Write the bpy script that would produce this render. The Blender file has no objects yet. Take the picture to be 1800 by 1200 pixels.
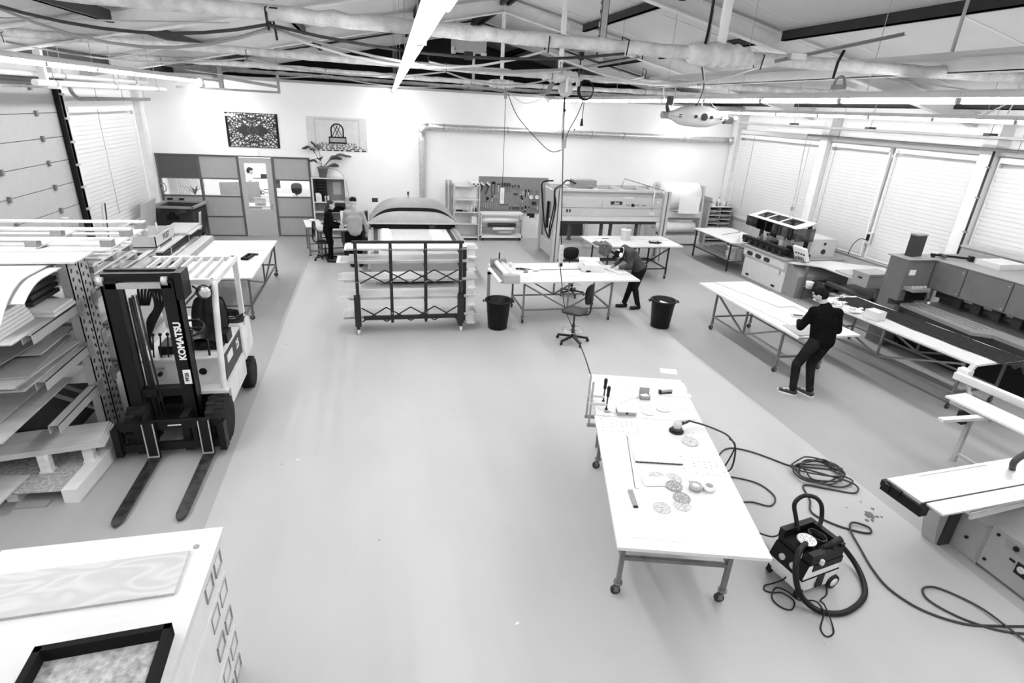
import bpy, bmesh, math, random
from mathutils import Vector, Matrix, noise
random.seed(7)
SC = bpy.context.scene
COL = SC.collection
PI = math.pi
R = math.radians

# ------------------------------------------------------------------ camera
def make_camera():
    pitch, yaw, roll = 0.394099, 0.248524, 0.0552845
    cy, sy = math.cos(yaw), math.sin(yaw)
    f0, r0, u0 = Vector((sy, cy, 0)), Vector((cy, -sy, 0)), Vector((0, 0, 1))
    fw = math.cos(pitch)*f0 - math.sin(pitch)*u0
    up = math.cos(pitch)*u0 + math.sin(pitch)*f0
    r = math.cos(roll)*r0 + math.sin(roll)*up
    u = -math.sin(roll)*r0 + math.cos(roll)*up
    m = Matrix(((r.x, u.x, -fw.x, 0), (r.y, u.y, -fw.y, 0), (r.z, u.z, -fw.z, 4.0), (0, 0, 0, 1)))
    cam = bpy.data.cameras.new('camera')
    cam.sensor_width = 36.0
    cam.lens = 982.25/1800*36
    cam.clip_start = 0.05
    cam.clip_end = 200
    o = bpy.data.objects.new('camera', cam)
    COL.objects.link(o)
    o.matrix_world = m
    SC.camera = o
make_camera()

# ------------------------------------------------------------------ world, exposure
w = bpy.data.worlds.new('world')
SC.world = w
w.use_nodes = True
w.node_tree.nodes['Background'].inputs[0].default_value = (0.8, 0.8, 0.8, 1)
w.node_tree.nodes['Background'].inputs[1].default_value = 0.10
SC.view_settings.view_transform = 'Standard'
SC.view_settings.look = 'None'
SC.view_settings.gamma = 1.0
SC.view_settings.use_curve_mapping = False
SC.view_settings.exposure = 1.48
SC.cycles.max_bounces = 8
SC.cycles.diffuse_bounces = 4
SC.cycles.glossy_bounces = 3
SC.cycles.transparent_max_bounces = 12
SC.cycles.use_denoising = True
SC.cycles.sample_clamp_indirect = 6.0

# light of the four rows of strip lamps (rows run along the hall)
ROWS = {'A': ((-4.08, -2.5), (-4.08, 18.2), 4.23), 'B': ((0.10, -2.5), (0.64, 18.2), 4.30),
        'C': ((5.42, -2.5), (5.42, 18.2), 4.29), 'D': ((10.2, -2.5), (10.2, 18.2), 4.22)}
LAMP_POWER = 95.0
def row_light(k):
    (x0, y0), (x1, y1), z = ROWS[k]
    L = math.hypot(x1-x0, y1-y0)
    l = bpy.data.lights.new('strip_row_glow', 'AREA')
    l.shape = 'RECTANGLE'
    l.size = 0.05
    l.size_y = L
    l.energy = LAMP_POWER
    l.spread = R(165)
    o = bpy.data.objects.new('strip_row_glow', l)
    COL.objects.link(o)
    o.location = ((x0+x1)/2, (y0+y1)/2, z-0.040)
    o.rotation_euler = (0, 0, -math.atan2(x1-x0, y1-y0))
    o.visible_camera = True
for k in ROWS:
    row_light(k)
def office_light():  # added fill without a fixture, stands in for the office's window light
    l = bpy.data.lights.new('office_added_fill', 'AREA')
    l.shape = 'RECTANGLE'
    l.size, l.size_y = 3.2, 3.0
    l.energy = 80
    o = bpy.data.objects.new('office_added_fill', l)
    COL.objects.link(o)
    o.location = (-3.9, 20.8, 2.62)
office_light()

# ------------------------------------------------------------------ materials
MATS = {}
def _nodes(name):
    m = bpy.data.materials.new(name)
    m.use_nodes = True
    nt = m.node_tree
    b = nt.nodes['Principled BSDF']
    MATS[name] = m
    return m, nt, b
def mat(name, g, rough=0.5, metal=0.0, var=0.06, scale=6.0, bump=0.0, bscale=60.0, stretch=None, spec=0.5, coat=0.0):
    """grey material with slight cloudy variation; stretch makes it a grain along one axis"""
    m, nt, b = _nodes(name)
    b.inputs['Roughness'].default_value = rough
    b.inputs['Metallic'].default_value = metal
    b.inputs['Specular IOR Level'].default_value = spec
    b.inputs['Coat Weight'].default_value = coat
    tc = nt.nodes.new('ShaderNodeTexCoord')
    mp = nt.nodes.new('ShaderNodeMapping')
    nt.links.new(tc.outputs['Object'], mp.inputs[0])
    if stretch: mp.inputs['Scale'].default_value = stretch
    n = nt.nodes.new('ShaderNodeTexNoise')
    n.inputs['Scale'].default_value = scale
    n.inputs['Detail'].default_value = 5
    nt.links.new(mp.outputs[0], n.inputs['Vector'])
    r = nt.nodes.new('ShaderNodeValToRGB')
    a, c = g*(1-var), min(1, g*(1+var))
    r.color_ramp.elements[0].color = (a, a, a, 1)
    r.color_ramp.elements[0].position = 0.3
    r.color_ramp.elements[1].color = (c, c, c, 1)
    r.color_ramp.elements[1].position = 0.7
    nt.links.new(n.outputs[0], r.inputs[0])
    nt.links.new(r.outputs[0], b.inputs['Base Color'])
    if bump > 0:
        n2 = nt.nodes.new('ShaderNodeTexNoise')
        n2.inputs['Scale'].default_value = bscale
        n2.inputs['Detail'].default_value = 4
        nt.links.new(tc.outputs['Object'], n2.inputs['Vector'])
        bp = nt.nodes.new('ShaderNodeBump')
        bp.inputs['Strength'].default_value = bump
        bp.inputs['Distance'].default_value = 0.02
        nt.links.new(n2.outputs[0], bp.inputs['Height'])
        nt.links.new(bp.outputs[0], b.inputs['Normal'])
    return m
def emis(name, g, s):
    m, nt, b = _nodes(name)
    b.inputs['Base Color'].default_value = (g, g, g, 1)
    b.inputs['Emission Color'].default_value = (1, 1, 1, 1)
    b.inputs['Emission Strength'].default_value = s
    return m
def glassy(name, tint=0.95, gloss=0.1):
    m = bpy.data.materials.new(name)
    m.use_nodes = True
    nt = m.node_tree
    for n in list(nt.nodes): nt.nodes.remove(n)
    out = nt.nodes.new('ShaderNodeOutputMaterial')
    t = nt.nodes.new('ShaderNodeBsdfTransparent')
    t.inputs[0].default_value = (tint, tint, tint, 1)
    g = nt.nodes.new('ShaderNodeBsdfGlossy')
    g.inputs['Roughness'].default_value = 0.03
    mx = nt.nodes.new('ShaderNodeMixShader')
    mx.inputs[0].default_value = gloss
    nt.links.new(t.outputs[0], mx.inputs[1])
    nt.links.new(g.outputs[0], mx.inputs[2])
    nt.links.new(mx.outputs[0], out.inputs[0])
    MATS[name] = m
    return m
mat('wall', 0.82, 0.7, var=0.02, scale=1.5)
mat('white', 0.74, 0.45, var=0.02)
mat('white_paint', 0.56, 0.45, var=0.05)
mat('table_white', 0.585, 0.35, var=0.015, scale=3)
mat('paper', 0.66, 0.8, var=0.03)
mat('paper_grey', 0.60, 0.8, var=0.05)
mat('card', 0.28, 0.8, var=0.08)
mat('board_edge', 0.45, 0.8, var=0.1, scale=20)
mat('roof_deck', 0.58, 0.65, var=0.05, scale=0.8)
mat('steel_white', 0.66, 0.55, var=0.06)
mat('lagging', 0.56, 0.95, var=0.2, scale=9, bump=0.6, bscale=30)
mat('dark_steel', 0.018, 0.55, var=0.2, spec=0.3)
mat('mid_steel', 0.16, 0.45, var=0.15, metal=0.3)
mat('leg_steel', 0.10, 0.5, var=0.15, metal=0.3)
mat('light_steel', 0.45, 0.4, var=0.08, metal=0.4)
mat('galv', 0.62, 0.32, metal=0.75, var=0.14, scale=14)
mat('chrome', 0.75, 0.18, metal=1.0, var=0.02)
mat('black', 0.006, 0.45, var=0.2, spec=0.25)
mat('black_matte', 0.007, 0.9, var=0.2, spec=0.15)
mat('black_gloss', 0.006, 0.25, var=0.1, spec=0.35)
mat('rubber', 0.012, 0.8, var=0.3, bump=0.2, spec=0.2)
mat('dark_grey', 0.032, 0.5, var=0.1, spec=0.3)
mat('mid_grey', 0.24, 0.55, var=0.06)
mat('grey', 0.34, 0.5, var=0.05)
mat('light_grey', 0.48, 0.5, var=0.05)
mat('pale_grey', 0.60, 0.5, var=0.04)
mat('panel_grey', 0.34, 0.6, var=0.03)
mat('panel_dark', 0.075, 0.6, var=0.05)
mat('door_grey', 0.40, 0.5, var=0.05, scale=8, stretch=(6, 6, 0.5))
mat('frame_grey', 0.09, 0.5, var=0.05)
mat('section_door', 0.36, 0.5, var=0.03)
mat('blind', 0.72, 0.6, var=0.02)
mat('plywood', 0.44, 0.6, var=0.13, scale=2.2, stretch=(0.6, 3.5, 3.5))
mat('plywood_light', 0.50, 0.55, var=0.06, scale=2.0, stretch=(0.8, 4, 4))
mat('plywood_dark', 0.30, 0.6, var=0.22, scale=2.2, stretch=(0.6, 3.5, 3.5))
mat('timber', 0.62, 0.7, var=0.12, scale=3, stretch=(1, 6, 6))
mat('chip_block', 0.24, 0.9, var=0.3, scale=60)
mat('osb', 0.30, 0.9, var=0.4, scale=28)
mat('glass_clear', 0.9)
glassy('glass', 0.93, 0.07)
glassy('smoke_glass', 0.30, 0.12)
emis('lamp_tube', 0.9, 18.5)
emis('screen', 0.3, 0.9)
emis('sign_lit', 0.8, 1.0)
mat('skin', 0.42, 0.55, var=0.05)
mat('skin_pale', 0.52, 0.55, var=0.05)
mat('hair_dark', 0.006, 0.8, spec=0.1, var=0.4, scale=40, stretch=(8, 8, 1))
mat('hair_brown', 0.03, 0.7, spec=0.15, var=0.5, scale=40, stretch=(8, 8, 1))
mat('cloth_black', 0.005, 0.95, var=0.3, spec=0.05, bump=0.2, bscale=25)
mat('cloth_dark', 0.06, 0.95, var=0.3, spec=0.05, bump=0.2, bscale=25)
mat('cloth_denim', 0.013, 0.95, var=0.5, spec=0.05, bump=0.2, bscale=25)
mat('cloth_grey', 0.30, 0.95, var=0.12, spec=0.1, bump=0.15, bscale=25)
mat('leaf', 0.07, 0.5, var=0.3, scale=4)
mat('terracotta', 0.16, 0.8, var=0.1)
mat('sack', 0.01, 0.35, var=0.3)
mat('fabric_dark', 0.02, 0.9, spec=0.1, var=0.8, scale=18, stretch=(1, 4, 1), bump=0.9, bscale=14)
mat('machine_grey', 0.12, 0.5, var=0.08)
mat('machine_mid', 0.20, 0.5, var=0.08)
mat('press_grey', 0.46, 0.5, var=0.04)
mat('saw_grey', 0.30, 0.5, var=0.04)
mat('alu', 0.72, 0.35, metal=0.5, var=0.04)
mat('fork_steel', 0.05, 0.4, metal=0.6, var=0.8, scale=9)
mat('truck_white', 0.58, 0.4, var=0.12, scale=4)
mat('peg_grey', 0.20, 0.6, var=0.05)
mat('clear_film', 0.85, 0.25, var=0.02)
mat('rag', 0.10, 0.95, var=0.4, scale=12)

def veneer_material():
    m, nt, b = _nodes('veneer')
    b.inputs['Roughness'].default_value = 0.55
    tc = nt.nodes.new('ShaderNodeTexCoord'); mp = nt.nodes.new('ShaderNodeMapping'); mp.inputs['Scale'].default_value = (0.8, 2.4, 1)
    nt.links.new(tc.outputs['Object'], mp.inputs[0])
    n = nt.nodes.new('ShaderNodeTexNoise'); n.inputs['Scale'].default_value = 1.6; n.inputs['Detail'].default_value = 1.5; n.inputs['Distortion'].default_value = 1.0
    nt.links.new(mp.outputs[0], n.inputs['Vector'])
    mu = nt.nodes.new('ShaderNodeMath'); mu.operation = 'MULTIPLY'; mu.inputs[1].default_value = 48.0; nt.links.new(n.outputs[0], mu.inputs[0])
    sn = nt.nodes.new('ShaderNodeMath'); sn.operation = 'SINE'; nt.links.new(mu.outputs[0], sn.inputs[0])
    r = nt.nodes.new('ShaderNodeMapRange'); r.inputs['From Min'].default_value = -1; r.inputs['To Min'].default_value = 0.36; r.inputs['To Max'].default_value = 0.43
    nt.links.new(sn.outputs[0], r.inputs[0])
    c = nt.nodes.new('ShaderNodeCombineXYZ')
    for i in range(3): nt.links.new(r.outputs[0], c.inputs[i])
    nt.links.new(c.outputs[0], b.inputs['Base Color'])
veneer_material()
def floor_material():
    m, nt, b = _nodes('floor_coating')
    b.inputs['Roughness'].default_value = 0.42
    b.inputs['Specular IOR Level'].default_value = 0.4
    tc = nt.nodes.new('ShaderNodeTexCoord')
    sx = nt.nodes.new('ShaderNodeSeparateXYZ')
    nt.links.new(tc.outputs['Object'], sx.inputs[0])
    def math_(op, a, bb=None):
        n = nt.nodes.new('ShaderNodeMath'); n.operation = op
        for i, v in enumerate((a, bb)):
            if v is None: continue
            if isinstance(v, (int, float)): n.inputs[i].default_value = v
            else: nt.links.new(v, n.inputs[i])
        return n.outputs[0]
    # lighter lane along the hall between two darker side strips
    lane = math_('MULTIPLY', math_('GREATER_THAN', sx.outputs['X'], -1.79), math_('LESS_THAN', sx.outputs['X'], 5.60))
    def noise_(scale, det=5, st=None):
        n = nt.nodes.new('ShaderNodeTexNoise'); n.inputs['Scale'].default_value = scale; n.inputs['Detail'].default_value = det
        if st:
            mp = nt.nodes.new('ShaderNodeMapping'); mp.inputs['Scale'].default_value = st
            nt.links.new(tc.outputs['Object'], mp.inputs[0]); nt.links.new(mp.outputs[0], n.inputs['Vector'])
        else: nt.links.new(tc.outputs['Object'], n.inputs['Vector'])
        return n.outputs[0]
    big = noise_(0.7)
    streak = noise_(1.0, 6, (2.2, 0.25, 1))
    spot = noise_(7.0, 8)
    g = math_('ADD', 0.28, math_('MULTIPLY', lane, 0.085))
    g = math_('ADD', g, math_('MULTIPLY', math_('SUBTRACT', big, 0.5), 0.07))
    g = math_('ADD', g, math_('MULTIPLY', math_('SUBTRACT', streak, 0.5), 0.07))
    scuff = math_('MULTIPLY', math_('GREATER_THAN', spot, 0.74), 0.16)
    g = math_('SUBTRACT', g, scuff)
    cmb = nt.nodes.new('ShaderNodeCombineXYZ')
    for i in range(3): nt.links.new(g, cmb.inputs[i])
    nt.links.new(cmb.outputs[0], b.inputs['Base Color'])
    rr = math_('ADD', 0.36, math_('MULTIPLY', streak, 0.25))
    nt.links.new(rr, b.inputs['Roughness'])
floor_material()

# ------------------------------------------------------------------ mesh helpers
class MB:
    def __init__(s):
        s.v = []; s.f = []; s.sm = []
    def add(s, vs, fs, smooth=False):
        o = len(s.v)
        s.v += [tuple(v) for v in vs]
        for f in fs:
            s.f.append(tuple(i+o for i in f)); s.sm.append(smooth)
        return s
    def box(s, x0, y0, z0, x1, y1, z1):
        x0, x1 = min(x0, x1), max(x0, x1); y0, y1 = min(y0, y1), max(y0, y1); z0, z1 = min(z0, z1), max(z0, z1)
        vs = [(x0,y0,z0),(x1,y0,z0),(x1,y1,z0),(x0,y1,z0),(x0,y0,z1),(x1,y0,z1),(x1,y1,z1),(x0,y1,z1)]
        return s.add(vs, [(0,3,2,1),(4,5,6,7),(0,1,5,4),(1,2,6,5),(2,3,7,6),(3,0,4,7)])
    def obox(s, c, sx, sy, sz, rx=0, ry=0, rz=0):
        m = Matrix.Rotation(rz, 3, 'Z') @ Matrix.Rotation(ry, 3, 'Y') @ Matrix.Rotation(rx, 3, 'X')
        vs = []
        for z in (-sz/2, sz/2):
            for x, y in ((-sx/2,-sy/2),(sx/2,-sy/2),(sx/2,sy/2),(-sx/2,sy/2)):
                vs.append(Vector(c) + m @ Vector((x, y, z)))
        return s.add(vs, [(0,3,2,1),(4,5,6,7),(0,1,5,4),(1,2,6,5),(2,3,7,6),(3,0,4,7)])
    def hexa(s, b4, t4):
        """bottom quad and top quad, both counter-clockwise from above"""
        return s.add(list(b4)+list(t4), [(0,3,2,1),(4,5,6,7),(0,1,5,4),(1,2,6,5),(2,3,7,6),(3,0,4,7)])
    def bar(s, p, q, w, h=None):
        p, q = Vector(p), Vector(q); h = h or w
        d = (q-p).normalized()
        up = Vector((0,0,1)) if abs(d.z) < 0.95 else Vector((0,1,0))
        a = d.cross(up).normalized()*w/2; b = a.normalized().cross(d).normalized()*h/2
        vs = [p-a-b, p+a-b, p+a+b, p-a+b, q-a-b, q+a-b, q+a+b, q-a+b]
        return s.add(vs, [(0,1,2,3),(7,6,5,4),(0,4,5,1),(1,5,6,2),(2,6,7,3),(3,7,4,0)])
    def cyl(s, p, q, r, r2=None, n=12, caps=True):
        p, q = Vector(p), Vector(q); r2 = r if r2 is None else r2
        d = (q-p).normalized()
        up = Vector((0,0,1)) if abs(d.z) < 0.9 else Vector((1,0,0))
        a = d.cross(up).normalized(); b = d.cross(a)
        vs = []
        for c, rr in ((p, r), (q, r2)):
            for i in range(n):
                t = 2*PI*i/n; vs.append(c + (a*math.cos(t)+b*math.sin(t))*rr)
        o = len(s.v)
        s.add(vs, [(i, (i+1)%n, n+(i+1)%n, n+i) for i in range(n)], True)
        if caps:
            s.f.append(tuple(o+i for i in reversed(range(n)))); s.sm.append(False)
            s.f.append(tuple(o+n+i for i in range(n))); s.sm.append(False)
        return s
    def tube(s, pts, r, n=8, closed=False, rs=None):
        pts = [Vector(p) for p in pts]; N = len(pts)
        vs = []; a = None
        for i, p in enumerate(pts):
            if closed: d = pts[(i+1)%N]-pts[i-1]
            else: d = pts[min(i+1, N-1)]-pts[max(i-1, 0)]
            d = d.normalized()
            if a is None:
                up = Vector((0,0,1)) if abs(d.z) < 0.9 else Vector((1,0,0))
                a = d.cross(up).normalized()
            else:
                a = a - d*a.dot(d)
                a = a.normalized() if a.length > 1e-6 else d.orthogonal().normalized()
            b = d.cross(a)
            rr = rs[i] if rs else r
            for k in range(n):
                t = 2*PI*k/n; vs.append(p + (a*math.cos(t)+b*math.sin(t))*rr)
        o = len(s.v); fs = []
        for i in range(N if closed else N-1):
            j = (i+1) % N
            for k in range(n):
                fs.append((i*n+k, i*n+(k+1)%n, j*n+(k+1)%n, j*n+k))
        s.add(vs, fs, True)
        if not closed:
            s.f.append(tuple(o+i for i in reversed(range(n)))); s.sm.append(False)
            s.f.append(tuple(o+(N-1)*n+i for i in range(n))); s.sm.append(False)
        return s
    def lathe(s, prof, c=(0,0,0), n=24, axis='z', smooth=True):
        """profile of (radius, height)"""
        vs = []
        for r, h in prof:
            for i in range(n):
                t = 2*PI*i/n; x, y = r*math.cos(t), r*math.sin(t)
                p = (x, y, h) if axis == 'z' else ((h, x, y) if axis == 'x' else (y, h, x))
                vs.append((p[0]+c[0], p[1]+c[1], p[2]+c[2]))
        fs = []
        for j in range(len(prof)-1):
            for i in range(n):
                fs.append((j*n+i, j*n+(i+1)%n, (j+1)*n+(i+1)%n, (j+1)*n+i))
        o = len(s.v)
        s.add(vs, fs, smooth)
        if prof[0][0] > 1e-5: s.f.append(tuple(o+i for i in reversed(range(n)))); s.sm.append(False)
        if prof[-1][0] > 1e-5: s.f.append(tuple(o+(len(prof)-1)*n+i for i in range(n))); s.sm.append(False)
        return s
    def prism(s, poly, a, b, plane='xy', smooth=False):
        """extrude 2D polygon: 'xy' along z, 'xz' along y, 'yz' along x from a to b"""
        n = len(poly)
        def P(u, v, t):
            return (u, v, t) if plane == 'xy' else ((u, t, v) if plane == 'xz' else (t, u, v))
        vs = [P(u, v, a) for u, v in poly] + [P(u, v, b) for u, v in poly]
        s.add(vs, [tuple(reversed(range(n))), tuple(range(n, 2*n))])
        s.add(vs, [(i, (i+1)%n, n+(i+1)%n, n+i) for i in range(n)], smooth)
        return s
    def grid(s, fn, nu, nv, smooth=True):
        vs = [fn(i/nu, j/nv) for j in range(nv+1) for i in range(nu+1)]
        return s.add(vs, [(j*(nu+1)+i, j*(nu+1)+i+1, (j+1)*(nu+1)+i+1, (j+1)*(nu+1)+i) for j in range(nv) for i in range(nu)], smooth)
    def sphere(s, c, rx, ry=None, rz=None, nu=16, nv=10):
        ry = ry or rx; rz = rz or rx
        prof = [(math.sin(PI*j/nv), -math.cos(PI*j/nv)) for j in range(nv+1)]
        vs = []
        for r, h in prof:
            for i in range(nu):
                t = 2*PI*i/nu; vs.append((c[0]+rx*r*math.cos(t), c[1]+ry*r*math.sin(t), c[2]+rz*h))
        return s.add(vs, [(j*nu+i, j*nu+(i+1)%nu, (j+1)*nu+(i+1)%nu, (j+1)*nu+i) for j in range(nv) for i in range(nu)], True)
    def mesh(s, name, m, fix=True):
        me = bpy.data.meshes.new(name)
        me.from_pydata(s.v, [], s.f)
        me.polygons.foreach_set('use_smooth', s.sm)
        if m: me.materials.append(MATS[m])
        if fix:
            b = bmesh.new(); b.from_mesh(me)
            bmesh.ops.remove_doubles(b, verts=b.verts, dist=1e-5)
            bmesh.ops.recalc_face_normals(b, faces=b.faces)
            b.to_mesh(me); b.free()
        me.update()
        return me
    def build(s, name, m, parent=None, bevel=0.0, fix=True, loc=None, rz=None):
        o = bpy.data.objects.new(name, s.mesh(name, m, fix))
        COL.objects.link(o)
        if parent is not None: o.parent = parent
        if loc: o.location = loc
        if rz: o.rotation_euler = (0, 0, rz)
        if bevel > 0:
            md = o.modifiers.new('bevel', 'BEVEL'); md.width = bevel; md.segments = 2; md.limit_method = 'ANGLE'
        return o

def tag(o, label=None, cat=None, group=None, kind=None):
    if label: o['label'] = label
    if cat: o['category'] = cat
    if group: o['group'] = group
    if kind: o['kind'] = kind
    return o
def thing(name, label, cat, loc=(0,0,0), rz=0, group=None):
    o = bpy.data.objects.new(name, None)
    COL.objects.link(o)
    o.empty_display_size = 0.1
    o.location = loc; o.rotation_euler = (0, 0, rz)
    return tag(o, label, cat, group)
def dup(o, parent=None, loc=None, rz=None, label=None, group=None):
    c = o.copy(); COL.objects.link(c)
    if parent is not None: c.parent = parent
    if loc is not None: c.location = loc
    if rz is not None: c.rotation_euler = (0, 0, rz)
    if label: c['label'] = label
    if group: c['group'] = group
    for ch in list(o.children): dup(ch, c)
    return c
def inst(name, me, parent, loc=(0,0,0), rot=(0,0,0), scale=None):
    o = bpy.data.objects.new(name, me); COL.objects.link(o); o.parent = parent
    o.location = loc; o.rotation_euler = rot
    if scale: o.scale = scale
    return o
def text(name, body, size, m, parent, loc, rot, extrude=0.001, align='CENTER', shear=0, bold=0.0):
    c = bpy.data.curves.new(name, 'FONT'); c.body = body; c.size = size; c.extrude = extrude
    c.align_x = align; c.align_y = 'CENTER'; c.shear = shear; c.offset = bold
    c.materials.append(MATS[m])
    tmp = bpy.data.objects.new(name, c); COL.objects.link(tmp)
    dg = bpy.context.evaluated_depsgraph_get(); dg.update()
    me = bpy.data.meshes.new_from_object(tmp.evaluated_get(dg))
    if not me.materials: me.materials.append(MATS[m])
    bpy.data.objects.remove(tmp); bpy.data.curves.remove(c)
    o = bpy.data.objects.new(name, me); COL.objects.link(o); o.parent = parent
    o.location = loc; o.rotation_euler = rot
    return o
def smooth_path(pts, n=6, closed=False):
    """Catmull-Rom through points"""
    P = [Vector(p) for p in pts]; N = len(P); out = []
    rng = range(N) if closed else range(N-1)
    for i in rng:
        if closed: a, b, c, d = P[i-1], P[i], P[(i+1)%N], P[(i+2)%N]
        else: a, b, c, d = P[max(i-1,0)], P[i], P[i+1], P[min(i+2,N-1)]
        for k in range(n):
            t = k/n
            out.append(0.5*((2*b)+(c-a)*t+(2*a-5*b+4*c-d)*t*t+(3*b-a-3*c+d)*t*t*t))
    if not closed: out.append(P[-1])
    return out
# ================================================================== SETTING
XL, XR, YB, YF = -6.05, 12.40, 18.35, -3.0
XM = 3.17
def zr(x): return 6.45 - 0.213*abs(x-XM)
def struct(o): o['kind'] = 'structure'; return o

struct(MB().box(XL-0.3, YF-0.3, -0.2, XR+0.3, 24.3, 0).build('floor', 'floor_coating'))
def ceiling():
    for sgn, x1 in ((-1, XL-0.3), (1, XR+0.3)):
        m = MB()
        poly = [(XM, zr(XM)), (x1, zr(x1)), (x1, zr(x1)+0.12), (XM, zr(XM)+0.12)]
        m.prism(poly, YF-0.3, 24.3, 'xz')
        o = struct(m.build('ceiling', 'roof_deck'))
        o['label'] = 'pale sloping roof lining, ' + ('left' if sgn < 0 else 'right') + ' side of the ridge'
        # thin seams between lining sheets
        for k in range(1, 12):
            y = YF + k*2.425 + 0.35
            s = MB(); 
            s.hexa([(XM, y-0.02, zr(XM)-0.012), (x1, y-0.02, zr(x1)-0.012), (x1, y+0.02, zr(x1)-0.012), (XM, y+0.02, zr(XM)-0.012)],
                   [(XM, y-0.02, zr(XM)+0.01), (x1, y-0.02, zr(x1)+0.01), (x1, y+0.02, zr(x1)+0.01), (XM, y+0.02, zr(XM)+0.01)])
            s.build('lining_seam', 'steel_white', o)
ceiling()

# back wall: two courses of panels with a joint, opening for the office partition
def back_wall():
    m = MB()
    t = 0.16
    m.box(-5.99, YB, 2.335, XR+0.3, YB+t, 3.842)
    m.box(XL-0.3, YB, 0, -5.99, YB+t, 3.842)
    m.box(-1.875, YB, 0, XR+0.3, YB+t, 2.335)
    m.box(XL-0.3, YB, 3.858, XR+0.3, YB+t, 4.38)
    m.box(XL-0.3, YB+0.015, 3.84, XR+0.3, YB+t-0.02, 3.86)
    o = struct(m.build('wall_back', 'wall'))
    MB().box(XL-0.3, YB-0.02, 4.36, XR+0.3, YB+0.2, 4.43).build('top_rail', 'grey', o)
    return o
back_wall()
# roof space behind the wall and the office room
def office_shell():
    struct(MB().box(XL-0.3, 24.0, 0, XR+0.3, 24.2, 6.6).build('wall_far', 'dark_steel'))  # near-black wall colour stands in for the darkness of the unlit roof space
    m = MB(); m.box(-6.2, 18.51, 2.66, -1.2, 23.2, 2.74)
    struct(m.build('ceiling_office', 'white'))
    m = MB(); m.box(-6.15, 23.1, 0, -1.2, 23.2, 2.66); m.box(-1.3, 18.51, 0, -1.2, 23.1, 2.66)
    m.box(-6.2, 18.51, 0, -6.1, 23.1, 2.66)
    struct(m.build('wall_office', 'wall'))
office_shell()

def side_walls():
    m = MB(); m.box(XR, YF, 0, XR+0.2, YB+0.2, 4.6)
    o = struct(m.build('wall_right', 'wall'))
    MB().box(XR-0.10, YF, 0, XR+0.01, YB, 0.86).build('dado', 'light_grey', o)
    MB().box(XR-0.14, YF, 0.86, XR+0.01, YB, 0.90).build('sill', 'white', o)
    MB().box(XR-0.2, YF, 3.62, XR+0.01, YB, 3.74).build('lintel', 'white', o)
    m = MB(); m.box(XL-0.2, YF, 0, XL, YB+0.2, 4.6)
    struct(m.build('wall_left', 'wall'))
    m = MB(); m.box(XL-0.2, YF-0.2, 0, XR+0.2, YF, 6.6)
    struct(m.build('wall_front', 'wall'))
    for y in (18.15, 13.95, 9.42, 4.7, 0.0):
        m = MB()
        m.box(XR-0.34, y-0.14, 0, XR, y+0.14, 4.30)
        m.box(XR-0.36, y-0.16, 0, XR, y+0.16, 0.03)
        struct(m.build('column', 'steel_white'))
    for y in (17.7, 13.56):
        m = MB(); m.box(XL, y-0.1, 0, XL+0.16, y+0.1, 4.35)
        struct(m.build('column', 'steel_white'))
side_walls()

SLAT = MB().hexa([(-0.004,-0.5,-0.044),(0.006,-0.5,-0.044),(0.006,0.5,-0.044),(-0.004,0.5,-0.044)],
                 [(-0.030,-0.5,0.043),(-0.022,-0.5,0.043),(-0.022,0.5,0.043),(-0.030,0.5,0.043)]).mesh('slat', 'blind')
def blind(x, y0, y1, z0, z1, side, label, cords=()):
    t = thing('roller_shutter_blind', label, 'blind', (x, (y0+y1)/2, z0), group='white slatted blinds on the side walls')
    W = y1-y0; s = 1 if side > 0 else -1
    MB().box(-0.05, -W/2, z1-z0-0.11, 0.05, W/2, z1-z0).build('head_box', 'white', t)
    n = int((z1-z0-0.13)/0.088)
    for i in range(n):
        o = inst('slat', SLAT, t, (0, 0, 0.06+i*0.088), (0, 0, 0 if s > 0 else PI), (1, W-0.02, 1))
    MB().box(-0.02, -W/2+0.01, 0, 0.02, W/2-0.01, 0.02).build('bottom_bar', 'white', t)
    for e in (-1, 1):
        MB().box(-0.03, e*W/2-0.02, 0, 0.03, e*W/2+0.02, z1-z0-0.1).build('guide_rail', 'white', t)
    for c in cords:
        m = MB().tube([(-0.06*s, c-(y0+y1)/2, z1-z0-0.05), (-0.06*s, c-(y0+y1)/2, 0.35)], 0.006, 5)
        m.build('pull_cord', 'grey', t)
    return t
blind(12.25, 14.20, 18.0, 0.92, 3.60, 1, 'white slatted blind between back corner and first column on right wall', (14.6, 17.2))
blind(12.25, 11.86, 13.78, 0.92, 3.60, 1, 'white slatted blind behind the open grey cutting machine, right wall', (13.6,))
blind(12.25, 9.62, 11.70, 0.92, 3.60, 1, 'white slatted blind above the cardboard box, right wall', (11.6,))
blind(12.25, 4.9, 9.22, 0.92, 3.60, 1, 'white slatted blind nearest the camera on right wall', ())
blind(-5.93, 13.72, 17.10, 0.90, 3.58, -1, 'white slatted blind beside the grey sectional door, left wall', (15.0,))

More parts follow.
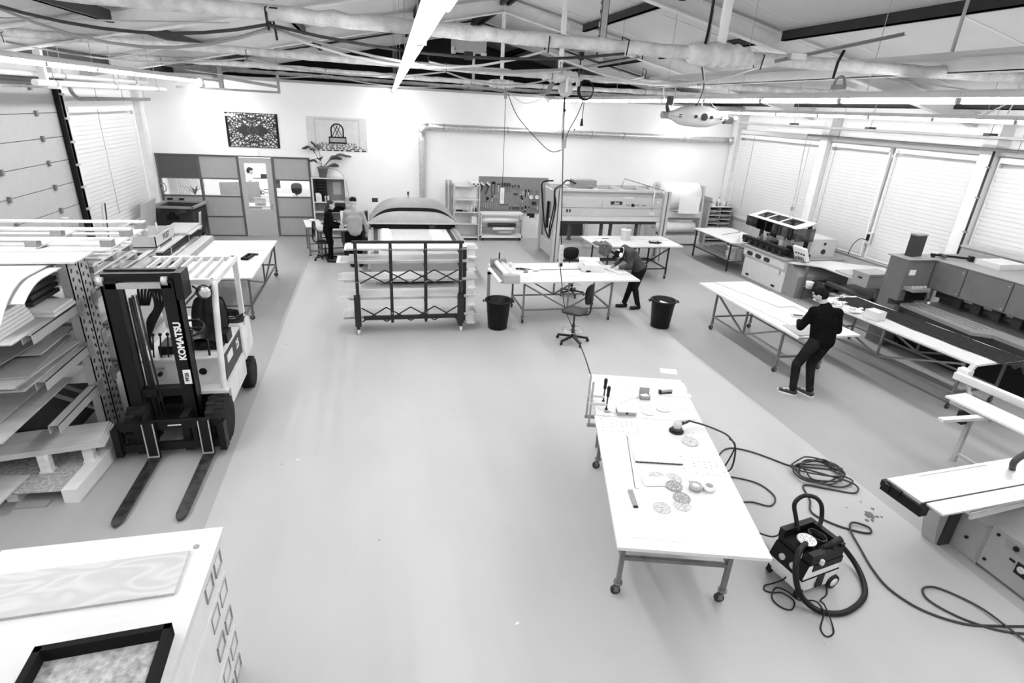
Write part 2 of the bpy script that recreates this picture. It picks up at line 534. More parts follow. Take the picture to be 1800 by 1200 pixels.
def sectional_door():
    d = bpy.data.objects.new('door_1', None); COL.objects.link(d); struct(d)
    d['label'] = 'large grey sectional door with horizontal panels, left wall'
    d.location = (XL+0.06, 10.9, 0)
    h = 0.435
    me = MB().box(0, -2.5, 0.006, 0.045, 2.5, h-0.006).mesh('panel', 'section_door')
    me2 = MB().box(0.0, -0.03, -0.05, 0.06, 0.03, 0.05).mesh('hinge', 'mid_steel')
    for i in range(9):
        p = inst('panel', me, d, (0, 0, i*h))
        for y in (-1.6, 0.2, 1.7):
            inst('hinge', me2, p, (0.03, y, h))
    MB().box(0.0, -2.5, 0, 0.02, 2.5, 9*h).build('seal', 'dark_grey', d)
    m = MB(); m.box(-0.03, 2.5, 0, 0.16, 2.58, 4.0); m.box(0.10, 2.46, 0, 0.16, 2.60, 4.0)
    tr = m.build('track', 'black', d)
    me3 = MB().box(0, -0.06, -0.02, 0.05, 0.09, 0.02).mesh('roller', 'light_steel')
    for i in range(9): inst('roller', me3, tr, (0.14, 2.53, (i+1)*h-0.1))
    MB().cyl((0.12, -2.6, 4.06), (0.12, 2.75, 4.06), 0.06, n=10).build('spring_shaft', 'mid_steel', d)
sectional_door()

# ---------------------------------------------------------------- roof steelwork
def lagged(m, pts, r0, seed=0, n=10):
    rs = []; ps = []
    for i, p in enumerate(pts):
        k = noise.noise(Vector((i*0.37+seed, seed*1.7, 0)))
        k2 = noise.noise(Vector((i*0.9+seed, seed*1.7, 4)))
        rs.append(r0*(1+0.16*k+0.07*k2)); ps.append(Vector(p)+Vector((0, 0.01*k, 0.012*k2)))
    m.tube(ps, r0, n, rs=rs)
def truss(y, n):
    t = bpy.data.objects.new('roof_truss', None); COL.objects.link(t); struct(t)
    t['label'] = 'white steel roof truss with lagged tie beam, number %s from the camera' % ['one', 'two', 'three', 'four', 'five'][n]
    t.location = (XM, y, 0)
    for s, x1 in ((-1, XL-XM), (1, XR-XM)):
        m = MB()
        z0, z1 = zr(XM)-0.06, zr(XM+x1)-0.06
        for (w, a, b) in ((0.17, 0, 0.02), (0.012, 0.02, 0.27), (0.17, 0.27, 0.29)):
            m.hexa([(0,-w/2,z0-b),(x1,-w/2,z1-b),(x1,w/2,z1-b),(0,w/2,z0-b)], [(0,-w/2,z0-a),(x1,-w/2,z1-a),(x1,w/2,z1-a),(0,w/2,z0-a)])
        m.build('rafter', 'steel_white', t)
    m = MB()
    xs = [XL-XM+0.02 + i*(XR-XL-0.04)/150 for i in range(151)]
    sag = lambda x: 4.585 - 0.03*math.cos(x*0.4)
    lagged(m, [(x, 0, sag(x)) for x in xs], 0.058, n*3.1+1, 10)
    # lump where the post meets the tie
    pts = [(-0.34+i*0.034, 0, sag(0)+0.012*math.sin(i*2.2)) for i in range(21)]
    rs = [0.056+0.05*max(0, math.sin(PI*i/20))**0.5 for i in range(21)]
    m.tube(pts, 0.1, 12, rs=rs)
    m.build('tie_beam', 'lagging', t)
    m = MB()
    lagged(m, [(0, 0, 4.62+i*0.08) for i in range(22)], 0.045, n+9, 8)
    m.build('king_post', 'steel_white', t)
TR_Y = (0.4, 5.25, 10.17, 15.0, 19.35)
for i, y in enumerate(TR_Y): truss(y, i)
def purlins():
    for k, x in enumerate((-5.45, -3.55, -1.40, 1.05, 5.17, 7.30, 9.50, 11.65)):
        z = zr(x)-0.09
        m = MB()
        for (a, b) in zip((-2.9,)+TR_Y, TR_Y+(23.9,)):
            m.box(x-0.035, a+0.10, z-0.10, x+0.035, b-0.10, z+0.06)
            m.box(x-0.035, a+0.10, z-0.10, x+0.06, b-0.10, z-0.085)
        o = struct(m.build('roof_purlin', 'dark_steel'))
        o['label'] = 'dark steel roof purlin, number %s from the left wall' % ['one','two','three','four','five','six','seven','eight'][k]
    m = MB().box(XM-0.12, -2.9, zr(XM)-0.2, XM-0.05, 23.9, zr(XM)-0.03)
    m.box(XM+0.05, -2.9, zr(XM)-0.2, XM+0.12, 23.9, zr(XM)-0.03)
    o = struct(m.build('ridge_beam', 'dark_steel')); o['label'] = 'dark double ridge beam under the roof apex'
    # wind bracing rods
    for k, (p, q) in enumerate((((8.2, 5.3, zr(8.2)-0.4), (12.1, 10.1, zr(12.1)-0.35)), ((12.1, 5.3, zr(12.1)-0.35), (8.2, 10.1, zr(8.2)-0.4)), ((-5.9, 5.3, zr(-5.9)-0.3), (-2, 10.1, zr(-2)-0.4)))):
        o = struct(MB().cyl(p, q, 0.012, n=6).build('bracing_rod', 'grey'))
purlins()
def hanging_channel():
    t = thing('hanging_channel_beam', 'long grey steel channel hung below the roof along the right lamp row', 'beam', (5.86, 8.0, 4.66))
    m = MB(); m.box(-0.10, -5.0, -0.10, 0.10, 4.1, -0.09); m.box(-0.10, -5.0, -0.10, -0.09, 4.1, 0.10); m.box(0.09, -5.0, -0.10, 0.10, 4.1, 0.10)
    m.box(-0.115, -5.0, 0.02, -0.10, 4.1, 0.035)
    m.build('channel', 'grey', t)
    for y in (-2.7, 2.15):
        MB().box(-0.012, y-0.012, 0.0, 0.012, y+0.012, 1.1).build('hanger', 'grey', t)
        MB().box(-0.13, y-0.1, -0.12, 0.13, y+0.1, -0.10).build('saddle', 'lagging', t)
hanging_channel()
def strut_post():
    t = thing('ceiling_strut', 'grey slotted steel strut hanging down from the roof ridge', 'strut', (3.04, 8.0, 4.66))
    m = MB(); m.box(-0.05, -0.03, 0, 0.05, -0.022, 1.75); m.box(-0.05, -0.03, 0, -0.042, 0.03, 1.75); m.box(0.042, -0.03, 0, 0.05, 0.03, 1.75)
    m.build('channel', 'grey', t)
    for i in range(16):
        MB().box(-0.056, -0.012, 0.06+i*0.1, -0.05, 0.012, 0.10+i*0.1).build('slot', 'black', t)
strut_post()

# ---------------------------------------------------------------- strip lamps
def lamp_fixture():
    t = thing('strip_light', 'x', 'lamp')
    L = 1.5
    m = MB(); m.prism([(-0.026,0.026),(0.026,0.026),(0.030,0.07),(-0.030,0.07)], 0, L, 'xz'); m.build('housing', 'light_grey', t)
    m = MB(); m.prism([(-0.045,0.022),(-0.028,0.030),(0.028,0.030),(0.045,0.022),(0.032,0.018),(-0.032,0.018)], 0.0, L, 'xz'); m.build('reflector', 'white', t)
    m = MB(); prof = [(0.029*math.cos(a), -0.008+0.026*math.sin(a)) for a in [2*PI*i/12 for i in range(12)]]
    m.prism(prof, 0.035, L-0.035, 'xz', True); m.build('tube', 'lamp_tube', t)
    for y in (0, L-0.03):
        MB().box(-0.028, y, -0.034, 0.028, y+0.03, 0.03).build('end_cap', 'mid_grey', t)
    return t
def lamps():
    proto = lamp_fixture(); first = True
    where = {'A': 'left', 'B': 'centre', 'C': 'inner right', 'D': 'outer right'}
    ordn = ['first','second','third','fourth','fifth','sixth','seventh','eighth','ninth','tenth','eleventh','twelfth','thirteenth']
    for k, ((x0, y0), (x1, y1), z) in ROWS.items():
        n = 13; L = math.hypot(x1-x0, y1-y0)
        a = -math.atan2(x1-x0, y1-y0)
        for i in range(n):
            y = y1 - 1.505*(i+1); x = x0+(x1-x0)*(y-y0)/(y1-y0)
            lab = 'white linear strip lamp, %s from the back wall in the %s row' % (ordn[i], where[k])
            if first: o = proto; o['label'] = lab; o['group'] = 'strip lamps under the roof'; first = False; o.location = (x, y, z); o.rotation_euler = (0, 0, a)
            else: o = dup(proto, None, (x, y, z), a, lab)
        # suspension trunking of the row
        m = MB(); m.bar((x0, y0, z+0.08), (x1, y1, z+0.08), 0.03, 0.02)
        t = m.build('lamp_trunking', 'light_grey'); tag(t, 'white trunking rail carrying the %s lamp row' % where[k], 'rail')
        for i in range(8):
            y = y1-0.4-i*2.4; x = x0+(x1-x0)*(y-y0)/(y1-y0)
            MB().cyl((x, y, z+0.085), (x, y, zr(x)-0.02), 0.004, n=5).build('wire', 'grey', t)
lamps()
# ================================================================== OFFICE PARTITION
def partition():
    d = bpy.data.objects.new('wall_partition', None); COL.objects.link(d); struct(d)
    d['label'] = 'grey panelled office partition with glass band in the back wall'
    d.location = (-3.93, YB, 0)
    X = lambda x: x+3.93
    for x in (-5.97, -4.905, -3.865, -2.915, -1.895):
        w = 0.028
        MB().box(X(x)-w, -0.04, 0, X(x)+w, 0.08, 2.335).build('post', 'frame_grey', d)
    cols = ((-5.94, -4.935), (-4.875, -3.895), (-2.885, -1.925))
    for ci, (a, b) in enumerate(cols):
        for z in (0.02, 0.59, 1.185, 1.685, 2.315):
            MB().box(X(a), -0.03, z-0.018, X(b), 0.07, z+0.018).build('rail', 'frame_grey', d)
        for z0, z1, m in ((0.04, 0.57, 'panel_grey'), (0.61, 1.165, 'panel_grey'), (1.705, 2.295, 'panel_dark' if ci == 0 else 'panel_grey')):
            MB().box(X(a), -0.015, z0, X(b), 0.05, z1).build('panel', m, d)
        MB().box(X(a), 0.01, 1.205, X(b), 0.018, 1.665).build('pane', 'glass', d)
    MB().box(X(-5.99), -0.045, 2.315, X(-1.87), 0.08, 2.345).build('top_rail', 'frame_grey', d)
partition()
def office_door():
    d = bpy.data.objects.new('door_2', None); COL.objects.link(d); struct(d)
    d['label'] = 'pale wooden office door with tall glass pane and lever handle'
    d.location = (-3.39, YB, 0)
    m = MB()
    for (x0, z0, x1, z1) in ((-0.44, 0.01, 0.44, 0.82), (-0.44, 2.14, 0.44, 2.29), (-0.44, 0.82, -0.31, 2.14), (0.28, 0.82, 0.44, 2.14)):
        m.box(x0, -0.025, z0, x1, 0.02, z1)
    m.build('leaf', 'door_grey', d)
    MB().box(-0.31, -0.006, 0.82, 0.28, 0.002, 2.14).build('pane', 'glass', d)
    m = MB(); m.box(0.315, -0.032, 0.80, 0.365, -0.025, 1.04); m.cyl((0.34, -0.03, 0.95), (0.34, -0.075, 0.95), 0.012, n=8); m.cyl((0.345, -0.07, 0.95), (0.23, -0.07, 0.95), 0.011, n=8)
    m.build('door_handle', 'chrome', d)
office_door()

# ---- inside the office
def swivel_chair(name, label, loc, rz, seat_z=0.48, mat_='black', arms=False, ring=False, back_h=0.42, group=None):
    t = thing(name, label, 'chair', loc, rz, group)
    def rr(u, v):
        a = 2*PI*u; r = 0.22*v
        k = 1/(abs(math.cos(a))**4+abs(math.sin(a))**4)**0.25
        return (r*k*math.cos(a)*1.0, r*k*math.sin(a), seat_z - 0.02*(v**3) + 0.012*math.cos(a)*v)
    m = MB().grid(rr, 24, 6)
    m.grid(lambda u, v: (lambda p: (p[0], p[1], seat_z-0.07+0.03*v**4))(rr(u, v)), 24, 6)
    m.grid(lambda u, v: (lambda p: (p[0], p[1], (seat_z-0.02+0.012*math.cos(2*PI*u))*v + (seat_z-0.04)*(1-v)))(rr(u, 1)), 24, 1)
    m.build('seat', mat_, t)
    # backrest: rounded shield at the rear (-y)
    m = MB()
    zc = seat_z+0.16+back_h/2
    def bk(u, v, off):
        a = 2*PI*u; k = 1/(abs(math.cos(a))**3+abs(math.sin(a))**3)**(1/3)
        x = 0.19*v*k*math.cos(a)*(1+0.1*math.sin(a)); z = zc+back_h/2*v*k*math.sin(a)
        return (x, -0.24-0.02-off*(1-v**4*0.6)+0.25*x*x, z)
    m.grid(lambda u, v: bk(u, v, 0.03), 24, 5); m.grid(lambda u, v: bk(u, v, -0.03), 24, 5)
    m.build('backrest', mat_, t)
    MB().tube(smooth_path([(0, -0.05, seat_z-0.06), (0, -0.24, seat_z-0.05), (0, -0.30, seat_z+0.05), (0, -0.285, seat_z+0.3)], 4), 0.018, 8).build('back_bar', 'dark_steel', t)
    m = MB().cyl((0, 0, 0.1), (0, 0, seat_z*0.55), 0.028, n=10); m.cyl((0, 0, seat_z*0.55), (0, 0, seat_z-0.05), 0.016, n=10); m.build('column', 'dark_steel', t)
    for i in range(5):
        a = 2*PI*i/5+0.3
        e = (0.30*math.cos(a), 0.30*math.sin(a), 0.075)
        MB().bar((0.02*math.cos(a), 0.02*math.sin(a), 0.115), e, 0.045, 0.03).build('base_arm', 'black', t)
        m = MB().cyl((e[0]-0.012*math.sin(a), e[1]+0.012*math.cos(a), 0.03), (e[0]+0.012*math.sin(a), e[1]-0.012*math.cos(a), 0.03), 0.03, n=10)
        m.cyl((e[0], e[1], 0.04), (e[0], e[1], 0.075), 0.01, n=6); m.build('caster', 'black', t)
    if ring:
        pts = [(0.2*math.cos(2*PI*i/28), 0.2*math.sin(2*PI*i/28), 0.24) for i in range(28)]
        m = MB().tube(pts, 0.009, 6, closed=True)
        for i in range(3):
            a = 2*PI*i/3+0.4; m.cyl((0, 0, 0.24), (0.2*math.cos(a), 0.2*math.sin(a), 0.24), 0.007, n=6)
        m.build('foot_ring', 'chrome', t)
    return t
def office_contents():
    t = thing('office_desk', 'white desk with monitor, seen through the office door glass', 'desk', (-3.75, 21.7, 0))
    MB().box(-0.9, -0.4, 0.72, 0.9, 0.4, 0.75).build('desktop', 'table_white', t)
    for x in (-0.85, 0.85):
        for y in (-0.35, 0.35): MB().box(x-0.02, y-0.02, 0, x+0.02, y+0.02, 0.72).build('leg', 'light_steel', t)
    t = thing('monitor', 'computer monitor with lit screen on the office desk', 'monitor', (-3.95, 21.75, 0.75), R(8))
    MB().box(-0.30, -0.02, 0.16, 0.30, 0.02, 0.56).build('casing', 'black', t)
    MB().box(-0.27, -0.024, 0.19, 0.27, -0.02, 0.53).build('screen_face', 'screen', t)
    m = MB().box(-0.03, -0.01, 0.0, 0.03, 0.03, 0.2); m.box(-0.12, -0.08, 0, 0.12, 0.1, 0.015); m.build('stand', 'black', t)
    t = thing('monitor', 'second dark framed monitor behind the lit one in the office', 'monitor', (-3.62, 22.0, 0.75), R(-12))
    MB().box(-0.32, -0.02, 0.20, 0.32, 0.02, 0.66).build('casing', 'black', t)
    MB().box(-0.29, -0.024, 0.24, 0.29, -0.02, 0.62).build('screen_face', 'dark_grey', t)
    m = MB().box(-0.03, -0.01, 0.0, 0.03, 0.03, 0.25); m.box(-0.12, -0.08, 0, 0.12, 0.1, 0.015); m.build('stand', 'black', t)
    t = thing('office_table', 'low white office table just behind the door glass', 'table', (-3.55, 19.7, 0))
    MB().box(-0.55, -0.35, 0.70, 0.5, 0.35, 0.73).build('tabletop', 'table_white', t)
    for x in (-0.5, 0.45):
        for y in (-0.3, 0.3): MB().box(x-0.02, y-0.02, 0, x+0.02, y+0.02, 0.70).build('leg', 'mid_grey', t)
    t = thing('laptop', 'silver laptop open on the low office table', 'laptop', (-3.6, 19.7, 0.73), R(180))
    MB().box(-0.17, -0.12, 0, 0.17, 0.12, 0.016).build('base', 'alu', t)
    MB().obox((0, 0.15, 0.12), 0.34, 0.01, 0.24, rx=R(-15)).build('lid', 'alu', t)
    t = thing('drawer_unit', 'pale grey drawer unit below the office door glass', 'drawer unit', (-2.75, 19.45, 0))
    MB().box(-0.25, -0.3, 0, 0.25, 0.3, 0.62).build('carcass', 'pale_grey', t)
    for i in range(3): MB().box(-0.24, -0.315, 0.02+i*0.2, 0.24, -0.3, 0.2+i*0.2).build('drawer', 'white', t)
    swivel_chair('office_chair', 'black office chair behind the glass right of the office door', (-2.75, 22.3, 0), R(200))
    t = thing('office_plant', 'leafy white and grey plant on the office sill behind the left glass band', 'plant', (-5.3, 19.0, 0.9))
    rnd = random.Random(3)
    MB().lathe([(0.08, 0), (0.11, 0.2), (0.10, 0.2), (0.09, 0.18)], n=14).build('pot', 'white', t)
    for i in range(14):
        a = rnd.uniform(0, 2*PI); l = rnd.uniform(0.2, 0.45)
        m = MB()
        m.grid(lambda u, v: (math.cos(a)*l*v+math.sin(a)*0.04*(u-0.5)*math.sin(PI*v), math.sin(a)*l*v-math.cos(a)*0.04*(u-0.5)*math.sin(PI*v), 0.2+0.35*math.sin(v*2.0)*l*2), 2, 6)
        m.build('leaf', 'leaf', t)
    t = thing('sideboard', 'low white cupboard inside the office under the window blind', 'cupboard', (-5.0, 19.0, 0))
    MB().box(-0.8, -0.25, 0, 0.8, 0.25, 0.88).build('carcass', 'white', t)
    for i in range(3): MB().box(-0.79+i*0.53, -0.265, 0.02, -0.27+i*0.53, -0.25, 0.86).build('door', 'white', t)
    t = thing('office_divider', 'grey angled desk screen behind the second glass band', 'screen', (-4.3, 20.3, 0), R(20))
    MB().box(-0.6, -0.02, 0.3, 0.6, 0.02, 1.35).build('panel', 'grey', t)
    for x in (-0.5, 0.5): MB().box(x-0.02, -0.15, 0, x+0.02, 0.15, 0.3).build('foot', 'mid_grey', t)
    t = thing('vertical_blind', 'white vertical blind on the office window', 'blind', (-5.85, 20.9, 0.9))
    for i in range(18): MB().obox((0, -1.4+i*0.16, 0.75), 0.01, 0.13, 1.5, rz=R(25)).build('slat', 'blind', t)
    MB().box(-0.03, -1.5, 1.5, 0.03, 1.5, 1.56).build('head_rail', 'white', t)
office_contents()

# ---- on the back wall
def wall_print_mat():
    m, nt, b = _nodes('ornament_print')
    b.inputs['Roughness'].default_value = 0.6
    tc = nt.nodes.new('ShaderNodeTexCoord')
    ab = nt.nodes.new('ShaderNodeVectorMath'); ab.operation = 'ABSOLUTE'
    nt.links.new(tc.outputs['Object'], ab.inputs[0])
    v = nt.nodes.new('ShaderNodeTexVoronoi'); v.inputs['Scale'].default_value = 13; v.feature = 'DISTANCE_TO_EDGE'
    nt.links.new(ab.outputs[0], v.inputs['Vector'])
    n = nt.nodes.new('ShaderNodeTexNoise'); n.inputs['Scale'].default_value = 7; n.inputs['Detail'].default_value = 6; n.inputs['Distortion'].default_value = 1.5
    nt.links.new(ab.outputs[0], n.inputs['Vector'])
    # darker field in the middle
    ln = nt.nodes.new('ShaderNodeVectorMath'); ln.operation = 'LENGTH'; nt.links.new(tc.outputs['Object'], ln.inputs[0])
    r1 = nt.nodes.new('ShaderNodeValToRGB'); r1.color_ramp.elements[0].position = 0.30; r1.color_ramp.elements[1].position = 0.5
    r1.color_ramp.elements[0].color = (0.46,)*3+(1,); r1.color_ramp.elements[1].color = (0.66,)*3+(1,)
    nt.links.new(ln.outputs['Value'], r1.inputs[0])
    th = nt.nodes.new('ShaderNodeMath'); th.operation = 'LESS_THAN'
    nt.links.new(n.outputs[0], th.inputs[0]); nt.links.new(r1.outputs[0], th.inputs[1])
    r2 = nt.nodes.new('ShaderNodeValToRGB'); r2.color_ramp.interpolation = 'EASE'
    r2.color_ramp.elements[0].position = 0.06; r2.color_ramp.elements[0].color = (0.02,)*3+(1,)
    r2.color_ramp.elements[1].position = 0.22; r2.color_ramp.elements[1].color = (0.62,)*3+(1,)
    nt.links.new(v.outputs['Distance'], r2.inputs[0])
    mx = nt.nodes.new('ShaderNodeMix'); mx.data_type = 'RGBA'
    nt.links.new(th.outputs[0], mx.inputs[0])
    mx.inputs[6].default_value = (0.02, 0.02, 0.02, 1)
    nt.links.new(r2.outputs[0], mx.inputs[7])
    nt.links.new(mx.outputs[2], b.inputs['Base Color'])
wall_print_mat()
def posters():
    t = thing('wall_poster', 'dark ornamental symmetric carpet-like poster above the office door', 'poster', (-3.345, YB-0.012, 3.045))
    MB().box(-0.695, -0.006, -0.465, 0.695, 0.006, 0.465).build('backing', 'black', t)
    MB().box(-0.63, -0.010, -0.445, 0.63, -0.006, 0.445).build('print', 'ornament_print', t)
    MB().box(-0.695, -0.014, 0.36, -0.42, -0.010, 0.42).build('torn_strip', 'paper', t)
    t = thing('wall_poster', 'pale poster of a dark arched object on a patterned floor, above the potted plant', 'poster', (-1.025, YB-0.01, 3.03))
    MB().box(-0.845, -0.005, -0.475, 0.845, 0.005, 0.475).build('backing', 'paper_grey', t)
    m = MB(); m.prism([(-0.83, -0.47), (0.83, -0.47), (0.45, -0.22), (-0.45, -0.22)], -0.007, -0.005, 'xz'); m.build('printed_floor', 'pale_grey', t)
    m = MB(); rnd = random.Random(2)
    for j in range(7):
        z0 = -0.465+0.24*(j/7)**0.8; z1 = -0.465+0.24*((j+0.6)/7)**0.8; k = 1-0.46*(j/7)
        x = -0.80
        while x < 0.76:
            w_ = rnd.choice((0.05, 0.09, 0.16))
            m.box(x*k, -0.0085, z0, min(x+w_, 0.8)*k, -0.007, z1); x += w_+rnd.choice((0.04, 0.07))
    m.build('printed_maze', 'black', t)
    m = MB(); m.prism([(0.20*math.cos(PI*i/16), 0.13+0.18*math.sin(PI*i/16)) for i in range(17)]+[(-0.17, 0.0), (-0.17, 0.13)]+[(0.155*math.cos(PI*(16-i)/16), 0.13+0.13*math.sin(PI*(16-i)/16)) for i in range(17)]+[(0.17, 0.13), (0.17, 0.0)], -0.008, -0.005, 'xz') if False else None
    m = MB()
    for i in range(16):
        a0, a1 = PI*i/16, PI*(i+1)/16
        m.hexa([(0.15*math.cos(a0), -0.008, 0.13+0.14*math.sin(a0)), (0.19*math.cos(a0), -0.008, 0.13+0.18*math.sin(a0)), (0.19*math.cos(a1), -0.008, 0.13+0.18*math.sin(a1)), (0.15*math.cos(a1), -0.008, 0.13+0.14*math.sin(a1))],
               [(0.15*math.cos(a0), -0.005, 0.13+0.14*math.sin(a0)), (0.19*math.cos(a0), -0.005, 0.13+0.18*math.sin(a0)), (0.19*math.cos(a1), -0.005, 0.13+0.18*math.sin(a1)), (0.15*math.cos(a1), -0.005, 0.13+0.14*math.sin(a1))])
    for x in (-0.17, 0.17): m.box(x-0.02, -0.008, -0.06, x+0.02, -0.005, 0.14)
    for x0, x1 in ((-0.15, 0.02), (-0.06, 0.1), (0.14, -0.03), (0.05, -0.1)): m.bar((x0, -0.0065, -0.06), (x1, -0.0065, 0.25), 0.003, 0.02)
    m.box(-0.25, -0.008, -0.10, 0.25, -0.005, -0.06); m.box(-0.26, -0.008, -0.26, 0.26, -0.005, -0.215)
    m.box(-0.25, -0.008, -0.26, -0.22, -0.005, -0.06); m.box(0.22, -0.008, -0.26, 0.25, -0.005, -0.06)
    m.build('printed_shrine', 'black', t)
    MB().box(-0.22, -0.007, -0.22, 0.22, -0.005, -0.09).build('printed_panel', 'grey', t)
    for s in (-1, 1): MB().box(s*0.62-0.02, -0.007, -0.3, s*0.62+0.02, -0.005, 0.44).build('printed_pilaster', 'light_grey', t)
    MB().box(-0.6, -0.007, 0.38, 0.6, -0.005, 0.43).build('printed_cornice', 'light_grey', t)
    t = thing('exit_sign', 'small lit white exit sign above the office door', 'sign', (-3.44, YB-0.03, 2.35))
    MB().box(-0.18, -0.03, 0, 0.18, 0.03, 0.13).build('housing', 'white', t)
    MB().box(-0.17, -0.033, 0.01, 0.17, -0.03, 0.12).build('sign_face', 'sign_lit', t)
    for x in (-0.13, -0.01, 0.12): MB().box(x-0.012, -0.035, 0.03, x+0.012, -0.033, 0.10).build('pictogram', 'light_grey', t)
    t = thing('wall_hook', 'bent grey steel hook bracket on the left end of the back wall', 'hook', (-6.0, 18.2, 1.52))
    MB().tube(smooth_path([(0, 0.1, 0), (0.08, 0, 0), (0.2, -0.1, 0.02), (0.22, -0.12, -0.15), (0.14, -0.08, -0.2), (0.1, -0.05, -0.1)], 4), 0.015, 6).build('rod', 'mid_grey', t)
posters()
def duct():
    t = thing('ventilation_duct', 'galvanised spiral ventilation duct bending along the back wall', 'duct', (0, YB-0.13, 0))
    pts = [(1.44, 0, 0.25)] + [(1.44, 0, 0.25+0.3*i) for i in range(1, 10)]
    m = MB().tube(pts+[(1.44, 0, 3.20)], 0.095, 16); m.build('riser', 'galv', t)
    el = [(1.44+0.2-0.2*math.cos(a), 0, 3.20+0.17*math.sin(a)) for a in [i*PI/2/6 for i in range(7)]]
    MB().tube(el, 0.10, 16).build('elbow', 'galv', t)
    m = MB().tube([(1.64+i*(11.9-1.64)/20, 0, 3.37) for i in range(21)], 0.095, 16); m.build('run', 'galv', t)
    me = MB().lathe([(0.093, -0.012), (0.104, -0.012), (0.104, 0.012), (0.093, 0.012)], axis='x', n=18).mesh('joint_ring', 'mid_grey')
    for x in (2.1, 4.1, 6.9, 8.0, 10.2): inst('joint_ring', me, t, (x, 0, 3.37))
    me2 = MB().lathe([(0.093, -0.004), (0.0985, -0.004), (0.0985, 0.004), (0.093, 0.004)], axis='x', n=18).mesh('spiral_rib', 'galv')
    for i in range(66): inst('spiral_rib', me2, t, (1.75+i*0.153, 0, 3.37))
    for i in range(18): inst('spiral_rib', me2, t, (1.44, 0, 0.35+i*0.155), (0, PI/2, 0))
    MB().lathe([(0.095, 0), (0.10, 0.1), (0.17, 0.22), (0.165, 0.22), (0.09, 0.1)], (11.9, 0, 3.37), axis='x', n=20).build('end_flare', 'galv', t)
    m = MB().cyl((6.3, 0, 3.37), (6.3, 0, 3.50), 0.02, n=8); m.build('damper_knob', 'dark_steel', t)
duct()

